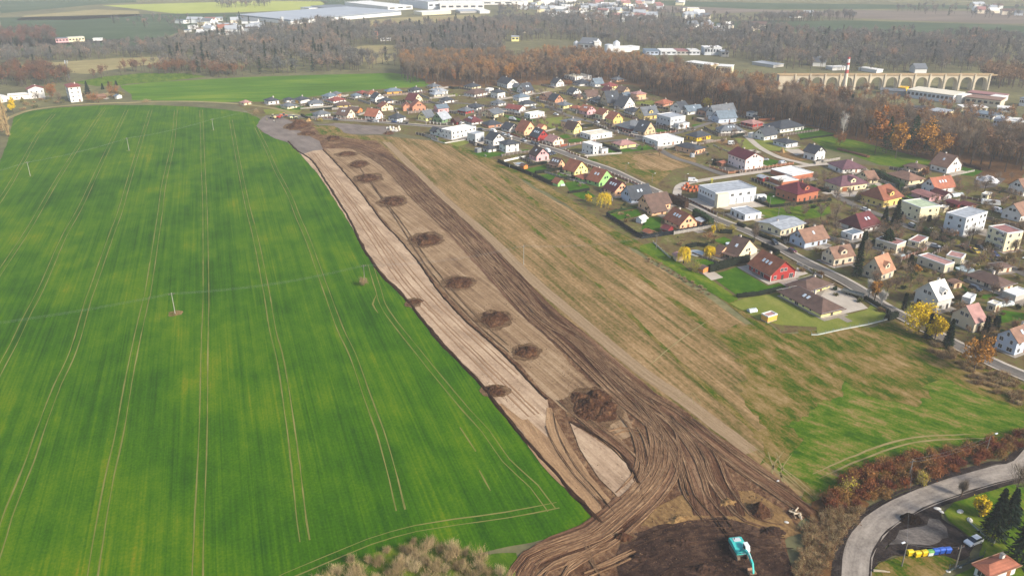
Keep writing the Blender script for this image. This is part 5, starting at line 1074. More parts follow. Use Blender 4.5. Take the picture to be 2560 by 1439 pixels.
def broad(seed, h=18, r=5, cb=.42, twigs=700, lf=500, lsize=.5, clumps=16, limbs=9, tw=.06, tl=1.9, trunk_r=.32):
    """broadleaf: tapered trunk with limbs; crown of twigs and clumped leaves"""
    rs = np.random.RandomState(seed); zc = h * (1 + cb) / 2; hz = h * (1 - cb) / 2
    lean = rs.uniform(-.03, .03, 2) * h; segs = []; k = 5
    pts = [np.array([lean[0] * t * t, lean[1] * t * t, h * .82 * t]) for t in np.linspace(0, 1, k + 1)]
    for i in range(k): segs.append((pts[i], pts[i + 1], trunk_r * (1 - i / k * .8), trunk_r * (1 - (i + 1) / k * .8)))
    tips = []
    for i in range(limbs):
        t = rs.uniform(cb * .75, .8); b = np.array([lean[0] * t * t, lean[1] * t * t, h * .82 * t]); a = rs.uniform(0, 6.28); out = r * rs.uniform(.5, .95) * (1.15 - t * .5)
        m = b + np.array([math.cos(a) * out * .5, math.sin(a) * out * .5, h * rs.uniform(.05, .12)]); e = b + np.array([math.cos(a) * out, math.sin(a) * out, h * rs.uniform(.14, .3)])
        e[2] = min(e[2], h * .96); segs.append((b, m, trunk_r * .45, trunk_r * .28)); segs.append((m, e, trunk_r * .28, .04)); tips.append(e); tips.append(m)
        for q in range(2):
            e2 = m + rs.normal(size=3) * r * .28 + np.array([0, 0, r * .3]); segs.append((m, e2, trunk_r * .2, .03)); tips.append(e2)
    trunk = tubes(segs, 5)
    cc = []
    for i in range(clumps):
        u = rs.normal(size=3); u /= np.linalg.norm(u); f = rs.uniform(.35, .88); cc.append([u[0] * r * f, u[1] * r * f, zc + u[2] * hz * f])
    cc = np.array(cc + [t for t in tips[:clumps // 2]])
    idx = rs.randint(0, len(cc), twigs); C = cc[idx] + rs.normal(size=(twigs, 3)) * r * .17
    D = C - np.array([lean[0] * .3, lean[1] * .3, zc - hz * .8]); D = D / np.linalg.norm(D, axis=1, keepdims=True) + rs.normal(size=D.shape) * .45 + [0, 0, .35]
    parts = []
    if twigs: parts.append(leaves(C, tw * rs.uniform(.7, 1.4, twigs), tl / tw, D, rs))
    lv = None
    if lf:
        idx = rs.randint(0, len(cc), lf); C = cc[idx] + rs.normal(size=(lf, 3)) * r * .15; lv = leaves(C, lsize * rs.uniform(.6, 1.3, lf), 1.2, None, rs)
    return trunk, (join(parts) if parts else None), lv
def conifer(seed, h=14, r=3, n=900, gap=0, cb=.06, droop=.25, size=.55, curve=1.0):
    rs = np.random.RandomState(seed); trunk = tubes([((0, 0, 0), (0, 0, h * .5), .22, .14), ((0, 0, h * .5), (0, 0, h * .97), .14, .03)], 5)
    t = rs.uniform(0, 1, n) ** .8; lay = np.round(t * 16) / 16 + rs.normal(size=n) * .012; z = h * (cb + (1 - cb) * lay)
    rad = r * (1 - lay) ** curve * (.8 + .2 * np.sin(lay * 50)) + .15; a = rs.uniform(0, 6.28, n); f = np.sqrt(rs.uniform(.12, 1, n)); 
    lob = 1 + .18 * np.sin(a * 5 + lay * 9)
    C = np.stack([np.cos(a) * rad * f * lob, np.sin(a) * rad * f * lob, z - f * rad * droop], 1)
    D = np.stack([np.cos(a), np.sin(a), np.full(n, -droop)], 1) + rs.normal(size=(n, 3)) * .25
    return trunk, leaves(C, size * rs.uniform(.7, 1.2, n), 1.9, D, rs)
def poplar(seed, h=26, r=2.2, n=1500):
    rs = np.random.RandomState(seed); trunk = tubes([((0, 0, 0), (.2, 0, h * .6), .45, .2), ((.2, 0, h * .6), (0, .1, h * .95), .2, .04)], 6)
    t = rs.uniform(0, 1, n); z = h * (.06 + .94 * t); rad = r * np.sin(np.clip(t * .93 + .12, 0, 1) * math.pi) ** .6 * (.75 + .25 * np.sin(z * 1.1)); a = rs.uniform(0, 6.28, n); f = np.sqrt(rs.uniform(0, 1, n))
    C = np.stack([np.cos(a) * rad * f, np.sin(a) * rad * f, z], 1); D = np.stack([np.cos(a) * .15, np.sin(a) * .15, np.ones(n)], 1) + rs.normal(size=(n, 3)) * .1
    return trunk, leaves(C, .13 * rs.uniform(.6, 1.3, n), 15, D, rs)
def willow(seed, h=8, r=3.5, n=1100):
    rs = np.random.RandomState(seed); trunk = tubes([((0, 0, 0), (.1, 0, h * .5), .28, .2), ((.1, 0, h * .5), (.8, .3, h * .85), .15, .05), ((.1, 0, h * .5), (-.8, -.3, h * .85), .15, .05)], 5)
    a = rs.uniform(0, 6.28, n); ph = rs.uniform(0, 1, n); f = np.sqrt(rs.uniform(.1, 1, n)); lob = 1 + .16 * np.sin(a * 6)
    zt = h * (.55 + .45 * np.sqrt(1 - np.clip(f * .95, 0, 1) ** 2)); z = zt - rs.uniform(0, 1, n) ** 1.2 * h * .62 * f; z = np.maximum(z, h * .08)
    C = np.stack([np.cos(a) * r * f * lob, np.sin(a) * r * f * lob, z], 1); D = np.stack([np.cos(a) * .2, np.sin(a) * .2, -np.ones(n)], 1) + rs.normal(size=(n, 3)) * .12
    return trunk, leaves(C, .13 * rs.uniform(.7, 1.4, n), 7, D, rs)
def shrub(seed, h=2.2, r=1.4, tw=350, lf=300, ls=.28):
    rs = np.random.RandomState(seed); cc = np.array([[rs.uniform(-.6, .6) * r, rs.uniform(-.6, .6) * r, h * rs.uniform(.35, .75)] for _ in range(6)])
    C = cc[rs.randint(0, 6, tw)] + rs.normal(size=(tw, 3)) * [r * .3, r * .3, h * .17]; C[:, 2] = np.abs(C[:, 2]); D = C + [0, 0, h * .5]; D = D / np.linalg.norm(D, axis=1, keepdims=True) + rs.normal(size=D.shape) * .3
    parts = [leaves(C, .045 * rs.uniform(.7, 1.4, tw), 18, D, rs)] if tw else []
    lvs = None
    if lf:
        C = cc[rs.randint(0, 6, lf)] + rs.normal(size=(lf, 3)) * [r * .3, r * .3, h * .16]; C[:, 2] = np.abs(C[:, 2]); lvs = leaves(C, ls * rs.uniform(.6, 1.3, lf), 1.2, None, rs)
    st = tubes([((0, 0, 0), (rs.uniform(-.5, .5) * r, rs.uniform(-.5, .5) * r, h * .7), .05, .02) for _ in range(5)], 3)
    return st, (join(parts) if parts else None), lvs
m_bark = leafmat('bark', ['3a3029', '4c4036', '57493c'])
m_birch = leafmat('birch_bark', ['a8a29a', 'bcb6ac'])
m_twig = leafmat('bare_twigs', ['64564a', '766555', '83735f', '6a5f52'])
m_oak = leafmat('brown_oak_leaves', ['6f5440', '7c5c3e', '925c32', '6b5c4a', '9c7040', '75654f'])
m_rust = leafmat('rust_leaves', ['7c4c28', '8a5628', '94622e'])
m_gold = leafmat('golden_needles', ['9a6a2c', 'aa782e', 'a27030'])
m_yel = leafmat('yellow_leaves', ['c8a818', 'd8b81c', 'ccae2a'])
m_yelg = leafmat('yellow_green_leaves', ['8a8a2a', 'a08f30'])
m_pine = leafmat('dark_needles', ['121f12', '18291a', '1b2c20'])
m_pineg = leafmat('green_needles', ['1c301a', '26401f', '203520'])
m_pop = leafmat('pale_poplar_twigs', ['b09468', 'a38a62'])
m_redb = leafmat('red_brown_leaves', ['5a2e20', '6e3c26', '83502f', '8c6a3a', '5c402c'])
m_tanb = leafmat('tan_twigs', ['94805a', 'a8926a', '84704e', 'b8a47c'])
m_garden = leafmat('garden_shrub_leaves', ['2a3a16', '3c4a1e', '4a2c1c', '5c4a2a', '6a6a28', '32301c'])
def proto(name, parts, mats):
    """parts: dict child name -> (V,T); returns dict of meshes"""
    return [(k, tri_mesh(k, v[0], v[1], mats[i])) for i, (k, v) in enumerate(parts.items()) if v is not None]
def plant(name, meshes, loc, sc, label, cat, group=None, scz=None):
    E = empty(name, loc, rnd.uniform(0, 6.28)); E.scale = (sc, sc, scz or sc); tag(E, label, cat, group)
    for k, me in meshes: link(k, me, E)
    return E
def mk_broad(seeds, leafm, barkm=m_bark, twigm=m_twig, **kw):
    out = []
    for s in seeds:
        tr, tw, lf = broad(s, **kw); d = {'trunk': tr}; ms = [barkm]
        if tw is not None and lf is not None:
            V, T = join([tw, lf]); me = tri_mesh('crown', V, T, [twigm, leafm], [0] * len(tw[1]) + [1] * len(lf[1]))
        else: me = tri_mesh('crown', *(tw if tw is not None else lf), twigm if tw is not None else leafm)
        out.append([('trunk', tri_mesh('trunk', *tr, barkm)), ('crown', me)])
    return out
OAK = mk_broad([1, 2, 3], m_oak, h=18, r=3.9, cb=.54, twigs=900, lf=420, lsize=.42, trunk_r=.4)
OAKL = mk_broad([4, 5], m_oak, h=18, r=4.0, cb=.5, twigs=500, lf=1300, lsize=.45, trunk_r=.4)
BARE = mk_broad([6, 7, 8], m_oak, h=18, r=3.9, cb=.52, twigs=1500, lf=60, lsize=.35, tw=.05, trunk_r=.4)
GOLD = mk_broad([9], m_gold, h=18, r=4.2, cb=.35, twigs=300, lf=1500, lsize=.4)
# near forest: individuals along the visible edge, the rest as one wood
def in_poly(x, y, P):
    c = False; n = len(P); j = n - 1
    for i in range(n):
        if (P[i][1] > y) != (P[j][1] > y) and x < (P[j][0] - P[i][0]) * (y - P[i][1]) / (P[j][1] - P[i][1]) + P[i][0]: c = not c
        j = i
    return c
EDGE = [(1066, 214), (1120, 214), (1185, 217), (1260, 212), (1330, 207), (1400, 203), (1480, 203), (1560, 203), (1600, 214), (1640, 238), (1700, 252), (1770, 268), (1850, 286), (1920, 300), (1985, 316), (2050, 332), (2110, 352), (2180, 360), (2240, 378), (2320, 398), (2400, 412), (2480, 425), (2560, 440), (2640, 455)]
EG = smooth_pts(gp(EDGE), 3)
placed = []
def ok(p, d): return all((p.x - q.x) ** 2 + (p.y - q.y) ** 2 > d * d for q in placed)
cntf = 0
for tries in range(9000):
    if cntf >= 280: break
    i = int(rnd.random() ** .9 * (len(EG) - 2)); b = EG[i]; t = (EG[i + 1] - EG[i]).normalized(); nrm = Vector((-t.y, t.x, 0))
    if nrm.y < 0: nrm = -nrm
    p = b + nrm * (rnd.random() ** 1.5 * 42 + .5) + t * rnd.uniform(-2, 2)
    if not ok(p, 5.2): continue
    x_ = 1280 + F * p.x / depth(p)
    if 1985 < x_ < 2330 and (p - b).length < 8: continue
    placed.append(p); cntf += 1
    k = rnd.random(); xr = x_
    if 1060 < xr < 1600: ms = rnd.choice(OAKL if k < .6 else (OAK if k < .9 else GOLD))
    elif xr < 1950: ms = rnd.choice(OAK if k < .5 else (BARE if k < .88 else OAKL))
    else: ms = rnd.choice(BARE if k < .6 else (OAK if k < .9 else OAKL))
    s = rnd.uniform(.72, 1.08) * (1.2 if xr > 1650 else 1)
    plant('forest_tree', ms, p, s, 'tall brown autumn tree standing in the wood beside the estate', 'tree', 'autumn trees along the wood edge', s * rnd.uniform(.9, 1.15))
# one wood: merged trees
LOW = []
for s, kw in ((21, dict(h=16, r=4.4, cb=.4, twigs=130, lf=90, lsize=.85, tw=.16, tl=2.6, limbs=4, clumps=10)), (22, dict(h=17, r=4.2, cb=.45, twigs=170, lf=30, lsize=.8, tw=.15, tl=2.6, limbs=5, clumps=10)), (23, dict(h=15, r=4.6, cb=.35, twigs=70, lf=170, lsize=.85, tw=.16, tl=2.4, limbs=4, clumps=12))):
    tr, tw, lf = broad(s, **kw); LOW.append((tr, join([tw, lf])))
LOWN = []
for s, lf_, tw_ in ((31, 110, 260), (32, 40, 340), (33, 220, 180)):
    tr, tw, lf = broad(s, h=18, r=3.7, cb=.56, twigs=tw_, lf=lf_, lsize=.55, tw=.12, tl=2.4, limbs=6, clumps=12, trunk_r=.4); LOWN.append((tr, join([tw, lf])))
trc, cc_ = conifer(24, h=17, r=3.2, n=150, size=1.1); LOWC = (trc, cc_)
def wood(name, poly, n, cols, label, conif=0.03, sc=(.7, 1.05), avoid=(), seed=1, bark='4a4038', tintfun=None, extra=None, tpl=None):
    rs = np.random.RandomState(seed); xs = [p[0] for p in poly]; ys = [p[1] for p in poly]; V = []; T = []; MI = []; TI = []; o = 0; c = 0; tries = 0
    gpoly = [(G(*p).x, G(*p).y) for p in poly]; gx = [p[0] for p in gpoly]; gy = [p[1] for p in gpoly]
    while c < n and tries < n * 30:
        tries += 1; x, y = rs.uniform(min(gx), max(gx)), rs.uniform(min(gy), max(gy))
        if not in_poly(x, y, gpoly) or any(in_poly(x, y, a) for a in avoid): continue
        if noise.noise(Vector((x * .012, y * .012, seed))) < -.22 and rs.rand() < .7: continue
        c += 1; s = rs.uniform(*sc); a = rs.uniform(0, 6.28); ca, sa = math.cos(a), math.sin(a)
        con = rs.rand() < conif; tr, cr = LOWC if con else (tpl or LOW)[rs.randint(3)]
        ti = 1.0 if con else rs.uniform(0, .82)
        if not con: ti = min(.82, max(0, .41 + .5 * noise.noise(Vector((x * .02, y * .02, 4))) + rs.uniform(-.3, .3)))
        for (v, t), mi in ((tr, 0), (cr, 1)):
            w = np.stack([v[:, 0] * ca - v[:, 1] * sa, v[:, 0] * sa + v[:, 1] * ca, v[:, 2]], 1) * s + [x, y, 0]
            V.append(w); T.append(t + o); o += len(w); MI += [mi] * len(t); TI += [ti] * len(t)
    me = tri_mesh(name, np.concatenate(V), np.concatenate(T), [mat(bark, .9), leafmat(name + '_leaves', cols + ['1a2a1c'], 'tint')], MI, tint=TI)
    ob = link(name, me); tag(ob, label, 'wood', None, 'stuff'); return ob
def gpoly(pts): return [(G(*p).x, G(*p).y) for p in pts]
AV = [gpoly([(120, 158), (446, 141), (440, 152), (300, 172), (150, 180)]), gpoly([(858, 122), (905, 114), (1000, 113), (998, 128), (985, 152), (880, 150)])]
wood('wood', [(1005, 205), (1000, 165), (1250, 152), (1500, 156), (1700, 190), (2000, 258), (2300, 325), (2560, 380), (2700, 415), (2700, 440), (2560, 412), (2320, 378), (2110, 335), (1920, 288), (1770, 256), (1600, 204), (1400, 194), (1180, 206), (1080, 208)], 900,
     ['5c5248', '695e50', '78624a', '88643e', '9a7042', '726856'], 'dense brown autumn wood behind the estate', .01, (.85, 1.1), seed=2, tpl=LOWN)
GREY_HAZED = ['4c4e4e', '565754', '605e58', '666058', '75685c', '866a56']  # bare twig greys, with some distance haze lightened into the colours
wood('wood', [(445, 150), (560, 92), (800, 64), (1000, 74), (1240, 60), (1260, 150), (1010, 160), (990, 180), (780, 184), (560, 188), (430, 180), (380, 172), (440, 155)], 1500, GREY_HAZED, 'grey leafless woods in the valley behind the green field', .09, (.8, 1.15), AV, 3)
wood('wood', [(0, 128), (240, 122), (430, 104), (560, 92), (445, 140), (240, 150), (0, 166)], 420, GREY_HAZED, 'grey woods along the left valley', .03, (.6, .9), AV, 4)
wood('wood', [(210, 196), (300, 178), (520, 172), (620, 188), (560, 196), (500, 190), (360, 186), (260, 196), (200, 206)], 90, ['5a4a3c', '6a4a38', '744e34', '6a5844'], 'reddish brown tree belt above the left green slope', .0, (.6, .9), AV, 5)
wood('wood', [(0, 188), (60, 182), (120, 180), (175, 200), (180, 212), (100, 216), (0, 222)], 110, ['4c3c32', '5c4436', '6e4630', '5a5040'], 'dark brown wood behind the left hamlet', .02, (.75, 1.05), AV, 6)
wood('wood', [(1240, 62), (1400, 48), (1700, 62), (1880, 78), (2100, 92), (2330, 88), (2560, 102), (2560, 182), (2450, 184), (2000, 178), (1860, 150), (1640, 128), (1420, 100), (1240, 105)], 1900, GREY_HAZED, 'wide grey leafless forest across the right distance', .04, (.8, 1.15), (), 7)
wood('wood', [(1890, 52), (2130, 44), (2135, 52), (1900, 58)], 130, GREY_HAZED, 'grove between the far fields at the top right', .02, (.8, 1.1), (), 8)
wood('wood', [(540, 14), (680, 12), (660, 20), (545, 21)], 60, GREY_HAZED, 'small grove on the bright lime field', .02, (.7, 1), (), 9)
wood('wood', [(1880, 200), (1975, 206), (2050, 232), (2180, 236), (2260, 250), (2420, 262), (2560, 270), (2560, 330), (2300, 290), (2100, 250), (1900, 225)], 90, ['6a5844', '7a6048', '8a6a4a', '96704a'], 'sunlit brown trees around the viaduct foot', .02, (.45, .8), [gpoly([(2180, 200), (2560, 215), (2560, 300), (2300, 268)])], 10)
wood('wood', [(2450, 196), (2560, 186), (2560, 222), (2470, 222)], 60, ['7a6048', '8a6a4a', '6a5844'], 'brown trees hiding the right end of the viaduct', .02, (.9, 1.2), (), 12)
wood('wood', [(60, 66), (350, 50), (640, 52), (620, 88), (440, 96), (300, 60)], 60, GREY_HAZED, 'scattered field trees in the left distance', .1, (.6, .9), (), 13)
wood('wood', [(0, 92), (60, 84), (140, 90), (150, 110), (0, 118)], 110, ['4c4640', '5c4a42', '6a4436'], 'grove at the left edge of the distant fields', .0, (.8, 1.1), (), 14)
wood('wood', [(1240, 20), (1500, 12), (1760, 40), (1900, 52), (1890, 72), (1700, 58), (1400, 45), (1240, 58)], 420, GREY_HAZED, 'trees between the roofs of the far town', .1, (.55, .85), (), 15)
wood('wood', [(2240, 18), (2560, 24), (2560, 50), (2420, 46), (2240, 30)], 60, GREY_HAZED, 'trees around the far farm at the top right', .02, (.7, 1), (), 16)

# ---- single trees and shrubs ----
ONE = {}
def single(kind, b, t, wpx, label, name, cat='tree', seed=None):
    """b, t: base and top pixels"""
    p = G(*b); h = hgt(p, t); r = wpx / 2 / F * depth(p); ks = max(1, h / 9); sd = seed or int(b[0] * 3 + b[1])
    if kind == 'willow': tr, cr = willow(sd, h, r); ms = [('trunk', tri_mesh('trunk', *tr, m_bark)), ('crown', tri_mesh('crown', *cr, m_yel))]
    elif kind == 'yellow': tr, tw, lf = broad(sd, h, r, .18, 500, 2600, .34 * ks, 22, 8, .05, 1.4, .22); V, T = join([tw, lf]); ms = [('trunk', tri_mesh('trunk', *tr, m_bark)), ('crown', tri_mesh('crown', V, T, [m_twig, m_yel], [0] * len(tw[1]) + [1] * len(lf[1])))]
    elif kind == 'orange': tr, tw, lf = broad(sd, h, r, .2, 500, 1500, .35 * ks, 16, 8, .05, 1.5, .22); V, T = join([tw, lf]); ms = [('trunk', tri_mesh('trunk', *tr, m_bark)), ('crown', tri_mesh('crown', V, T, [m_twig, m_gold], [0] * len(tw[1]) + [1] * len(lf[1])))]
    elif kind == 'rust': tr, tw, lf = broad(sd, h, r, .2, 700, 1200, .35 * ks, 16, 9, .05, 1.5, .25); V, T = join([tw, lf]); ms = [('trunk', tri_mesh('trunk', *tr, m_bark)), ('crown', tri_mesh('crown', V, T, [m_twig, m_rust], [0] * len(tw[1]) + [1] * len(lf[1])))]
    elif kind in ('bare', 'birch'):
        tr, tw, lf = broad(sd, h, r, .25, 900, 0, .3, 16, 12, .035 if kind == 'bare' else .06, 1.3, .2 if kind == 'bare' else .28); ms = [('trunk', tri_mesh('trunk', *tr, m_bark if kind == 'bare' else m_birch)), ('crown', tri_mesh('crown', *tw, m_twig if kind == 'bare' else m_birch))]
    elif kind in ('spruce', 'pine', 'thuja'):
        tr, cr = conifer(sd, h, r, 1500 if kind != 'thuja' else 900, cb=.03 if kind != 'pine' else .12, droop=.25 if kind != 'thuja' else -.3, size=.5 if kind != 'thuja' else .3, curve=1.0 if kind == 'spruce' else (.55 if kind == 'pine' else .35)); ms = [('trunk', tri_mesh('trunk', *tr, m_bark)), ('crown', tri_mesh('crown', *cr, m_pine if kind != 'pine' else m_pineg))]
    elif kind == 'larch': tr, cr = conifer(sd, h, r, 1500, cb=.25, size=.42 * ks, curve=.6); ms = [('trunk', tri_mesh('trunk', *tr, m_bark)), ('crown', tri_mesh('crown', *cr, m_gold))]
    elif kind == 'poplar': tr, cr = poplar(sd, h, r); ms = [('trunk', tri_mesh('trunk', *tr, m_bark)), ('crown', tri_mesh('crown', *cr, m_pop))]
    elif kind in ('bush', 'redbush', 'ybush', 'tanbush', 'gbush'):
        st, tw, lf = shrub(sd, h, r, 500, 500, .25); V, T = join([tw, lf]); lm = dict(bush=m_garden, redbush=m_redb, ybush=m_yelg, tanbush=m_tanb, gbush=m_pineg)[kind]; ms = [('stems', tri_mesh('stems', *st, m_bark)), ('foliage', tri_mesh('foliage', V, T, [m_tanb, lm], [0] * len(tw[1]) + [1] * len(lf[1])))]
    E = empty(name, p, 0); tag(E, label, cat)
    for k, me in ms: link(k, me, E)
for s in [('rust', (2187, 385), 262, 56, 'big orange brown oak standing in the meadow below the wood', 'oak_tree'), ('orange', (2238, 396), 290, 44, 'slim golden larch between the dark pines', 'larch_tree'),
          ('orange', (2330, 402), 312, 84, 'large golden larch leaning over the meadow, brightest of the wood edge', 'larch_tree'), ('rust', (2290, 392), 330, 44, 'smaller rusty larch left of the large golden one', 'larch_tree'), ('pine', (2214, 384), 292, 34, 'dark pine left of the slim golden larch', 'pine_tree'),
          ('pine', (2276, 388), 288, 44, 'dark spreading pine right of the slim golden larch', 'pine_tree'), ('pine', (2316, 388), 302, 44, 'dark pine behind the large golden larch', 'pine_tree'), ('birch', (2104, 350), 268, 30, 'bare white birch at the wood edge', 'birch_tree'),
          ('rust', (2099, 363), 328, 34, 'round orange tree on the grass below the white birch', 'tree'), ('yellow', (2296, 832), 752, 80, 'big bright yellow tree between the street and the meadow', 'tree'), ('yellow', (2336, 852), 790, 48, 'smaller bright yellow tree right of the big one', 'tree'),
          ('spruce', (2318, 846), 786, 26, 'dark spruce squeezed between the two bright yellow trees', 'spruce_tree'), ('spruce', (2368, 868), 800, 30, 'dark spruce right of the bright yellow trees', 'spruce_tree'), ('thuja', (2462, 834), 790, 20, 'dark columnar yew left of its twin at the brown roofed house', 'yew_tree'),
          ('thuja', (2487, 826), 789, 24, 'broad dark yew right of the columnar one', 'yew_tree'), ('orange', (2186, 752), 700, 34, 'orange birch by the street opposite the paved yard', 'birch_tree'), ('birch', (2170, 748), 690, 22, 'white stemmed bare birch left of the orange one', 'birch_tree'),
          ('birch', (2203, 762), 722, 22, 'white forked birch right of the orange one', 'birch_tree'), ('spruce', (2141, 692), 584, 30, 'tall blue spruce between the two beige houses', 'spruce_tree'), ('pine', (2216, 622), 572, 54, 'spreading pine in front of the rose flat roofs', 'pine_tree'),
          ('spruce', (2208, 570), 518, 32, 'black spruce left of its taller neighbour by the cream cube house', 'spruce_tree'), ('spruce', (2236, 572), 500, 40, 'tallest black spruce beside the cream cube house', 'spruce_tree'), ('spruce', (2160, 619), 580, 24, 'small spruce behind the brown tiled roof', 'spruce_tree'),
          ('thuja', (2273, 676), 636, 18, 'tall dark thuja between the beige and flat roofed houses', 'thuja_tree'), ('gbush', (2262, 634), 614, 14, 'clipped round yew beside the thuja', 'yew_bush', 'shrub'), ('thuja', (2259, 776), 733, 14, 'narrow dark thuja left of the white metal roof', 'thuja_tree'),
          ('orange', (2291, 678), 664, 22, 'small orange tree behind the long flat roofed block', 'tree'), ('ybush', (2436, 672), 660, 20, 'yellow green bush beside the small pool', 'bush', 'shrub'), ('ybush', (2462, 653), 632, 34, 'wide yellow brown bush near the pink cube house', 'bush', 'shrub'),
          ('willow', (1510, 519), 482, 36, 'weeping yellow willow behind the blue grey house', 'willow_tree'), ('yellow', (1470, 505), 484, 18, 'small yellow tree left of the weeping willow', 'tree'), ('willow', (1709, 658), 618, 32, 'yellow weeping willow beside the pink roofed hut', 'willow_tree'),
          ('ybush', (1735, 679), 648, 28, 'yellow green tree behind the orange brown shed', 'tree'), ('willow', (1773, 641), 617, 28, 'round golden weeping willow beside the garden pond', 'willow_tree'), ('redbush', (1769, 600), 580, 42, 'dense red brown shrub in the corner garden', 'shrub', 'shrub'),
          ('yellow', (1781, 585), 562, 12, 'narrow golden tree beside the lamp in the corner garden', 'tree'), ('ybush', (1802, 578), 556, 32, 'yellow leaved tree by the street corner', 'tree'), ('ybush', (1828, 580), 560, 22, 'pale yellow tree right of the yellow leaved one', 'tree'),
          ('bare', (2051, 548), 506, 24, 'bare dark tree on the lawn left of its twin', 'tree'), ('bare', (2087, 562), 500, 30, 'larger bare dark tree beside the maroon roofed house', 'tree'), ('bare', (2461, 478), 436, 44, 'bare spreading tree on the gravel plot', 'tree'),
          ('bare', (1886, 604), 548, 26, 'bare tall tree beside the street pole', 'tree'), ('orange', (2434, 928), 838, 72, 'orange and yellow bush by the narrow street at the meadow edge', 'tree'), ('yellow', (2447, 1292), 1236, 40, 'yellow leaved tree left of the dark spruces', 'tree'),
          ('bare', (2402, 1242), 1198, 26, 'slender leafless tree beside the curved road', 'tree'), ('bare', (2537, 1238), 1148, 64, 'gnarled bare tree at the right edge above the road', 'tree'), ('spruce', (2480, 1345), 1225, 86, 'large near black spruce at the lower right', 'spruce_tree'),
          ('spruce', (2552, 1410), 1240, 96, 'near black spruce cut by the right edge', 'spruce_tree'), ('spruce', (2520, 1310), 1225, 70, 'near black spruce behind its two neighbours', 'spruce_tree'), ('ybush', (2302, 1213), 1176, 26, 'yellow shrub standing out of the red hedge', 'shrub', 'shrub'),
          ('ybush', (2124, 1240), 1200, 44, 'yellow topped shrub at the left part of the red hedge', 'shrub', 'shrub'), ('poplar', (22, 342), 218, 22, 'tall pale bare poplar at the left edge', 'poplar_tree'), ('poplar', (6, 330), 238, 20, 'second pale poplar behind the tall one', 'poplar_tree'),
          ('yellow', (33, 282), 244, 18, 'yellow tree right behind the poplars', 'tree'), ('spruce', (220, 236), 204, 20, 'dark spruce right of the square white villa', 'spruce_tree'), ('spruce', (257, 224), 210, 8, 'tiny spruce, left of three in the hamlet', 'spruce_tree'),
          ('spruce', (273, 219), 204, 7, 'tiny spruce, middle of three in the hamlet', 'spruce_tree'), ('spruce', (291, 214), 203, 7, 'tiny spruce, right of three in the hamlet', 'spruce_tree'), ('rust', (286, 240), 211, 34, 'round rusty tree beside the tiny white cabin', 'tree'),
          ('rust', (130, 250), 208, 36, 'rusty bare tree left of the square white villa', 'tree'), ('bare', (150, 262), 225, 26, 'grey bare tree in front of the square white villa', 'tree'), ('bare', (92, 256), 228, 26, 'grey bare tree before the red brown roofed block', 'tree'),
          ('rust', (235, 256), 234, 40, 'brown bushy tree under the dark spruce', 'tree'), ('tanbush', (368, 256), 248, 24, 'brown bush on the bend of the field road', 'bush', 'shrub'), ('tanbush', (641, 290), 272, 24, 'brown bare bush at the start of the estate road', 'bush', 'shrub'),
          ('tanbush', (909, 714), 694, 22, 'round tan bush around the near wooden pole', 'bush', 'shrub'), ('ybush', (801, 304), 296, 14, 'yellow round bush by the upper street', 'bush', 'shrub'), ('ybush', (1289, 262), 250, 14, 'yellow tree behind the white bungalow roof', 'tree'),
          ('ybush', (1357, 270), 260, 10, 'small yellow tree at the street fork', 'tree'), ('yellow', (1768, 268), 245, 24, 'light yellow tree before the dark wood', 'tree'), ('rust', (1420, 212), 203, 26, 'orange bush in the yellow grass near the white gabled house', 'bush', 'shrub'),
          ('gbush', (1622, 232), 222, 22, 'dark green round bush at the wood edge', 'bush', 'shrub'), ('ybush', (1600, 300), 288, 10, 'light green bush beside the mustard house', 'bush', 'shrub'), ('gbush', (1618, 303), 291, 12, 'dark bush in front of the mustard house', 'bush', 'shrub'),
          ('spruce', (1786, 412), 398, 16, 'dark spruce beside the orange carport roof', 'spruce_tree'), ('gbush', (2207, 432), 422, 16, 'round dark bush at the top of the tall hedge', 'bush', 'shrub'), ('rust', (2312, 444), 416, 18, 'rust coloured garden tree below the balcony house', 'tree'),
          ('gbush', (2298, 442), 424, 20, 'dark green garden bush left of the rust coloured tree', 'bush', 'shrub'), ('gbush', (2148, 502), 490, 16, 'dark round bush at the yellow villa driveway', 'bush', 'shrub'), ('bare', (2430, 600), 560, 40, 'bare tree in front of the tall white cube', 'tree'),
          ('thuja', (2322, 555), 538, 12, 'dark conical yew in front of the cream cube house', 'yew_tree'), ('spruce', (1280 + 1060, 600), 590, 8, 'little dark spruce behind the parked cars', 'spruce_tree'), ('bare', (2536, 630), 596, 22, 'thin bare tree right of the pink roofed cube', 'tree')]:
    if len(s) == 7: single(s[0], s[1], s[2], s[3], s[4], s[5], s[6])
    else: single(*s[:6])
SHR = {}
def shset(key, lm, twm, n=4, **kw):
    L_ = []
    for i in range(n):
        st, tw, lf = shrub(100 + i + hash(key) % 1 + len(key) * 7, **kw); parts = [x for x in (tw, lf) if x is not None]; V, T = join(parts); mi = ([0] * len(tw[1]) if tw is not None else []) + ([1] * len(lf[1]) if lf is not None else [])
        L_.append([('stems', tri_mesh('stems', *st, m_bark)), ('foliage', tri_mesh('foliage', V, T, [twm, lm], mi))])
    SHR[key] = L_
shset('red', m_redb, m_redb, h=3.2, r=2.0, tw=450, lf=800, ls=.26); shset('tan', m_tanb, m_tanb, h=3.3, r=1.6, tw=650, lf=20, ls=.2)
shset('garden', m_garden, m_tanb, h=1.8, r=1.2, tw=200, lf=500, ls=.22); shset('dark', m_pineg, m_pineg, h=1.6, r=.9, tw=60, lf=500, ls=.2)
M_redtan = leafmat('russet_scrub', ['5a3a26', '6a4630', '7a5a3e', '4f3426']); shset('scrub', M_redtan, m_tanb, h=1.6, r=1.5, tw=600, lf=250, ls=.2)
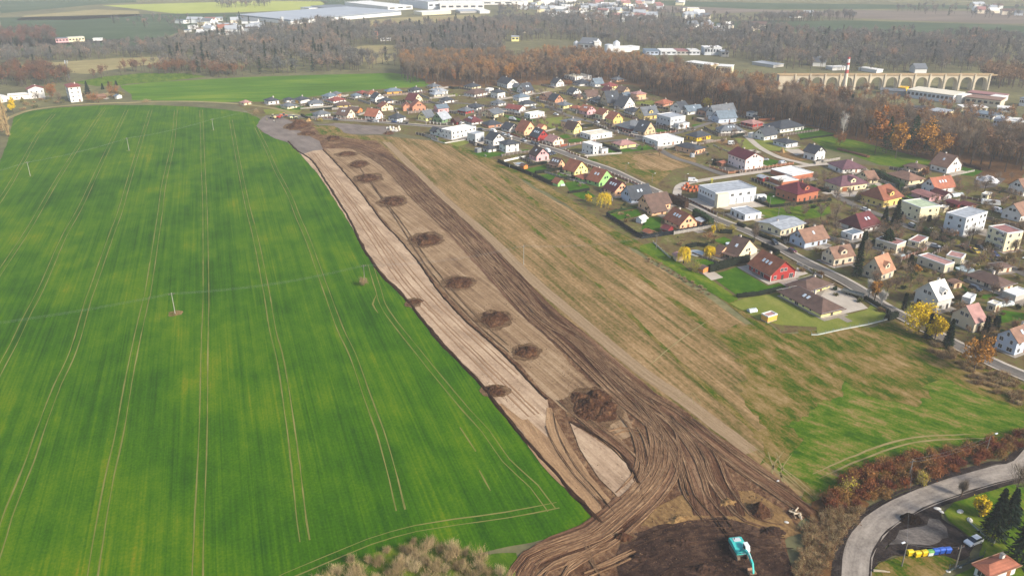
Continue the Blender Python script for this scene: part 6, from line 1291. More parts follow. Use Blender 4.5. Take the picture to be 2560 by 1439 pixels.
def scatter(key, poly, n, mind, label, group, name='shrub', sc=(.7, 1.2), avoid_h=True, seed=0):
    rs = random.Random(seed + n); P = gpoly(poly); gx = [p[0] for p in P]; gy = [p[1] for p in P]; pl = []; t = 0
    while len(pl) < n and t < n * 60:
        t += 1; x, y = rs.uniform(min(gx), max(gx)), rs.uniform(min(gy), max(gy))
        if not in_poly(x, y, P): continue
        if avoid_h and any((x - c.x) ** 2 + (y - c.y) ** 2 < r * r for c, r, _ in HOUSES): continue
        if avoid_h and any(abs(x - q.x) < 3.6 and abs(y - q.y) < 3.6 for q in ROADP): continue
        if any((x - a) ** 2 + (y - b) ** 2 < mind * mind for a, b in pl): continue
        pl.append((x, y)); k = key if isinstance(key, str) else rs.choice(key); s = rs.uniform(*sc)
        plant(name, rs.choice(SHR[k]), (x, y, .0), s, label, 'shrub', group, s * rs.uniform(.8, 1.25))
ROADP = smooth_pts(gp(MAIN), 4) + RBP
scatter('red', [(2060, 1262), (2120, 1200), (2200, 1165), (2280, 1142), (2340, 1132), (2440, 1122), (2560, 1085), (2560, 1118), (2460, 1158), (2330, 1196), (2230, 1236), (2160, 1262), (2100, 1290)], 95, 1.6, 'red brown shrub in the hedge above the curved road', 'red brown hedge shrubs', 'hedge_shrub', (.55, 1.0), False, 1)
scatter('scrub', [(2050, 1290), (2100, 1270), (2160, 1270), (2130, 1310), (2080, 1370), (2060, 1439), (2000, 1439), (2010, 1330)], 60, 1.5, 'low russet scrub left of the curved road', 'russet scrub bushes', 'scrub_bush', (.6, 1.1), False, 2)
scatter('tan', [(790, 1460), (850, 1412), (960, 1380), (1040, 1352), (1120, 1368), (1190, 1390), (1250, 1420), (1290, 1470)], 48, 2.0, 'leafless tan bush at the bottom edge of the crop field', 'leafless bushes at the bottom edge', 'bare_bush', (.6, 1.15), False, 3)
scatter('scrub', [(2330, 848), (2400, 880), (2480, 925), (2560, 960), (2560, 1020), (2480, 985), (2400, 930), (2330, 880)], 45, 1.8, 'russet bush on the bank below the street', 'russet bushes on the bank', 'scrub_bush', (.6, 1.2), True, 4)
scatter('scrub', px('H', 100, 490, 300, 560, 700, 800, 950, 940, 1000, 980, 900, 980, 500, 740, 100, 520), 24, 2.0, 'low dead bush along the field edge', 'dead bushes along the field edge', 'scrub_bush', (.3, .6), True, 5)
scatter(['garden', 'garden', 'dark', 'scrub'], [(1720, 560), (1780, 560), (2000, 660), (2260, 800), (2100, 760), (1950, 650), (1800, 640), (1700, 620)], 20, 2.6, 'mixed shrub in the gardens beside the street', 'shrubs of the lower gardens', 'garden_shrub', (.6, 1.2), True, 6)
scatter(['garden', 'garden', 'dark', 'scrub'], [(1900, 560), (2560, 560), (2640, 700), (2560, 900), (2330, 800), (2150, 690), (2000, 620)], 105, 3.2, 'mixed shrub between the old houses', 'shrubs between the old houses', 'garden_shrub', (.6, 1.5), True, 7)
scatter(['garden', 'dark', 'scrub'], [(1940, 430), (2560, 450), (2600, 560), (2250, 560), (1950, 540)], 50, 3.6, 'mixed shrub in the hillside gardens', 'shrubs of the hillside gardens', 'garden_shrub', (.6, 1.4), True, 8)
scatter(['garden', 'dark', 'dark'], [(860, 262), (1200, 225), (1560, 225), (1840, 320), (1900, 400), (1700, 420), (1480, 350), (1300, 330), (1000, 300)], 62, 5, 'small shrub in the estate gardens', 'shrubs of the estate gardens', 'garden_shrub', (.5, 1.0), True, 9)
scatter(['garden', 'dark', 'scrub'], [(1300, 400), (1420, 420), (1620, 520), (1720, 560), (1700, 620), (1560, 560), (1480, 500), (1380, 440)], 32, 3.0, 'small shrub in the gardens along the brown field', 'shrubs along the brown field', 'garden_shrub', (.4, .9), True, 10)
scatter(['garden', 'scrub'], [(20, 270), (60, 250), (300, 235), (320, 255), (200, 262), (60, 278)], 24, 4, 'brown shrub in the hamlet gardens', 'shrubs of the left hamlet', 'garden_shrub', (.8, 1.8), True, 11)
# small fruit trees and plot fences in the gardens
FR = mk_broad([41, 42, 43], m_oak, h=5.2, r=2.1, cb=.25, twigs=420, lf=70, lsize=.25, limbs=8, tw=.045, tl=1.0, trunk_r=.12)
def fruit(poly, n, mind, label, group, seed):
    rs = random.Random(seed); P = gpoly(poly); gx = [p[0] for p in P]; gy = [p[1] for p in P]; pl = []; t = 0
    while len(pl) < n and t < n * 80:
        t += 1; x, y = rs.uniform(min(gx), max(gx)), rs.uniform(min(gy), max(gy))
        if not in_poly(x, y, P) or any((x - c.x) ** 2 + (y - c.y) ** 2 < (r + 1) ** 2 for c, r, _ in HOUSES) or any(abs(x - q.x) < 4 and abs(y - q.y) < 4 for q in ROADP) or any((x - a) ** 2 + (y - b) ** 2 < mind * mind for a, b in pl): continue
        pl.append((x, y)); s = rs.uniform(.6, 1.25); plant('fruit_tree', rs.choice(FR), (x, y, 0), s, label, 'tree', group)
fruit([(1900, 560), (2560, 560), (2640, 700), (2560, 900), (2330, 800), (2150, 690), (2000, 620)], 120, 3.4, 'small leafless fruit tree between the old houses', 'fruit trees between the old houses', 51)
fruit([(1940, 430), (2560, 450), (2600, 560), (2250, 560), (1950, 540)], 80, 4.4, 'small leafless fruit tree in the hillside gardens', 'fruit trees of the hillside gardens', 52)
fruit([(1180, 225), (1560, 225), (1840, 320), (1900, 400), (1700, 420), (1480, 350), (1200, 300)], 90, 5.5, 'small leafless tree in the estate gardens', 'young trees of the estate gardens', 53)
rf_ = random.Random(8)
def plot_fences():
    cols = ['4a3c34', '5c524a', '7a6a5e', '8e8880', '3a3430', '6a4a3c']
    for cen, r, E in HOUSES:
        if not (-170 < cen.x < 420 and cen.y > 300) or r < 4 or rf_.random() < .2: continue
        th = E.rotation_euler.z; mb = MB(); d = r + rf_.uniform(3, 7); side = rf_.choice([-1, 1])
        pts = [(-d, side * d), (-d, -d * .9), (d, -d * .9)] if rf_.random() < .6 else [(-d, -d), (-d, d * .8)]
        W_ = [Vector((cen.x + x * math.cos(th) - y * math.sin(th), cen.y + x * math.sin(th) + y * math.cos(th), 0)) for x, y in pts]
        hh = rf_.uniform(1.1, 1.9); ok_ = True
        for q in ROADP:
            if any((q - w).length < 3.5 for w in W_): ok_ = False
        if not ok_: continue
        for a, b in zip(W_, W_[1:]):
            n_ = max(2, int((b - a).length / 2.5)); t = (b - a).normalized(); nn = Vector((-t.y, t.x, 0)) * .05
            if any(((a.lerp(b, k / 8) - c).length < r2 - 1.5) for k in range(9) for c, r2, _ in HOUSES): continue
            v = [a + nn, b + nn, b - nn, a - nn]; mb.add([(p.x, p.y, .15) for p in v] + [(p.x, p.y, hh) for p in v], [(3, 2, 1, 0), (4, 5, 6, 7), (0, 1, 5, 4), (1, 2, 6, 5), (2, 3, 7, 6), (3, 0, 4, 7)])
            for k in range(n_ + 1): p = a.lerp(b, k / n_); mb.box(p.x - .12, p.y - .12, 0, p.x + .12, p.y + .12, hh + .15, 1)
        if mb.f: o = mb.build('garden_fence', [mat(rf_.choice(cols), .9), mat('a8a096')]); tag(o, 'low fence closing off a garden plot in the estate', 'fence', 'plot fences of the estate')
plot_fences()
# ---- hedges ----
def hedge(c, xy, w, h, m, label, name='hedge', lf=1):
    P = dense([Vector((p.x, p.y, 0)) for p in gp(px(c, *xy))], .7, .12, closed=False); mb = MB(); n = 9
    for i, p in enumerate(P):
        t = (P[min(i + 1, len(P) - 1)] - P[max(i - 1, 0)]).normalized(); nn = Vector((-t.y, t.x, 0))
        for k, (a, z) in enumerate(((-.5, 0), (-.55, .3), (-.52, .6), (-.45, .9), (0, 1), (.45, .9), (.52, .6), (.55, .3), (.5, 0))):
            j = 1 + .2 * noise.noise(Vector((i * .6, k * .9, w)))
            q = p + nn * (a * w * j); mb.v.append((q.x, q.y, z * h * (1 + .16 * noise.noise(Vector((i * .5, k * .4, 2 + h))))))
    for i in range(len(P) - 1):
        for k in range(n - 1): a = i * n + k; mb.f.append((a, a + 1, a + n + 1, a + n)); mb.m.append(0)
    mb.f.append(tuple(range(n))); mb.m.append(0); mb.f.append(tuple(range((len(P) - 1) * n, len(P) * n))); mb.m.append(0)
    o = mb.build(name, m, None, fix=True); tag(o, label, 'hedge')
    L_ = sum((P[i + 1] - P[i]).length for i in range(len(P) - 1)); cnt_ = int(L_ * (w + 2 * h) * 9 * lf)
    vs = np.array([tuple(v.co) for v in o.data.vertices]); idx = R.randint(0, len(vs), cnt_); C = vs[idx] + R.normal(size=(cnt_, 3)) * .15; C[:, 2] = np.abs(C[:, 2])
    v, t = leaves(C, .24 * R.uniform(.6, 1.3, cnt_), 1.3); me = tri_mesh('leaves', v, t, m); link('leaves', me, o)
mh = leafmat('hedge_green', ['1e3016', '243818']); mhd = leafmat('hedge_dark', ['151c12', '1a2216']); mhr = leafmat('hedge_reddark', ['30221a', '3c2a1e']); mhy = leafmat('hedge_yellowgreen', ['5a5a1e', '6a6424']); mhn = leafmat('hedge_net', ['10161c', '141c22'])
for a in [('E', (35, 262, 190, 332, 360, 392, 515, 457), 1.0, 1.9, mhd, 'long dark hedge along the field corner of the pink house'), ('E', (450, 322, 600, 300, 725, 280), .9, 1.6, mhd, 'dark hedge between the pink and peach gardens'),
          ('E', (565, 432, 800, 395, 1035, 372), 1.0, 1.8, mhd, 'dark hedge below the peach house lawn'), ('E', (540, 470, 660, 520, 745, 562, 830, 572), 1.0, 2.0, mhd, 'dark hedge along the field beside the lemon green house'),
          ('E', (830, 535, 1000, 512, 1165, 490), .9, 1.8, mhd, 'dark hedge left of the green garage wing'), ('E', (1040, 712, 1200, 690, 1340, 665), .8, 1.3, mhd, 'low hedge below the bright green house lawn'),
          ('E', (1590, 1035, 1780, 1155, 1960, 1280, 2090, 1360), .35, 1.9, mhn, 'black screened fence line along the brown field'), ('E', (2095, 1362, 2320, 1335, 2533, 1300, 3080, 1200), .35, 1.9, mhn, 'black screened fence line below the peach house garden'),
          ('E', (1610, 1000, 1800, 960, 2020, 920), .8, 1.0, mh, 'young hedge behind the pink roofed patio'),
          ('F', (65, 825, 190, 870, 325, 925), 2.4, 4.2, mhr, 'tall dark red conifer hedge beside the street'), ('F', (435, 1050, 550, 1110, 668, 1190), 2.6, 4.2, mh, 'tall green thuja hedge beside the weathered orange roof'),
          ('F', (1270, 805, 1400, 860, 1530, 910), 1.2, 1.5, mhd, 'clipped hedge right of the grey workshop'), ('F', (1535, 912, 1900, 875, 2395, 812), 1.2, 1.3, mhd, 'long clipped hedge in front of the orange brick house'),
          ('F', (1060, 1170, 1110, 1190, 1165, 1208), 1.4, 1.8, mhd, 'short dark hedge in front of the low white workshop'), ('F', (1320, 1290, 1450, 1350, 1640, 1415), 1.5, 1.5, mhd, 'dark hedge along the street before the cream bungalow'), ('F', (1680, 1370, 1800, 1380), 1.2, 1.6, mhd, 'dark hedge piece beside the cream bungalow door'),
          ('H', (950, 668, 1150, 610, 1350, 555, 1500, 520), 1.4, 3.2, mhd, 'tall dark hedge left of the bright red house'), ('H', (1345, 1015, 1640, 985, 1945, 915), 1.0, 1.6, mhd, 'dark hedge below the bright red house lawn'),
          ('H', (1690, 302, 1800, 352, 1910, 415), 1.2, 1.8, mhd, 'clipped hedge between the street and the bright red house'), ('H', (640, 330, 780, 300, 930, 320), 1.4, 1.6, mhd, 'dark rounded hedge above the garden pond'), ('H', (1360, 200, 1560, 260), 1.4, 1.8, mhd, 'dark hedge along the street above the terrace house'), ('H', (1100, 120, 1270, 130), 1.6, 1.8, mhd, 'dark round hedge at the street corner'),
          ('G', (445, 420, 640, 510, 850, 630), 2.6, 3.6, mh, 'very tall green hedge behind the yellow villa'), ('G', (750, 690, 880, 665, 1005, 640), 1.4, 1.7, mhd, 'dark hedge right of the yellow villa'), ('G', (1700, 300, 1840, 330, 1960, 370), 1.0, 1.6, mhr, 'dark red hedge right of the white balcony house'),
          ('I', (1285, 100, 1480, 170, 1700, 240), 1.8, 2.6, mh, 'tall hedge along the upper street above the rose flat roofs'), ('I', (1545, 300, 1640, 265, 1745, 245), 1.6, 2.0, mhy, 'yellow green clipped hedge at the street bend'),
          ('I', (600, 925, 750, 1010, 900, 1105), 1.2, 1.4, mhd, 'dark hedge along the street beside the dry lawn'), ('I', (870, 1180, 930, 1160, 985, 1140), 1.8, 2.2, mhd, 'dark rounded hedge end where the lawn meets the street'),
          ('D', (1250, 1240, 1400, 1290, 1570, 1345), 1.4, 1.6, mhd, 'dark hedge left of the large cream villa'), ('D', (1180, 640, 1400, 610, 1650, 580), .8, 1.0, mhd, 'low dark hedge below the long lawn at the wood'), ('D', (1680, 770, 1880, 820, 2080, 875), 2.0, 1.2, M_redtan, 'brushwood bank across the meadow below the wood'),
          ('C', (340, 455, 420, 490, 500, 515), 1.4, 2.0, mhd, 'dark hedge in front of the tan brick house'), ('C', (1330, 760, 1400, 800, 1460, 850), 1.3, 1.8, mhd, 'dark hedge left of the modern grey house'), ('C', (1790, 685, 1920, 720), 1.3, 1.8, mhd, 'dark hedge above the modern grey house'),
          ('C', (485, 1055, 620, 1110, 755, 1170), 1.0, 1.8, mhd, 'dark hedge between the white cube and the lemon bungalow'), ('C', (2360, 950, 2533, 910), 1.3, 1.7, mhd, 'dark hedge before the broad grey roof'), ('A', (790, 560, 830, 590, 900, 600), 1.2, 1.6, mhd, 'dark hedge around the first street corner'), ('A', (900, 500, 1100, 480, 1270, 470), 1.0, 1.4, mhd, 'dark hedge behind the corner bungalow'),
          ('B', (370, 235, 430, 250, 515, 240), 1.0, 2.0, mhd, 'dark hedge below the wood beside the chimney house'), ('B', (900, 660, 1040, 690), 1.0, 1.4, mhd, 'dark hedge below the wide cream bungalow'), ('B', (1220, 700, 1420, 730), 1.0, 1.2, mhd, 'dark hedge below the flat white bungalow lawn'), ('B', (2280, 800, 2430, 780), 1.2, 1.8, mhd, 'dark hedge right of the peach brick house')]:
    hedge(*a)
# ---------------- viaduct and chimney ----------------
def viaduct():
    p = G(2250, 226); z0 = depth(p); xl = (1984 - 1280) / F * z0; H = hgt(p, 187) - .9; sp_ = 37.2 / F * z0; n = 13; dep = 6.0; ow = sp_ * .76; rr = ow / 2; spring = H - 1.3 - rr
    E = empty('viaduct', (xl, p.y, 0)); tag(E, 'pale stone railway viaduct with a row of round arches in the right distance', 'viaduct')
    ms = mat('b8ac94', .85, .12, .15); mb = MB()
    for s in range(n):
        x0 = s * sp_; xs = [x0 + (sp_ - ow) / 2 + ow * k / 14 for k in range(15)]; zs = [spring + math.sqrt(max(0, rr * rr - (x - x0 - sp_ / 2) ** 2)) * 1.0 for x in xs]
        for y, flip in ((0, 0), (dep, 1)):
            mb.add([(x0, y, 0), (xs[0], y, 0), (xs[0], y, H), (x0, y, H)], [(0, 1, 2, 3)]); mb.add([(xs[-1], y, 0), (x0 + sp_, y, 0), (x0 + sp_, y, H), (xs[-1], y, H)], [(0, 1, 2, 3)])
            for k in range(14): mb.add([(xs[k], y, zs[k]), (xs[k + 1], y, zs[k + 1]), (xs[k + 1], y, H), (xs[k], y, H)], [(0, 1, 2, 3)])
        for k in range(14): mb.add([(xs[k], 0, zs[k]), (xs[k + 1], 0, zs[k + 1]), (xs[k + 1], dep, zs[k + 1]), (xs[k], dep, zs[k])], [(0, 1, 2, 3)])
        for x, z in ((xs[0], spring), (xs[-1], spring)): mb.add([(x, 0, 0), (x, dep, 0), (x, dep, z), (x, 0, z)], [(0, 1, 2, 3)])
    mb.add([(0, 0, 0), (0, dep, 0), (0, dep, H), (0, 0, H)], [(0, 1, 2, 3)]); mb.add([(n * sp_, 0, 0), (n * sp_, dep, 0), (n * sp_, dep, H), (n * sp_, 0, H)], [(0, 1, 2, 3)])
    mb.build('arcade', ms, E, fix=False)
    q = MB(); q.box(-14, -.35, H + .01, n * sp_ + 6, dep + .35, H + .45); q.build('deck', mat('8f7a5e', .9), E)
    for y in (-.35, dep + .05): q = MB(); q.box(-14, y, H + .46, n * sp_ + 6, y + .3, H + 1.2); q.build('parapet', mat('a08a6a', .9), E)
    for s in range(n + 1):
        q = MB(); q.box(s * sp_ - .55, -.75, 0, s * sp_ + .55, -.01, H + 1.25); q.box(s * sp_ - .75, -.9, H + 1.26, s * sp_ + .75, .3, H + 1.5); q.build('pilaster', ms, E)
    q = MB(); q.box(-14, 0, 0, -.01, dep, H); q.build('abutment', ms, E)
viaduct()
def chimney():
    p = G(2108, 234); H = hgt(p, 143); E = empty('factory_chimney', p); tag(E, 'tall factory chimney banded red and white in front of the viaduct', 'chimney')
    cuts = [0, .56, .66, .79, .85, .95, 1.0]; cols = ['c9bea8', 'a8504a', 'd8d2ca', 'a8504a', 'd8d2ca', 'a8504a']
    for i, c in enumerate(cols):
        q = MB(); r0, r1 = 2.0 - cuts[i] * .9, 2.0 - cuts[i + 1] * .9; q.tube([(0, 0, H * cuts[i]), (0, 0, H * cuts[i + 1])], [r0, r1], 18); q.build('shaft_band' if i else 'shaft', mat(c, .8, .06), E)
chimney()
# concrete plant and radio mast in the distance
p = G(707, 70); E = empty('mixing_tower', p); tag(E, 'slim grey mixing tower in front of the enormous white warehouse', 'tower')
hh = hgt(p, 42); q = MB(); q.tube([(0, 0, 4), (0, 0, hh)], 2.4, 12); q.build('silo_body', mat('a9acac'), E); q = MB(); q.box(-5, -4, 0, 5, 4, 5); q.build('base_house', mat('b5b7b8'), E); q = MB(); q.box(-1.4, -3.8, 5.01, 1.4, -2.6, hh - 3); q.build('ladder_shaft', mat('77797a'), E)
block('N', (145, 290), (245, 288), 14, 50, 'whiteg', 'lgrey', 'open arched shed left of the slim mixing tower', cat='shed', name='shed')
p = G(173, 196); E = empty('radio_mast', p); tag(E, 'thin radio mast with antennas rising above the left woods', 'mast'); hh = hgt(p, 150)
q = MB(); q.tube([(0, 0, 0), (0, 0, hh)], [.55, .3], 8); q.build('pole', mat('5e6266'), E)
for a in range(3): q = MB(); q.box(1.2, -.25, hh - 3.2, 1.5, .25, hh - .4); q.tube([(0, 0, hh - 1.6), (1.3, 0, hh - 1.6)], .08, 4); o = q.build('antenna', mat('b9bcbe'), E); o.rotation_euler = (0, 0, a * 2.09 + .4)
# ---------------- spoil heaps ----------------
m_heap = gmat('heap_soil', [(.1, '1e130d'), (.32, '332017'), (.5, '462f21'), (.66, '5f4430'), (.9, '8a6a48')], [(.9, 3.2, 3.6, 6), (.7, .6, .8, 6)], bump=1.0, bdist=.5)
m_heapd = gmat('black_heap_soil', [(.15, '14100e'), (.5, '241c18'), (.85, '3c3029')], [(.7, 1.5, 1.5, 5), (.9, .35, .35, 5)], bump=1.0, bdist=.4)
m_sand = gmat('sand_heap', [(.2, '8a6c44'), (.6, 'a5865a'), (.85, 'b89a6e')], [(.8, 1.2, 1.2, 5)], bump=.6)
m_spill = gmat('spilled_soil', [(.15, '3a271b'), (.4, '54402c'), (.6, '6f5740'), (.85, '8f7350')], [(.9, 2, 2, 5), (.7, .4, .4, 5)], bump=.8)
def heap(x, y, wpx, hpx, label, m=None, height=1.8, name='spoil_heap', group=None, rot=.0, k=.26):
    c = G(x, y); a = wpx / 2 / F * depth(c); t = G(x, y - hpx / 2); b2 = G(x, y + hpx / 2); b = max((t.y - b2.y) / 2, a * .35); b = min(b, a * 1.5)
    n = 46; V = []; Fc = []; sd = x * .37
    for j in range(n + 1):
        for i in range(n + 1):
            u, v = i / n * 2 - 1, j / n * 2 - 1; r = math.sqrt(u * u + v * v); ang = math.atan2(v, u)
            rim = .84 + .22 * noise.noise(Vector((math.cos(ang) * 2.2, math.sin(ang) * 2.2, sd))) ; f = max(0, 1 - (r / rim) ** 1.15)
            f = f * f * (3 - 2 * f) if f > 0 else 0
            X, Y = u * a, v * b
            z = height * 1.5 * f * (.8 + .7 * noise.noise(Vector((X * .35, Y * .35, sd)))) + (k * noise.noise(Vector((X * 1.1, Y * 1.1, sd))) + .5 * k * noise.noise(Vector((X * 2.6, Y * 2.6, sd + 5)))) * min(1, f * 5) - .1
            V.append((X, Y, z))
    for j in range(n):
        for i in range(n):
            q = j * (n + 1) + i; Fc.append((q, q + 1, q + n + 2, q + n + 1))
    Fc = [f for f in Fc if max(V[i][2] for i in f) > -.1]
    mb = MB(); mb.v = V; mb.f = Fc; mb.m = [0] * len(Fc); o = mb.build(name, m or m_heap, fix=False); o.location = (c.x, c.y, .2); o.rotation_euler = (0, 0, rot)
    tag(o, label, 'soil heap', group)
    # spilled soil round the foot
    P = [Vector((c.x + math.cos(t_) * a * (.93 + .22 * noise.noise(Vector((math.cos(t_) * 2, math.sin(t_) * 2, sd + 3))) + rnd.uniform(-.05, .05)), c.y + math.sin(t_) * b * (.95 + .3 * noise.noise(Vector((math.cos(t_) * 2, math.sin(t_) * 2, sd + 9))) + rnd.uniform(-.05, .05)), .215 + (sd % 1) * .02)) for t_ in np.linspace(0, 6.2, 60)]
    if m is None: mb = MB(); mb.add(P, [tuple(range(60))]); s_ = mb.build('spilled_soil', m_spill, o, fix=False); s_.matrix_parent_inverse = o.matrix_basis.inverted()
    return o
for a in [(832, 347, 52, 16, 'low dark heap first in the row, nearest the gravel area'), (866, 386, 62, 14, 'flat dark heap second in the row of soil heaps'), (897, 411, 60, 22, 'small dark heap third in the row of soil heaps'), (921, 446, 78, 28, 'dark heap fourth in the row of soil heaps'),
          (981, 504, 82, 32, 'dark heap fifth in the row, above the crossing of the pale cut'), (1065, 600, 98, 42, 'half tan heap sixth in the row of soil heaps'), (1146, 708, 96, 40, 'dark heap seventh in the row of soil heaps'), (1236, 800, 102, 52, 'dark heap eighth in the row with a pale stone'),
          (1316, 881, 84, 44, 'compact dark heap ninth in the row'), (1488, 1014, 160, 112, 'largest dark brown heap between the wheel tracks')]:
    heap(*a, height=1.5 if a[2] > 120 else 1.15, k=.4 if a[2] > 120 else .26)
heap(1034, 757, 46, 30, 'small dark heap on the field edge, upper one', height=.8, rot=-.9); heap(1238, 978, 84, 34, 'ragged dark heap on the field edge, lower one', height=.8, k=.35, rot=-.9)
heap(746, 315, 76, 26, 'long brown heap behind the construction machines', height=2.6); heap(770, 335, 60, 12, 'low brown bank along the gravel area', height=1.2); heap(972, 334, 30, 9, 'small brown heap beside the building rubble', height=1.6)
heap(772, 303, 16, 7, 'small tan sand heap by the upper street', m_sand, 1.6, 'sand_heap'); heap(1956, 381, 18, 12, 'tan sand heap on the building plots', m_sand, 1.8, 'sand_heap'); heap(2278, 1301, 82, 40, 'black earth heap on the lay by at the road bend', m_heapd, 1.7, k=.35)
heap(1900, 1280, 70, 50, 'brown earth mound above the excavator', None, 1.6, k=.4); heap(1560, 1345, 70, 30, 'low dark bank left of the excavation', None, .9, k=.35); heap(1690, 1300, 120, 34, 'ochre bank at the top of the excavation', M_ochre, .35, k=.3)
heap(1820, 1258, 60, 36, 'tan earth ramp where the tracks drop to the excavation', M_ochre, .4, k=.35); heap(2470, 452, 60, 22, 'brushwood pile at the foot of the wood', leafmat('brushwood', ['4a3836']), 2.0, 'brushwood_pile', k=.8)
heap(1888, 398, 26, 6, 'pale rubble heap beside the burgundy roofed house', M_conc, 1.0, 'rubble_heap')
# clods over the trampled ground: one mass nobody could count
cl = []; 
for (x, y, w_, h_, n_) in ((1490, 1015, 110, 80, 900), (1236, 800, 70, 40, 350), (1316, 881, 60, 34, 250), (1146, 708, 66, 30, 200), (1240, 985, 70, 50, 300), (1850, 1250, 120, 50, 500), (1640, 1320, 160, 50, 500), (1440, 930, 60, 60, 260), (1660, 1150, 160, 120, 900), (1450, 1300, 120, 120, 500), (1760, 1390, 200, 60, 700), (1064, 600, 60, 30, 200)):
    for i in range(int(n_ * .5)): cl.append(G(x + R.normal() * w_ * .5, y + R.normal() * h_ * .5))
cl = [p for p in cl if not in_poly(p.x, p.y, gpoly(CROPP))]
C = np.array([(p.x, p.y, .22) for p in cl]); C[:, 2] += R.uniform(0, .1, len(C)); v, t = leaves(C, R.uniform(.1, .34, len(C)), 1.0)
# make each clod a little pyramid: two triangles more
V2, T2 = leaves(C + [0, 0, .05], R.uniform(.08, .3, len(C)), .9); V3, T3 = join([(v, t), (V2, T2)])
o = link('soil_clods', tri_mesh('soil_clods', V3, T3, mat('5a4331', .95, .4, 1.5))); tag(o, 'loose clods of dark earth around the heaps', 'clods', None, 'stuff')
for x, y, w_, h_, l_ in ((1600, 1395, 90, 30, 'low churned bank in the dark excavation, left one'), (1700, 1360, 110, 34, 'low churned bank in the dark excavation, middle one'), (1930, 1330, 90, 40, 'low churned bank at the right rim of the excavation'), (1760, 1425, 130, 40, 'low churned bank at the bottom of the excavation')): heap(x, y, w_, h_, l_, M_dark, .8, k=.4)
# ---------------- poles, lamps, wires ----------------
m_pole = mat('6f6a60', .8); m_polew = mat('938f84', .7); m_iron = mat('3c3e40', .6); m_head = mat('d5d8da', .4)
POLES = {}
def pole(base, top, label, kind='utility_pole', arm=0, group=None, c='Z', pale=False):
    b = CG(c, *base); ty = cx(c, *top)[1]; h = max(4, hgt(b, ty)); E = empty(kind, b, .4); tag(E, label, 'pole' if kind == 'utility_pole' else 'street lamp', group)
    q = MB(); q.tube([(0, 0, 0), (0, 0, h)], [.15, .09], 8); q.build('pole', m_polew if pale else m_pole, E)
    if kind == 'street_lamp':
        a = arm or 1.4; q = MB(); q.tube([(0, 0, h - .1), (a * .5, 0, h + .35), (a, 0, h + .4)], .05, 5); q.build('lamp_arm', m_iron, E)
        q = MB(); q.box(a - .1, -.16, h + .3, a + .75, .16, h + .46); q.build('lamp_head', m_head, E)
    else:
        q = MB(); q.box(-.9, -.07, h - .75, .9, .07, h - .6); q.build('crossarm', m_iron, E)
        for k in (-.8, 0, .8): q = MB(); q.tube([(k, 0, h - .6), (k, 0, h - .3)], .07, 6); q.build('insulator', mat('8a6a50'), E)
    return b, h
def wires(a, b, label, sag=1.2, offsets=(-.8, 0, .8), group='power lines'):
    (pa, ha), (pb, hb) = a, b; mb = MB()
    for o_ in offsets:
        d = (pb - pa).normalized(); nn = Vector((-d.y, d.x, 0)) * o_; pts = []
        for i in range(13):
            t = i / 12; p = pa.lerp(pb, t) + nn; p.z = (ha - .35) * (1 - t) + (hb - .35) * t - sag * 4 * t * (1 - t); pts.append(p)
        mb.tube(pts, .012, 3, cap=False)
    o = mb.build('power_line', mat('8d918f', .5, .02), fix=False); tag(o, label, 'power line', group)
f1 = pole((-190, 510), (-190, 466), 'pale wooden pole outside the left edge', pale=True) ; f2 = pole((76, 440), (70, 404), 'pale pole in the green field, leftmost of the far line', pale=True); f3 = pole((323, 377), (319, 344), 'pale pole in the green field, middle of the far line', pale=True); f4 = pole((534, 326), (531, 297), 'pale pole in the green field, rightmost of the far line', pale=True)
f5 = (G(700, 292), 8.5); 
wires(f1, f2, 'thin cables left of the first far pole'); wires(f2, f3, 'thin cables between the left and middle far poles'); wires(f3, f4, 'thin cables between the middle and right far poles')
f5 = pole((711, 281), (708, 248), 'tall grey pole at the start of the estate road'); wires(f4, f5, 'thin cables from the right far pole to the estate')
n0 = pole((-420, 920), (-440, 850), 'near pole outside the left edge', pale=True); n1 = pole((438, 784), (430, 731), 'pale pole on a bare patch in the green field', pale=True); n2 = pole((912, 706), (907, 661), 'pole at the right side of the green field by a tan bush'); n3 = pole((1309, 662), (1307, 612), 'thin pole in the brown stubble field', pale=True)
n4 = pole((1640, 622), (1641, 585), 'pole at the fence behind the pink roofed patio')
wires(n0, n1, 'triple power line across the green field, left span', 2); wires(n1, n2, 'triple power line across the green field, right span', 2); wires(n2, n3, 'power line over the earthworks', 2); wires(n3, n4, 'power line over the stubble field', 2)
u1 = pole((855, 1050), (868, 930), 'grey pole in front of the low white workshop', c='F'); u2 = pole((1640, 1062), (1652, 905), 'grey pole on the lawn behind the cream bungalow', c='F'); u3 = pole((740, 1275), (760, 1030), 'tall pole beside the golden tree in the corner garden', c='F')
u4 = pole((1287, 1400), (1310, 1120), 'tall dark pole by the street before the cream bungalow', c='F'); u5 = pole((240, 562), (282, 430), 'pole beside the tiled beige house', c='I'); u6 = pole((155, 925), (182, 775), 'pole at the driveway of the yellow villa', c='G'); u7 = pole((1045, 1205), (1080, 955), 'tall thin pole beside the cream cube house', c='G')
u8 = pole((1870, 305), (1890, 105), 'tall thin pole left of the red roofed cube', c='I'); wires(u3, u4, 'overhead cables along the street', 1, (-.5, .5)); wires(u4, u5, 'overhead cables along the lower street', 1.5, (-.5, .5)); wires(u7, u8, 'overhead cables along the upper right street', 1, (-.5, .5))
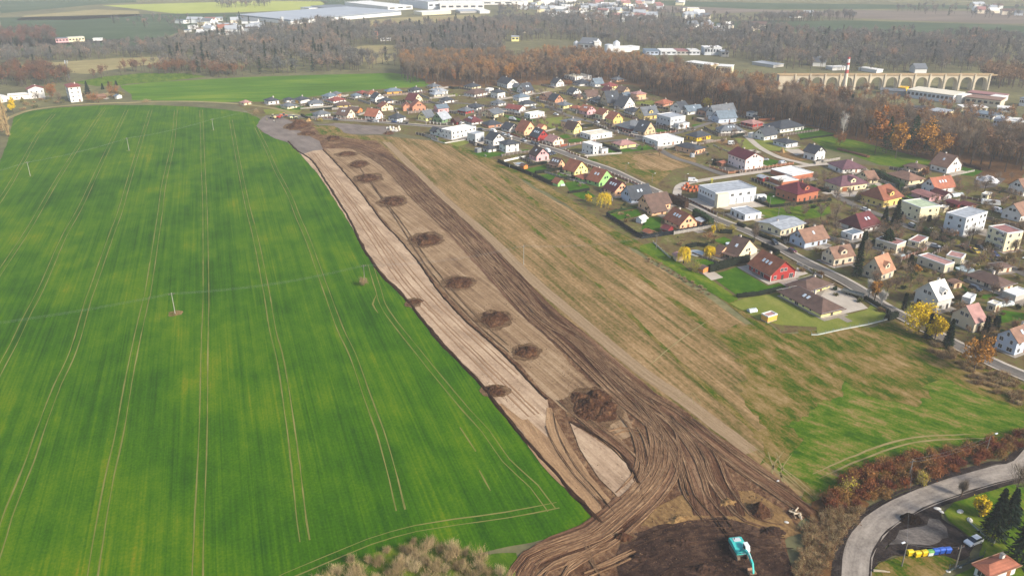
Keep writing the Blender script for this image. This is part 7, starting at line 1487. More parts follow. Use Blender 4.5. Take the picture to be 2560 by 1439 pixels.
k1 = pole((1405, 465), (1457, 268), 'wooden pole standing in the red hedge', c='K'); k2 = pole((2168, 245), (2218, 42), 'wooden pole with lamp at the right end of the red hedge', 'street_lamp', 1.6, c='K'); k3 = pole((1335, 1345), (1392, 1100), 'dark lamp post left of the yellow bins', 'street_lamp', -1.6, c='K', ); k4 = pole((1868, 1370), (1952, 1128), 'dark slanting lit pole between the blue bins and the white car', c='K')
wires(k1, k2, 'cables over the red hedge', 1, (-.5, .5)); wires(k3, k4, 'cable over the bins', .6, (0,)); wires(k3, k1, 'cable across the road bend', 1.2, (0,))
for a in [((2245, 562), (2256, 435), 'E', 'street lamp at the edge of the rough plot, lower one'), ((1866, 405), (1876, 290), 'E', 'street lamp at the edge of the rough plot, upper one'), ((302, 545), (305, 455), 'F', 'street lamp beside the white van'), ((250, 757), (254, 640), 'F', 'street lamp at the tall dark red hedge'),
          ((652, 335), (660, 262), 'F', 'street lamp beside the orange carport'), ((1518, 915), (1540, 768), 'F', 'white street lamp at the clipped hedge corner'), ((1680, 205), (1694, 140), 'I', 'white headed street lamp above the clipped hedge'), ((2485, 545), (2512, 445), 'I', 'street lamp by the upper right street'),
          ((1555, 1335), (1578, 1268), 'G', 'street lamp before the tall white cube'), ((1240, 1215), (1258, 1100), 'B', 'street lamp opposite the street corner'), ((490, 480), (502, 350), 'B', 'thin lamp in the yellow grass plot')]:
    pole(a[0], a[1], a[3], 'street_lamp', 1.2, c=a[2])
# ---------------- cars ----------------
def car_proto(kind):
    L_, Wd, H = dict(hatch=(4.1, 1.75, 1.48), estate=(4.6, 1.8, 1.5), van=(5.2, 2.0, 2.2), suv=(4.5, 1.85, 1.7))[kind]
    E = empty('parked_car', (0, 0, -50)); x = L_ / 2
    if kind == 'van': low = [(-x, .35), (-x, 1.1), (-x + .05, H - .1), (x * .35, H), (x * .62, 1.35), (x - .12, 1.1), (x, .8), (x, .35)]
    else: low = [(-x, .35), (-x, .95), (-x + .12, 1.0), (x * .42, .98), (x - .3, .82), (x, .65), (x, .35)]
    mb = MB(); n = len(low)
    for y, ins in ((-Wd / 2, .0), (Wd / 2, .0)):
        mb.v += [(px_, y * (1 if pz < .9 else .96 if pz < 1.2 else .86), pz) for px_, pz in low]
    mb.f = [tuple(range(n)), tuple(range(2 * n - 1, n - 1, -1))] + [(i, (i + 1) % n, n + (i + 1) % n, n + i) for i in range(n)]; mb.m = [0] * len(mb.f)
    paint = bpy.data.materials.get('car_paint') or newmat('car_paint')[0]
    body = mb.build('body', paint, E)
    if kind != 'van':
        c = [(-x + .15, .98), (-x + .45, H - .05), (-x * .2, H), (x * .12, H - .06), (x * .5, .98)] if kind == 'hatch' else [(-x + .08, .98), (-x + .25, H - .03), (-x * .1, H), (x * .15, H - .06), (x * .5, .98)]
        mb = MB(); m_ = len(c)
        for s in (-1, 1): mb.v += [(a, s * Wd / 2 * (.94 if z < 1.1 else .76), z - .01) for a, z in c]
        mb.f = [tuple(range(m_)), tuple(range(2 * m_ - 1, m_ - 1, -1))] + [(i, (i + 1) % m_, m_ + (i + 1) % m_, m_ + i) for i in range(m_)]; mb.m = [0] * len(mb.f); mb.build('windows', glass(), E)
        q = MB(); xr0, xr1 = c[1][0] + .12, c[3][0] - .08; q.box(xr0, -Wd * .36, H - .03, xr1, Wd * .36, H + .03); q.build('roof', paint, E)
    else:
        q = MB(); q.prism([(-Wd * .40, 1.4), (Wd * .40, 1.4), (Wd * .36, 1.95), (-Wd * .36, 1.95)], 'x', x * .36, x * .5); q.build('windscreen', glass(), E)
        q = MB(); q.box(x * .0, -Wd * .47, 1.3, x * .34, Wd * .47, 1.85); q.build('windows', glass(), E)
    for sx in (-x * .62, x * .62):
        for sy in (-1, 1):
            q = MB(); q.tube([(sx, sy * (Wd / 2 - .2), .33), (sx, sy * (Wd / 2 + .02), .33)], .33, 12); w = q.build('wheel', mat('1c1c1e'), E)
            q = MB(); q.tube([(sx, sy * (Wd / 2 + .021), .33), (sx, sy * (Wd / 2 + .03), .33)], .19, 8); q.build('rim', mat('9a9ca0', .4), w)
    for sy in (-1, 1): q = MB(); q.box(x - .08, sy * Wd * .36 - .17, .62, x + .02, sy * Wd * .36 + .17, .76); q.build('headlight', mat('e2e2dc', .2), E)
    for sy in (-1, 1): q = MB(); q.box(-x - .02, sy * Wd * .38 - .12, .7, -x + .05, sy * Wd * .38 + .12, .92); q.build('tail_light', mat('8a1c1c', .3), E)
    return E
CARP = {k: car_proto(k) for k in ('hatch', 'estate', 'van', 'suv')}
PAINT = dict(white='d8d8d6', black='17181a', silver='a2a6a9', dark='2c2f34', red='7a1c1c', blue='24386a', yellow='c8a81c', grey='5d6165', burg='5a1f2a')
_pm = {}
def paintm(c):
    if c not in _pm:
        m, t, b = newmat('car_paint_' + c); b.inputs['Base Color'].default_value = lin(PAINT[c]); b.inputs['Roughness'].default_value = .28; b.inputs['Coat Weight'].default_value = .5; _pm[c] = m
    return _pm[c]
def car(c, x, y, dx, dy, col, kind, label):
    a = CG(c, x, y); b = CG(c, x + dx, y + dy); o = copy_tree(CARP[kind]); o.location = (a.x, a.y, .38); d = b - a; o.rotation_euler = (0, 0, math.atan2(d.y, d.x)); tag(o, label, 'car' if kind != 'van' else 'van', 'cars parked around the village')
    for ch in o.children:
        if ch.name.split('.')[0] in ('body', 'roof'): ch.material_slots[0].link = 'OBJECT'; ch.material_slots[0].material = paintm(col)
for a in [('K', 2046, 1120, -90, 38, 'white', 'hatch', 'white hatchback parked at the end of the lay by'), ('F', 415, 552, 60, 4, 'white', 'van', 'white van parked behind the brick pallets'), ('F', 1448, 240, 50, 0, 'silver', 'estate', 'silver car behind the tall pale pink house'),
          ('F', 1700, 300, 90, -20, 'silver', 'van', 'long silver van behind the orange brick fence'), ('F', 2245, 270, 60, -4, 'black', 'suv', 'black car below the newly built white house'), ('H', 1865, 285, 50, 40, 'black', 'estate', 'black car on the street bend before the white tan roofed house'),
          ('H', 2105, 392, 60, 30, 'burg', 'hatch', 'dark red car on the verge below the white tan roofed house'), ('I', 1432, 105, 50, 20, 'white', 'hatch', 'white car parked by the tall white cube'), ('I', 1545, 105, 50, 20, 'dark', 'suv', 'dark car right of the white one at the tall white cube'),
          ('I', 1190, 42, 50, 26, 'silver', 'estate', 'silver car on the upper street near the black spruces'), ('I', 1465, 295, 50, 10, 'silver', 'hatch', 'silver car behind the rose roofed rear wing'), ('I', 1835, 305, 50, 12, 'red', 'hatch', 'red car beside the yellow one on the upper street'),
          ('I', 1960, 358, 50, 30, 'yellow', 'hatch', 'yellow car on the upper street'), ('I', 2018, 318, 50, 20, 'dark', 'estate', 'dark blue car at the foot of the red roofed cube'), ('I', 2196, 398, 50, 28, 'blue', 'estate', 'blue estate car right of the red roofed cube entrance'),
          ('I', 1955, 820, 60, 20, 'dark', 'suv', 'dark car in the yard of the chocolate roofed bungalow'), ('G', 352, 932, 50, 10, 'white', 'hatch', 'white car in front of the yellow villa'), ('G', 2175, 950, 60, 20, 'white', 'van', 'white van near the trailer home'), ('C', 415, 738, 50, 14, 'white', 'estate', 'white car at the side street opposite the yellow gabled house'),
          ('C', 720, 882, 40, 22, 'white', 'hatch', 'white car driving on the side street'), ('C', 972, 890, 40, 10, 'white', 'estate', 'white car in the yard of the stone coloured house'), ('C', 1250, 515, 40, 14, 'white', 'hatch', 'white car near the orange pyramid roof'), ('C', 2058, 700, 50, 10, 'white', 'van', 'white van in front of the grey twin gables'),
          ('B', 820, 845, 40, 6, 'dark', 'hatch', 'dark car at the gate of the salmon brick bungalow'), ('B', 998, 872, 40, 10, 'white', 'van', 'white van at the kerb, first in the street row'), ('B', 1148, 918, 40, 14, 'silver', 'hatch', 'silver car in the street row behind the white van'), ('B', 1232, 940, 40, 16, 'white', 'estate', 'white car in the street row near the orange roof'),
          ('B', 1440, 1006, 40, 18, 'silver', 'estate', 'silver car parked before the deep red house'), ('B', 1575, 1042, 40, 20, 'dark', 'estate', 'dark car before the deep red house, left of two'), ('B', 1632, 1062, 40, 20, 'black', 'hatch', 'black car before the deep red house, right of two'), ('B', 545, 752, 40, -14, 'white', 'estate', 'white car beside the dark red garage'),
          ('B', 1275, 700, 40, 4, 'silver', 'van', 'silver van on the lawn below the wide cream bungalow'), ('B', 1572, 526, 40, 4, 'silver', 'hatch', 'silver car on the driveway before the dark hip roof'), ('B', 1340, 606, 40, 2, 'silver', 'estate', 'silver car left of the flat white bungalow'), ('B', 1900, 628, 40, 8, 'white', 'hatch', 'white car beside the side street gate'),
          ('B', 1240, 290, 40, 14, 'dark', 'hatch', 'dark car under the tall white gabled house'), ('B', 1650, 392, 40, 4, 'silver', 'estate', 'silver car left of the pinkish brown house'), ('B', 1785, 1165, 50, 24, 'white', 'van', 'white van behind the pink gabled house'), ('B', 1860, 1190, 50, 24, 'dark', 'estate', 'dark car next to the white van behind the pink house'),
          ('A', 1235, 624, 40, 4, 'dark', 'estate', 'dark car on the upper street left of the orange roof'), ('A', 1668, 645, 40, 4, 'black', 'hatch', 'black car before the near black hip roof'), ('A', 1740, 647, 40, 4, 'white', 'estate', 'white car right of the black one on the upper street'), ('A', 1975, 655, 40, 4, 'blue', 'hatch', 'blue car before the near black hip roof'),
          ('D', 580, 345, 40, 6, 'grey', 'suv', 'grey car before the plain white block'), ('D', 700, 915, 40, 2, 'silver', 'estate', 'silver car on the lawn beside the burgundy gable'), ('E', 775, 165, 40, 20, 'dark', 'hatch', 'dark car in the drive of the pink gabled house'), ('H', 530, 0, 50, 30, 'white', 'hatch', 'white car hidden in the garden behind the terrace')][:-1]:
    car(*a)
for k, e in CARP.items():
    for ch in list(e.children):
        for g_ in list(ch.children): bpy.data.objects.remove(g_)
        bpy.data.objects.remove(ch)
    bpy.data.objects.remove(e)
# caravan, trailer home, machines
def caravan(c, x, y, rz, label, L_=6.2, cat='caravan'):
    a = CG(c, x, y); E = empty(cat.replace(' ', '_'), (a.x, a.y, .1), rz); tag(E, label, cat); q = MB(); q.prism([(-L_ / 2, .5), (L_ / 2, .5), (L_ / 2 - .1, 1.4), (L_ / 2 - .5, 2.5), (-L_ / 2 + .3, 2.55), (-L_ / 2, 2.2)], 'y', -1.1, 1.1); q.build('body', mat('d2d2cf', .4, .04), E)
    for k in (-.3, .15): q = MB(); q.box(L_ * k - .5, -1.13, 1.3, L_ * k + .5, -1.09, 1.9); q.build('window', glass(), E)
    for s in (-1, 1): q = MB(); q.tube([(0, s * .9, .33), (0, s * 1.1, .33)], .33, 10); q.build('wheel', mat('1c1c1e'), E)
caravan('G', 2080, 845, -.35, 'long white trailer home on the garden plot', 8.5, 'trailer home'); caravan('D', 253, 705, 0, 'small white construction trailer alone on brown grass', 4.0, 'trailer'); caravan('F', 1390, 800, .2, 'white caravan behind the dark trailer on the green lawn', 5.5)
def box_thing(c, x, y, w, d, h, rz, col, label, name, cat, lid=None):
    a = CG(c, x, y); E = empty(name, (a.x, a.y, .12), rz); tag(E, label, cat); q = MB(); q.box(-w / 2, -d / 2, 0, w / 2, d / 2, h); q.build('body', mat(col, .7), E); q = MB(); q.box(-w / 2 - .08, -d / 2 - .08, h + .01, w / 2 + .08, d / 2 + .08, h + .14); q.build('lid', mat(lid or col, .6), E)
    for s in (-1, 1): q = MB(); q.box(s * w * .3 - .1, -d / 2 - .06, .1, s * w * .3 + .1, -d / 2 - .01, h * .8); q.build('brace', mat('4a4c4e'), E)
box_thing('F', 1420, 820, 2.6, 1.6, 1.5, .2, '2f3a44', 'dark boxy trailer in front of the white caravan', 'cargo_trailer', 'trailer'); box_thing('F', 685, 565, 1.1, 1.1, 2.2, 0, 'b8b040', 'yellow green portable toilet by the brick pallets', 'portable_toilet', 'portable toilet'); box_thing('F', 405, 190, 2.2, 2.2, 2.2, .3, 'a8adb0', 'grey water tank beside the unfinished brick bungalow', 'water_tank', 'tank')
k = 0
for x, y in ((270, 665), (320, 680), (372, 690), (425, 692), (478, 680), (300, 625), (350, 632), (402, 640), (455, 640), (505, 625), (330, 600)):
    k += 1; a = CG('F', x, y); E = empty('brick_pallet', (a.x, a.y, .1), .35 + .1 * (k % 3)); tag(E, 'wrapped pallet of orange bricks in the stack beside the grey workshop', 'brick pallet', 'pallets of bricks on the plot'); q = MB(); q.box(-.7, -.6, .16, .7, .6, 1.6 if k % 2 else 1.2); q.build('bricks', mat('b5603a', .9, .2, 2), E)
    q = MB(); [q.box(-.75, y_ - .06, 0, .75, y_ + .06, .15) for y_ in (-.5, 0, .5)]; q.build('pallet', mat('8a6a44'), E)
# building rubble stacks near the upper street
for i in range(9):
    a = CG('A', 1890 + (i * 37) % 150, 728 + (i * 23) % 36); q = MB(); q.box(-.9, -.6, 0, .9, .6, .8 + .5 * (i % 3)); q.box(-.7, -.4, .81 + .5 * (i % 3), .5, .4, 1.1 + .5 * (i % 3)); o = q.build('building_material_stack', mat(['d5d2c8', 'c9b8a0', 'cfcac0'][i % 3])); o.location = (a.x, a.y, .15); o.rotation_euler = (0, 0, i); tag(o, 'pale stack of building material on the rubble plot', 'material stack', 'stacks on the rubble plot')
# road roller, dozer, digger at the road end
def roller(c, x, y, rz):
    a = CG(c, x, y); E = empty('road_roller', (a.x, a.y, .2), rz); tag(E, 'red road roller on the gravel area at the estate entrance', 'road roller')
    q = MB(); q.tube([(1.7, -1, .75), (1.7, 1, .75)], .75, 16); q.build('drum', mat('4a4a4c', .4), E); q = MB(); q.prism([(-2.4, .7), (-2.4, 1.6), (-.6, 1.8), (-.3, .7)], 'y', -.9, .9); q.build('engine_hood', mat('a8242a', .4), E)
    q = MB(); q.box(-.3, -.8, .8, .8, .8, 1.3); q.box(-.3, -.8, 2.6, .8, .8, 2.75); [q.box(a_, b_, 1.3, a_ + .08, b_ + .08, 2.6) for a_ in (-.28, .7) for b_ in (-.78, .7)]; q.build('cab', mat('b8302c', .4), E)
    for s in (-1, 1): q = MB(); q.tube([(-1.5, s * .7, .7), (-1.5, s * 1.05, .7)], .7, 14); q.build('wheel', mat('1c1c1e'), E)
roller('A', 510, 598, .2)
def loader(c, x, y, rz, col, label, name, cat):
    a = CG(c, x, y); E = empty(name, (a.x, a.y, .2), rz); tag(E, label, cat); q = MB(); q.prism([(-2.6, .8), (-2.6, 1.9), (-.8, 2.0), (-.5, .8)], 'y', -1, 1); q.build('engine_hood', mat(col, .4), E); q = MB(); q.box(-.7, -.7, 1.2, .7, .7, 3.0); q.build('cab', mat('3a4048', .3), E); q = MB(); q.box(-.75, -.75, 3.01, .75, .75, 3.15); q.build('cab_roof', mat(col, .4), E)
    q = MB(); q.tube([(.5, -.6, 1.3), (2.2, -.6, 1.6), (3.1, -.6, .7)], .12, 6); q.tube([(.5, .6, 1.3), (2.2, .6, 1.6), (3.1, .6, .7)], .12, 6); q.build('lift_arm', mat(col, .4), E); q = MB(); q.prism([(3.0, .1), (3.9, .1), (3.5, .5), (3.1, 1.0)], 'y', -1.3, 1.3); q.build('bucket', mat('55575a', .5), E)
    for sx in (-1.7, 1.3):
        for s in (-1, 1): q = MB(); q.tube([(sx, s * .8, .65), (sx, s * 1.2, .65)], .65, 14); q.build('wheel', mat('1c1c1e'), E)
loader('A', 425, 600, 2.6, 'd2c08a', 'pale yellow wheel loader left of the road roller', 'wheel_loader', 'wheel loader'); loader('A', 690, 605, .3, 'c8cc9a', 'pale digger in front of the long brown heap', 'digger', 'digger'); loader('A', 565, 582, .1, 'c86a40', 'orange machine behind the road roller', 'machine', 'machine')
def truck(c, x, y, rz):
    a = CG(c, x, y); E = empty('truck', (a.x, a.y, .38), rz); tag(E, 'dark flatbed truck with white cab on the upper street', 'truck'); q = MB(); q.prism([(1.6, .5), (3.4, .5), (3.4, 1.5), (3.0, 2.5), (1.6, 2.5)], 'y', -1.1, 1.1); q.build('cab', mat('d5d5d2', .4), E); q = MB(); q.box(-3.4, -1.15, .9, 1.5, 1.15, 1.1); q.box(-3.4, -1.15, 1.1, -3.3, 1.15, 1.6); q.build('flatbed', mat('3a3c3e', .6), E)
    q = MB(); q.box(3.02, -.95, 1.55, 3.3, .95, 2.2); q.build('windscreen', glass(), E)
    for sx in (-2.2, 2.4):
        for s in (-1, 1): q = MB(); q.tube([(sx, s * .8, .48), (sx, s * 1.1, .48)], .48, 12); q.build('wheel', mat('1c1c1e'), E)
truck('A', 2100, 668, 2.8)
a = CG('I', 450, 880); E = empty('flat_trailer', (a.x, a.y, .3), -.75); tag(E, 'long empty flatbed trailer parked beside the paved yard', 'trailer'); q = MB(); q.box(-4.2, -1.1, .7, 3.8, 1.1, .9); q.box(-4.2, -1.15, .91, 3.8, -1.08, 1.4); q.box(-4.2, 1.08, .91, 3.8, 1.15, 1.4); q.build('bed', mat('8d8a7c', .7), E); q = MB(); q.box(3.8, -.1, .6, 5.6, .1, .75); q.build('drawbar', m_iron, E)
for sx in (-2, -.9):
    for s in (-1, 1): q = MB(); q.tube([(sx, s * .8, .36), (sx, s * 1.1, .36)], .36, 10); q.build('wheel', mat('1c1c1e'), E)
# ---------------- excavator ----------------
def excavator():
    a = G(1848, 1385); b = G(1893, 1424); d = b - a; E = empty('excavator', (a.x, a.y, .25), -math.radians(80)); tag(E, 'turquoise tracked excavator with lowered boom on dark soil', 'excavator')
    teal = mat('3fb0a6', .35, .06, spec=.5); steel = mat('4a4440', .6); rust = mat('6a5a4a', .8, .25, 2)
    for s in (-1, 1):
        q = MB(); n = 20; prof = []
        for k in range(n):
            t = 2 * math.pi * k / n; prof.append((math.cos(t) * .45 + (1.75 if math.cos(t) >= 0 else -1.75), .46 + math.sin(t) * .45))
        q.prism(prof, 'y', s * 1.15 - .3, s * 1.15 + .3); tr = q.build('track', rust, E)
        for k in range(16): r_ = MB(); r_.box(-2.1 + k * .27, s * 1.15 - .32, .9, -2.0 + k * .27, s * 1.15 + .32, .96); 
        for k in range(5): q = MB(); q.tube([(-1.5 + k * .75, s * 1.46, .35), (-1.5 + k * .75, s * 1.49, .35)], .2, 8); q.build('roller_wheel', steel, tr)
    q = MB(); q.box(-1.2, -.84, .3, 1.2, .84, .8); q.tube([(0, 0, .8), (0, 0, 1.05)], .75, 16); q.build('undercarriage', steel, E)
    U = MB(); U.prism([(-2.7, 1.06), (1.5, 1.06), (1.5, 1.5), (.2, 1.9), (-1.2, 2.15), (-2.6, 2.15), (-2.9, 1.7)], 'y', -1.35, 1.35); body = U.build('house', teal, E)
    q = MB(); q.prism([(-1.3, -1.36), (1.3, -1.36)] * 0 + [(-3.2, 1.1), (-2.72, 1.1), (-2.72, 1.95), (-3.05, 1.85)], 'y', -1.25, 1.25); q.build('counterweight', teal, E)
    q = MB(); q.box(-2.4, -.8, 2.16, -1.3, .8, 2.24); q.build('engine_grille', mat('b7bcbc', .5), body)
    q = MB(); q.prism([(.1, 1.5), (1.7, 1.5), (1.8, 2.1), (1.4, 2.95), (.1, 2.95)], 'y', .45, 1.35); cab = q.build('cab', mat('e0e2df', .3), E)
    q = MB(); q.prism([(.25, 1.9), (1.65, 1.9), (1.72, 2.15), (1.35, 2.85), (.25, 2.85)], 'y', .43, 1.37); q.build('cab_windows', glass(), cab)
    q = MB(); q.box(.05, .42, 2.96, 1.45, 1.38, 3.06); q.build('cab_roof', mat('d5d8d6', .4), cab)
    q = MB(); q.tube([(-2.0, -.5, 2.2), (-2.0, -.5, 2.7)], .09, 6); q.build('exhaust', steel, E)
    def beam(pts, w, name, m, wd=.45):
        q = MB(); up = []; dn = []
        for i, (x, z, t) in enumerate(pts): up.append((x, z + t / 2)); dn.append((x, z - t / 2))
        q.prism(up + dn[::-1], 'y', -wd / 2 - .1, wd / 2 - .1); return q.build(name, m, E)
    boom = beam([(.9, 1.6, .4), (2.4, 2.9, .75), (4.0, 3.3, .6), (5.9, 2.3, .35)], .45, 'boom', teal)
    arm = beam([(5.0, 3.0, .35), (6.0, 2.5, .6), (6.8, .8, .3)], .4, 'arm', teal, .36)
    for s in (-.42, .22): q = MB(); q.tube([(1.2, s, 1.3), (3.0, s, 2.6)], .1, 8); q.build('hydraulic_cylinder', mat('c9cccb', .3), boom)
    q = MB(); q.tube([(3.4, -.1, 3.75), (5.2, -.1, 3.25)], .1, 8); q.build('hydraulic_cylinder', mat('c9cccb', .3), boom)
    q = MB(); q.prism([(6.9, .7), (6.5, .1), (5.7, 0), (5.1, .4), (5.3, 1.0), (5.6, .6), (6.2, .75)], 'y', -.75, .65); bk = q.build('bucket', mat('8a6a50', .7, .2, 2), E)
    for k in range(5): q = MB(); q.box(5.0, -.7 + k * .3, .35, 5.35, -.6 + k * .3, .5); q.build('tooth', steel, bk)
excavator()
# ---------------- recycling bins, logs, stones ----------------
def bin_(x, y, rz, col, lid, label):
    a = CG('K', x, y); E = empty('recycling_bin', (a.x, a.y, .3), rz); E.scale = (.86, .9, .95); tag(E, label, 'recycling bin', 'recycling bins at the lay by'); q = MB()
    q.add([(-.6, -.42, .12), (.6, -.42, .12), (.6, .42, .12), (-.6, .42, .12), (-.68, -.54, 1.1), (.68, -.54, 1.1), (.68, .54, 1.1), (-.68, .54, 1.1)], [(3, 2, 1, 0), (4, 5, 6, 7), (0, 1, 5, 4), (1, 2, 6, 5), (2, 3, 7, 6), (3, 0, 4, 7)]); q.build('body', mat(col, .45, .05, spec=.5), E)
    q = MB(); q.prism([(-.6, 1.11), (.6, 1.11), (.58, 1.25), (.3, 1.42), (-.3, 1.45), (-.58, 1.28)], 'x', -.72, .72); q.build('lid', mat(lid, .4, .05, spec=.5), E)
    for sx in (-.5, .5):
        for sy in (-.35, .35): q = MB(); q.tube([(sx, sy - .03, .08), (sx, sy + .03, .08)], .09, 8); q.build('wheel', mat('1c1c1e'), E)
for i, (x, y, c_, l_, t) in enumerate([(1412, 1238, 'd0b010', 'd8bc18', 'yellow bin at the left end of the row'), (1486, 1250, 'd0b010', 'd8bc18', 'yellow bin slightly in front of the row, second from left'), (1554, 1240, 'd0b010', 'd8bc18', 'yellow bin next to the white and green one'),
                                        (1612, 1238, 'cfd4cc', '5f9a4a', 'white bin with green lid in the middle of the row'), (1668, 1226, '20489a', '2a58b0', 'blue bin right of the white and green one'), (1726, 1216, '20489a', '2a58b0', 'blue bin, middle of the three blue ones'), (1788, 1212, '20489a', '2a58b0', 'blue bin at the right end of the row')]):
    bin_(x, y, .12 + .05 * (i % 3), c_, l_, t)
for i in range(13):
    a = CG('K', 262 + rnd.uniform(-55, 60), 835 + rnd.uniform(-50, 35)); q = MB(); L_ = rnd.uniform(1.2, 2.2); q.tube([(-L_ / 2, 0, 0), (L_ / 2, 0, 0)], [.2, .17], 8); q.tube([(L_ / 2 + .001, 0, 0), (L_ / 2 + .02, 0, 0)], [.17, .12], 8); o = q.build('log', mat(['a8957a', '8a745a', 'b5a58c'][i % 3], .9, .25, 3)); o.location = (a.x, a.y, .35 + .28 * (i % 3)); o.rotation_euler = (rnd.uniform(-.1, .1), rnd.uniform(-.15, .15), rnd.uniform(0, 3.1)); tag(o, 'cut pale log in the heap left of the russet scrub', 'log', 'cut logs beside the earthworks')
def stone(c, x, y, s, col, label, group=None):
    a = CG(c, x, y); q = MB(); n = 7; q.tube([(0, 0, 0), (.05 * s, 0, .45 * s), (0, .05 * s, .8 * s)], [s * .8, s * .75, s * .3], 7); o = q.build('stone', mat(col, .9, .15, 3)); o.location = (a.x, a.y, .15); o.scale = (1.4, .9, .6); o.rotation_euler = (0, 0, x); tag(o, label, 'stone', group)
for i, (c, x, y, s) in enumerate([('K', 1920, 800, .9), ('K', 2015, 885, .9), ('K', 1730, 800, .6), ('K', 185, 905, .5), ('K', 1910, 1350, .5), ('K', 1800, 1395, .5), ('K', 95, 495, .5), ('K', 1690, 770, .8)]):
    stone(c, x, y, s, 'bdb9b0', 'pale boulder marking the edge of the lay by or track', 'pale boulders around the road bend')
a = CG('K', 1130, 1405); q = MB(); q.tube([(-1.6, .2, .2), (0, 0, .25), (1.6, -.25, .2)], [.28, .24, .16], 8); o = q.build('fallen_log', mat('9a8d78', .9, .2, 2)); o.location = (a.x, a.y, .3); tag(o, 'fallen pale trunk inside the road bend', 'trunk')
# ---------------- fences, pool, garden things ----------------
def fence(c, xy, label, h=1.4, kind='pillar', col='b08a78', pcol='c9beb2', name='fence', step=3.0):
    P = dense([Vector((p.x, p.y, 0)) for p in gp(px(c, *xy))], step, 0, closed=False); E = empty(name, P[0]); tag(E, label, 'fence' if name == 'fence' else name)
    pm, mm = mat(pcol), mat(col); pw = .2 if kind == 'pillar' else .05; pme = None; pr = MB(); pr.box(-pw, -pw, .2, pw, pw, h + .3); pr.box(-pw - .03, -pw - .03, h + .31, pw + .03, pw + .03, h + .37); pme = pr.mesh('post', pm)
    for i, p in enumerate(P[:95]):
        link('post', pme, E, p - P[0])
        if i < len(P) - 1:
            d = P[i + 1] - p; th = math.atan2(d.y, d.x); q = MB(); L_ = d.length
            q.box(pw + .02, -.09, .2, L_ - pw - .02, .09, .55)
            if kind == 'pillar':
                q.box(pw + .02, -.04, .75, L_ - pw - .02, .04, .85); q.box(pw + .02, -.04, h - .1, L_ - pw - .02, .04, h)
                k = int(L_ / .28)
                for j in range(k): q.box(pw + .1 + j * .28, -.03, .551, pw + .22 + j * .28, .03, h - .02)
            elif kind == 'solid': q.box(pw + .02, -.04, .551, L_ - pw - .02, .04, h)
            else:
                for z in (.8, 1.1, h): q.box(pw + .02, -.01, z, L_ - pw - .02, .01, z + .025)
            o = q.build('panel', mm, E, fix=False); o.location = p - P[0]; o.rotation_euler = (0, 0, th)
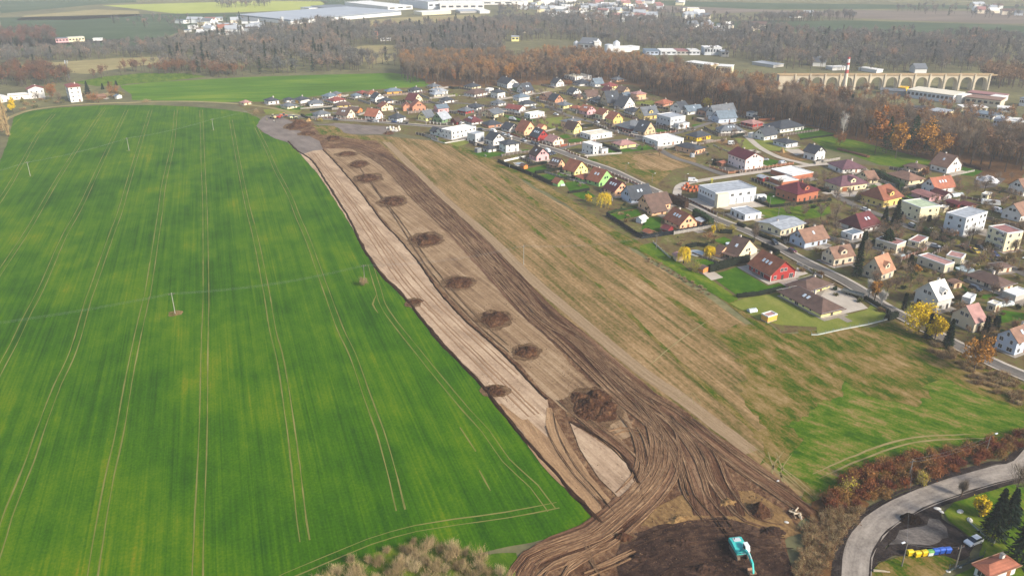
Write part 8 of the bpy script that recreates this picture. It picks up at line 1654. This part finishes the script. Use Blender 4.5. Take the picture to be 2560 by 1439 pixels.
for a in [('F', (660, 345, 840, 405, 925, 432, 1110, 412), 'orange brick fence around the yard of the tall pale pink house', 1.4, 'pillar', '8f5c42', 'b08a70'), ('F', (1170, 412, 1400, 370, 1620, 325, 1860, 295), 'orange brick fence right of the tall pale pink house', 1.4, 'pillar', '8f5c42', 'b08a70'),
          ('B', (1195, 895, 1300, 925, 1395, 962), 'rusty panel fence before the vivid orange roof', 1.4, 'solid', '8a4a38', 'c9beb2'), ('B', (1460, 960, 1600, 1010, 1760, 1058, 1880, 1085, 1955, 1082), 'pillared fence around the pale pink corner bungalow', 1.3, 'pillar', '6a4438', 'b8aca0'), ('B', (1965, 1082, 2065, 1062), 'rusty brown gate beside the corner bungalow', 1.4, 'solid', '8a4a34', 'c9beb2'),
          ('B', (2095, 1065, 2250, 1040, 2470, 1005), 'pillared fence along the side street lawn', 1.2, 'pillar', '8a6a5c', 'c9beb2'), ('B', (2040, 1135, 2110, 1180, 2240, 1225, 2350, 1245), 'pillared fence before the tall white cube house', 1.2, 'pillar', '7a5a4c', 'c9beb2'), ('B', (90, 745, 240, 765, 420, 770), 'white pillared fence before the sage green house', 1.3, 'pillar', '4a4442', 'd5d0c8'),
          ('C', (790, 870, 880, 925, 1015, 948), 'brick pillared fence in front of the stone coloured house', 1.3, 'pillar', '5a3a34', 'b89a8a'), ('C', (1260, 905, 1400, 885, 1550, 868), 'brick pillared fence right of the stone coloured house', 1.2, 'pillar', '6a4438', 'c9a898'), ('C', (360, 760, 420, 780, 560, 830), 'stone pillared fence along the side street', 1.3, 'pillar', '5a5450', 'b8b0a4'), ('C', (470, 720, 560, 760, 640, 790), 'dark fence with pillars below the yellow gabled house', 1.3, 'pillar', '3a3432', 'a89c90'),
          ('A', (1000, 590, 1240, 602, 1560, 618, 1880, 640), 'dark red pillared fence along the upper street', 1.2, 'pillar', '5a2f2c', 'bdb4aa'), ('E', (1320, 320, 1560, 400, 1760, 480, 2000, 580, 2100, 640), 'pillared fence along the main street behind the coloured houses', 1.2, 'pillar', '6a4038', 'b8aca2'), ('I', (-60, 1372, 20, 1372, 300, 1310, 640, 1245, 1005, 1150), 'green mesh fence on a low white wall around the dry lawn', 1.1, 'mesh', 'a8aea6', '6a7a6e'),
          ('F', (700, 960, 830, 1010, 1040, 1110), 'grey mesh fence before the low white workshop', 1.3, 'mesh', '6a6058', '5a5450'), ('H', (2170, 560, 2330, 650, 2520, 750), 'white topped gate wall of the bright red house', 1.0, 'solid', 'b8b4ae', 'd5d2cc'), ('B', (105, 975, 190, 1010, 300, 1035, 600, 985), 'grey concrete garden wall around the white modern villa', .9, 'solid', 'b0aca4', 'b5b1a9'),
          ('C', (240, 1225, 500, 1200, 775, 1180), 'grey concrete wall below the tall white cube house', 1.2, 'solid', 'a09c94', 'a8a49c'), ('D', (20, 715, 120, 765, 230, 805), 'grey concrete strip wall across the bare plot', .7, 'solid', '8d8a84', '98958f'), ('D', (620, 385, 720, 380, 830, 375), 'orange timber fence above the sweeping dark roof', 1.5, 'solid', 'b0683c', 'b8784c'), ('D', (1230, 440, 1440, 480, 1650, 520), 'dark mesh fence at the foot of the wood', 1.4, 'mesh', '4a4e50', '3c4042'),
          ('G', (1690, 285, 1800, 320, 1960, 370), 'dark brown board fence right of the white balcony house', 1.4, 'solid', '4c2c26', '5a3a30'), ('K', (1800, 1400, 1990, 1320, 2150, 1250), 'dark mesh fence behind the orange roofed cottage', 1.8, 'mesh', '3a4440', '343c38'), ('K', (2000, 900, 2120, 1010, 2260, 1120), 'low concrete edged fence below the black spruces', 1.0, 'mesh', '8a8e84', '9a9a92'), ('H', (180, 262, 330, 400, 420, 480), 'low concrete garden wall at the meadow corner', .8, 'solid', 'b0a898', 'b8b0a2'),
          ('E', (115, 262, 280, 225, 430, 195), 'white garden wall behind the pink house patio', 1.3, 'solid', 'd5d0c6', 'd8d4cc'), ('E', (190, 340, 262, 352), 'pale grey gate in the dark hedge', 1.6, 'solid', 'b8bcc0', 'a8acb0')]:
    fence(*a)
def disc(c, x, y, r, h, mats, label, name, cat):
    a = CG(c, x, y); E = empty(name, (a.x, a.y, .12)); tag(E, label, cat); q = MB(); q.tube([(0, 0, 0), (0, 0, h)], r, 28); q.build('wall', mats[0], E); q = MB(); q.tube([(0, 0, h + .01), (0, 0, h + .03)], r * .94, 28); q.build('water', mats[1], E)
disc('H', 780, 412, 3.6, .35, (mat('a8a294'), mat('9aa0a0', .2, .05, spec=.7)), 'pale round garden pond covered for winter', 'garden_pond', 'pond'); disc('H', 1230, 290, 1.5, .7, (mat('c9cccc'), mat('c2cacd', .3)), 'small white covered pool beside the terrace house', 'paddling_pool', 'pool'); disc('I', 1830, 565, 3.4, .5, (mat('9aa8a8'), mat('b2c4c6', .3)), 'pale covered pool beside the yellow green bush', 'swimming_pool', 'pool')
disc('E', 345, 292, 2.6, .4, (mat('9a9a98'), mat('8a9498', .3)), 'round covered pool on the paved corner inside the hedge', 'swimming_pool', 'pool'); disc('I', 645, 275, .9, .5, (mat('d5d8da'), mat('d5d8da', .4)), 'white round tub beside the pine', 'tub', 'tub')
def greenhouse(c, x, y, L_, w, rz, label):
    a = CG(c, x, y); E = empty('greenhouse', (a.x, a.y, .1), rz); tag(E, label, 'greenhouse'); q = MB(); pr = [(math.cos(t) * w / 2, math.sin(t) * w * .5 + .2) for t in np.linspace(0, math.pi, 9)]; q.prism(pr, 'x', -L_ / 2, L_ / 2); q.build('cover', mat('b9c2bf', .3, .06, spec=.6), E)
    for k in range(5): f = MB(); pts = [(L_ * (k / 4 - .5), p[0] * 1.02, p[1] * 1.02) for p in pr]; f.tube(pts, .04, 4); f.build('hoop', mat('8a8f90', .5), E)
greenhouse('G', 1610, 725, 7, 3, .3, 'long pale greenhouse on the hillside plot'); greenhouse('I', 1340 - 100, 0, 0.01, .01, 0, 'x') if 0 else None
greenhouse('I', 2320, 1000, 6, 2.6, .25, 'grey glass greenhouse right of the beige garage block'); greenhouse('H', 1550, 1215, 3, 2.2, .3, 'little glass greenhouse on the dry lawn edge'); greenhouse('E', 955, 605, 2.4, 1.8, .3, 'small shiny greenhouse beside the tiny green garden house'); greenhouse('I', 1050, 425, 3.6, 2.4, .8, 'white polytunnel behind the steep roofed beige house')
# two workers at the construction machines
def person(c, x, y, rz, top, legs, label):
    a = CG(c, x, y); me = bpy.data.meshes.new('body')
    V = [(0, 0, .95), (0, 0, 1.2), (0, 0, 1.42), (0, 0, 1.55), (0, 0, 1.7), (0, .2, 1.42), (.08, .28, 1.15), (.2, .27, .95), (0, -.2, 1.42), (.05, -.28, 1.15), (.12, -.3, .9), (0, .1, .9), (.08, .12, .5), (0, .14, .06), (.14, .14, .03), (0, -.1, .9), (-.05, -.12, .5), (-.12, -.14, .06), (.02, -.14, .03)]
    Ed = [(0, 1), (1, 2), (2, 3), (3, 4), (2, 5), (5, 6), (6, 7), (2, 8), (8, 9), (9, 10), (0, 11), (11, 12), (12, 13), (13, 14), (0, 15), (15, 16), (16, 17), (17, 18)]
    rad = [.15, .15, .17, .06, .11, .08, .05, .04, .08, .05, .04, .1, .07, .05, .04, .1, .07, .05, .04]
    me.from_pydata(V, Ed, []); o = bpy.data.objects.new('body', me); COL.objects.link(o); me.materials.append(mat(top)); E = empty('person', (a.x, a.y, .2), rz); tag(E, label, 'person'); o.parent = E
    sk = o.modifiers.new('skin', 'SKIN'); o.modifiers.new('sub', 'SUBSURF').levels = 1
    for i, r in enumerate(rad): me.skin_vertices[0].data[i].radius = (r, r)
    me.skin_vertices[0].data[0].use_root = True
    q = MB(); q.prism([(-.19, .06), (-.19, .95), (.19, .95), (.19, .06), (.06, .06), (.02, .8), (-.02, .8), (-.06, .06)], 'x', -.1, .12); q.build('trousers', mat(legs), E); q = MB(); q.tube([(0, 0, 1.73), (0, 0, 1.84)], [.14, .08], 10); q.build('helmet', mat('d8b020'), E)
person('A', 348, 632, .5, 'c8c23a', '2c3040', 'worker in a yellow jacket standing left of the road roller'); person('A', 438, 648, 2, 'd5d5d0', '1c2028', 'worker in a white shirt and dark trousers near the roller'); person('A', 452, 652, 3, '22242a', '22242a', 'worker in dark clothes beside the one in white')
# ---------------- haze ----------------
def make_haze(dens):
    hb = MB(); hb.box(-4300, -400, -1.5, 4300, 8200, 124)
    m = bpy.data.materials.new('haze_air'); m.use_nodes = True; t = m.node_tree; t.nodes.clear()
    o_ = t.nodes.new('ShaderNodeOutputMaterial'); v = t.nodes.new('ShaderNodeVolumePrincipled')
    v.inputs['Color'].default_value = (.9, .935, .98, 1); v.inputs['Density'].default_value = dens; v.inputs['Anisotropy'].default_value = 0
    t.links.new(v.outputs[0], o_.inputs['Volume']); m.cycles.homogeneous_volume = True
    h = hb.build('haze', m); h['kind'] = 'stuff'
make_haze(.00016)
for l_, ns in LABELS.items():
    if len(ns) > 1 and not bpy.data.objects[ns[0]].get('group'): print('DUP LABEL', l_, ns)
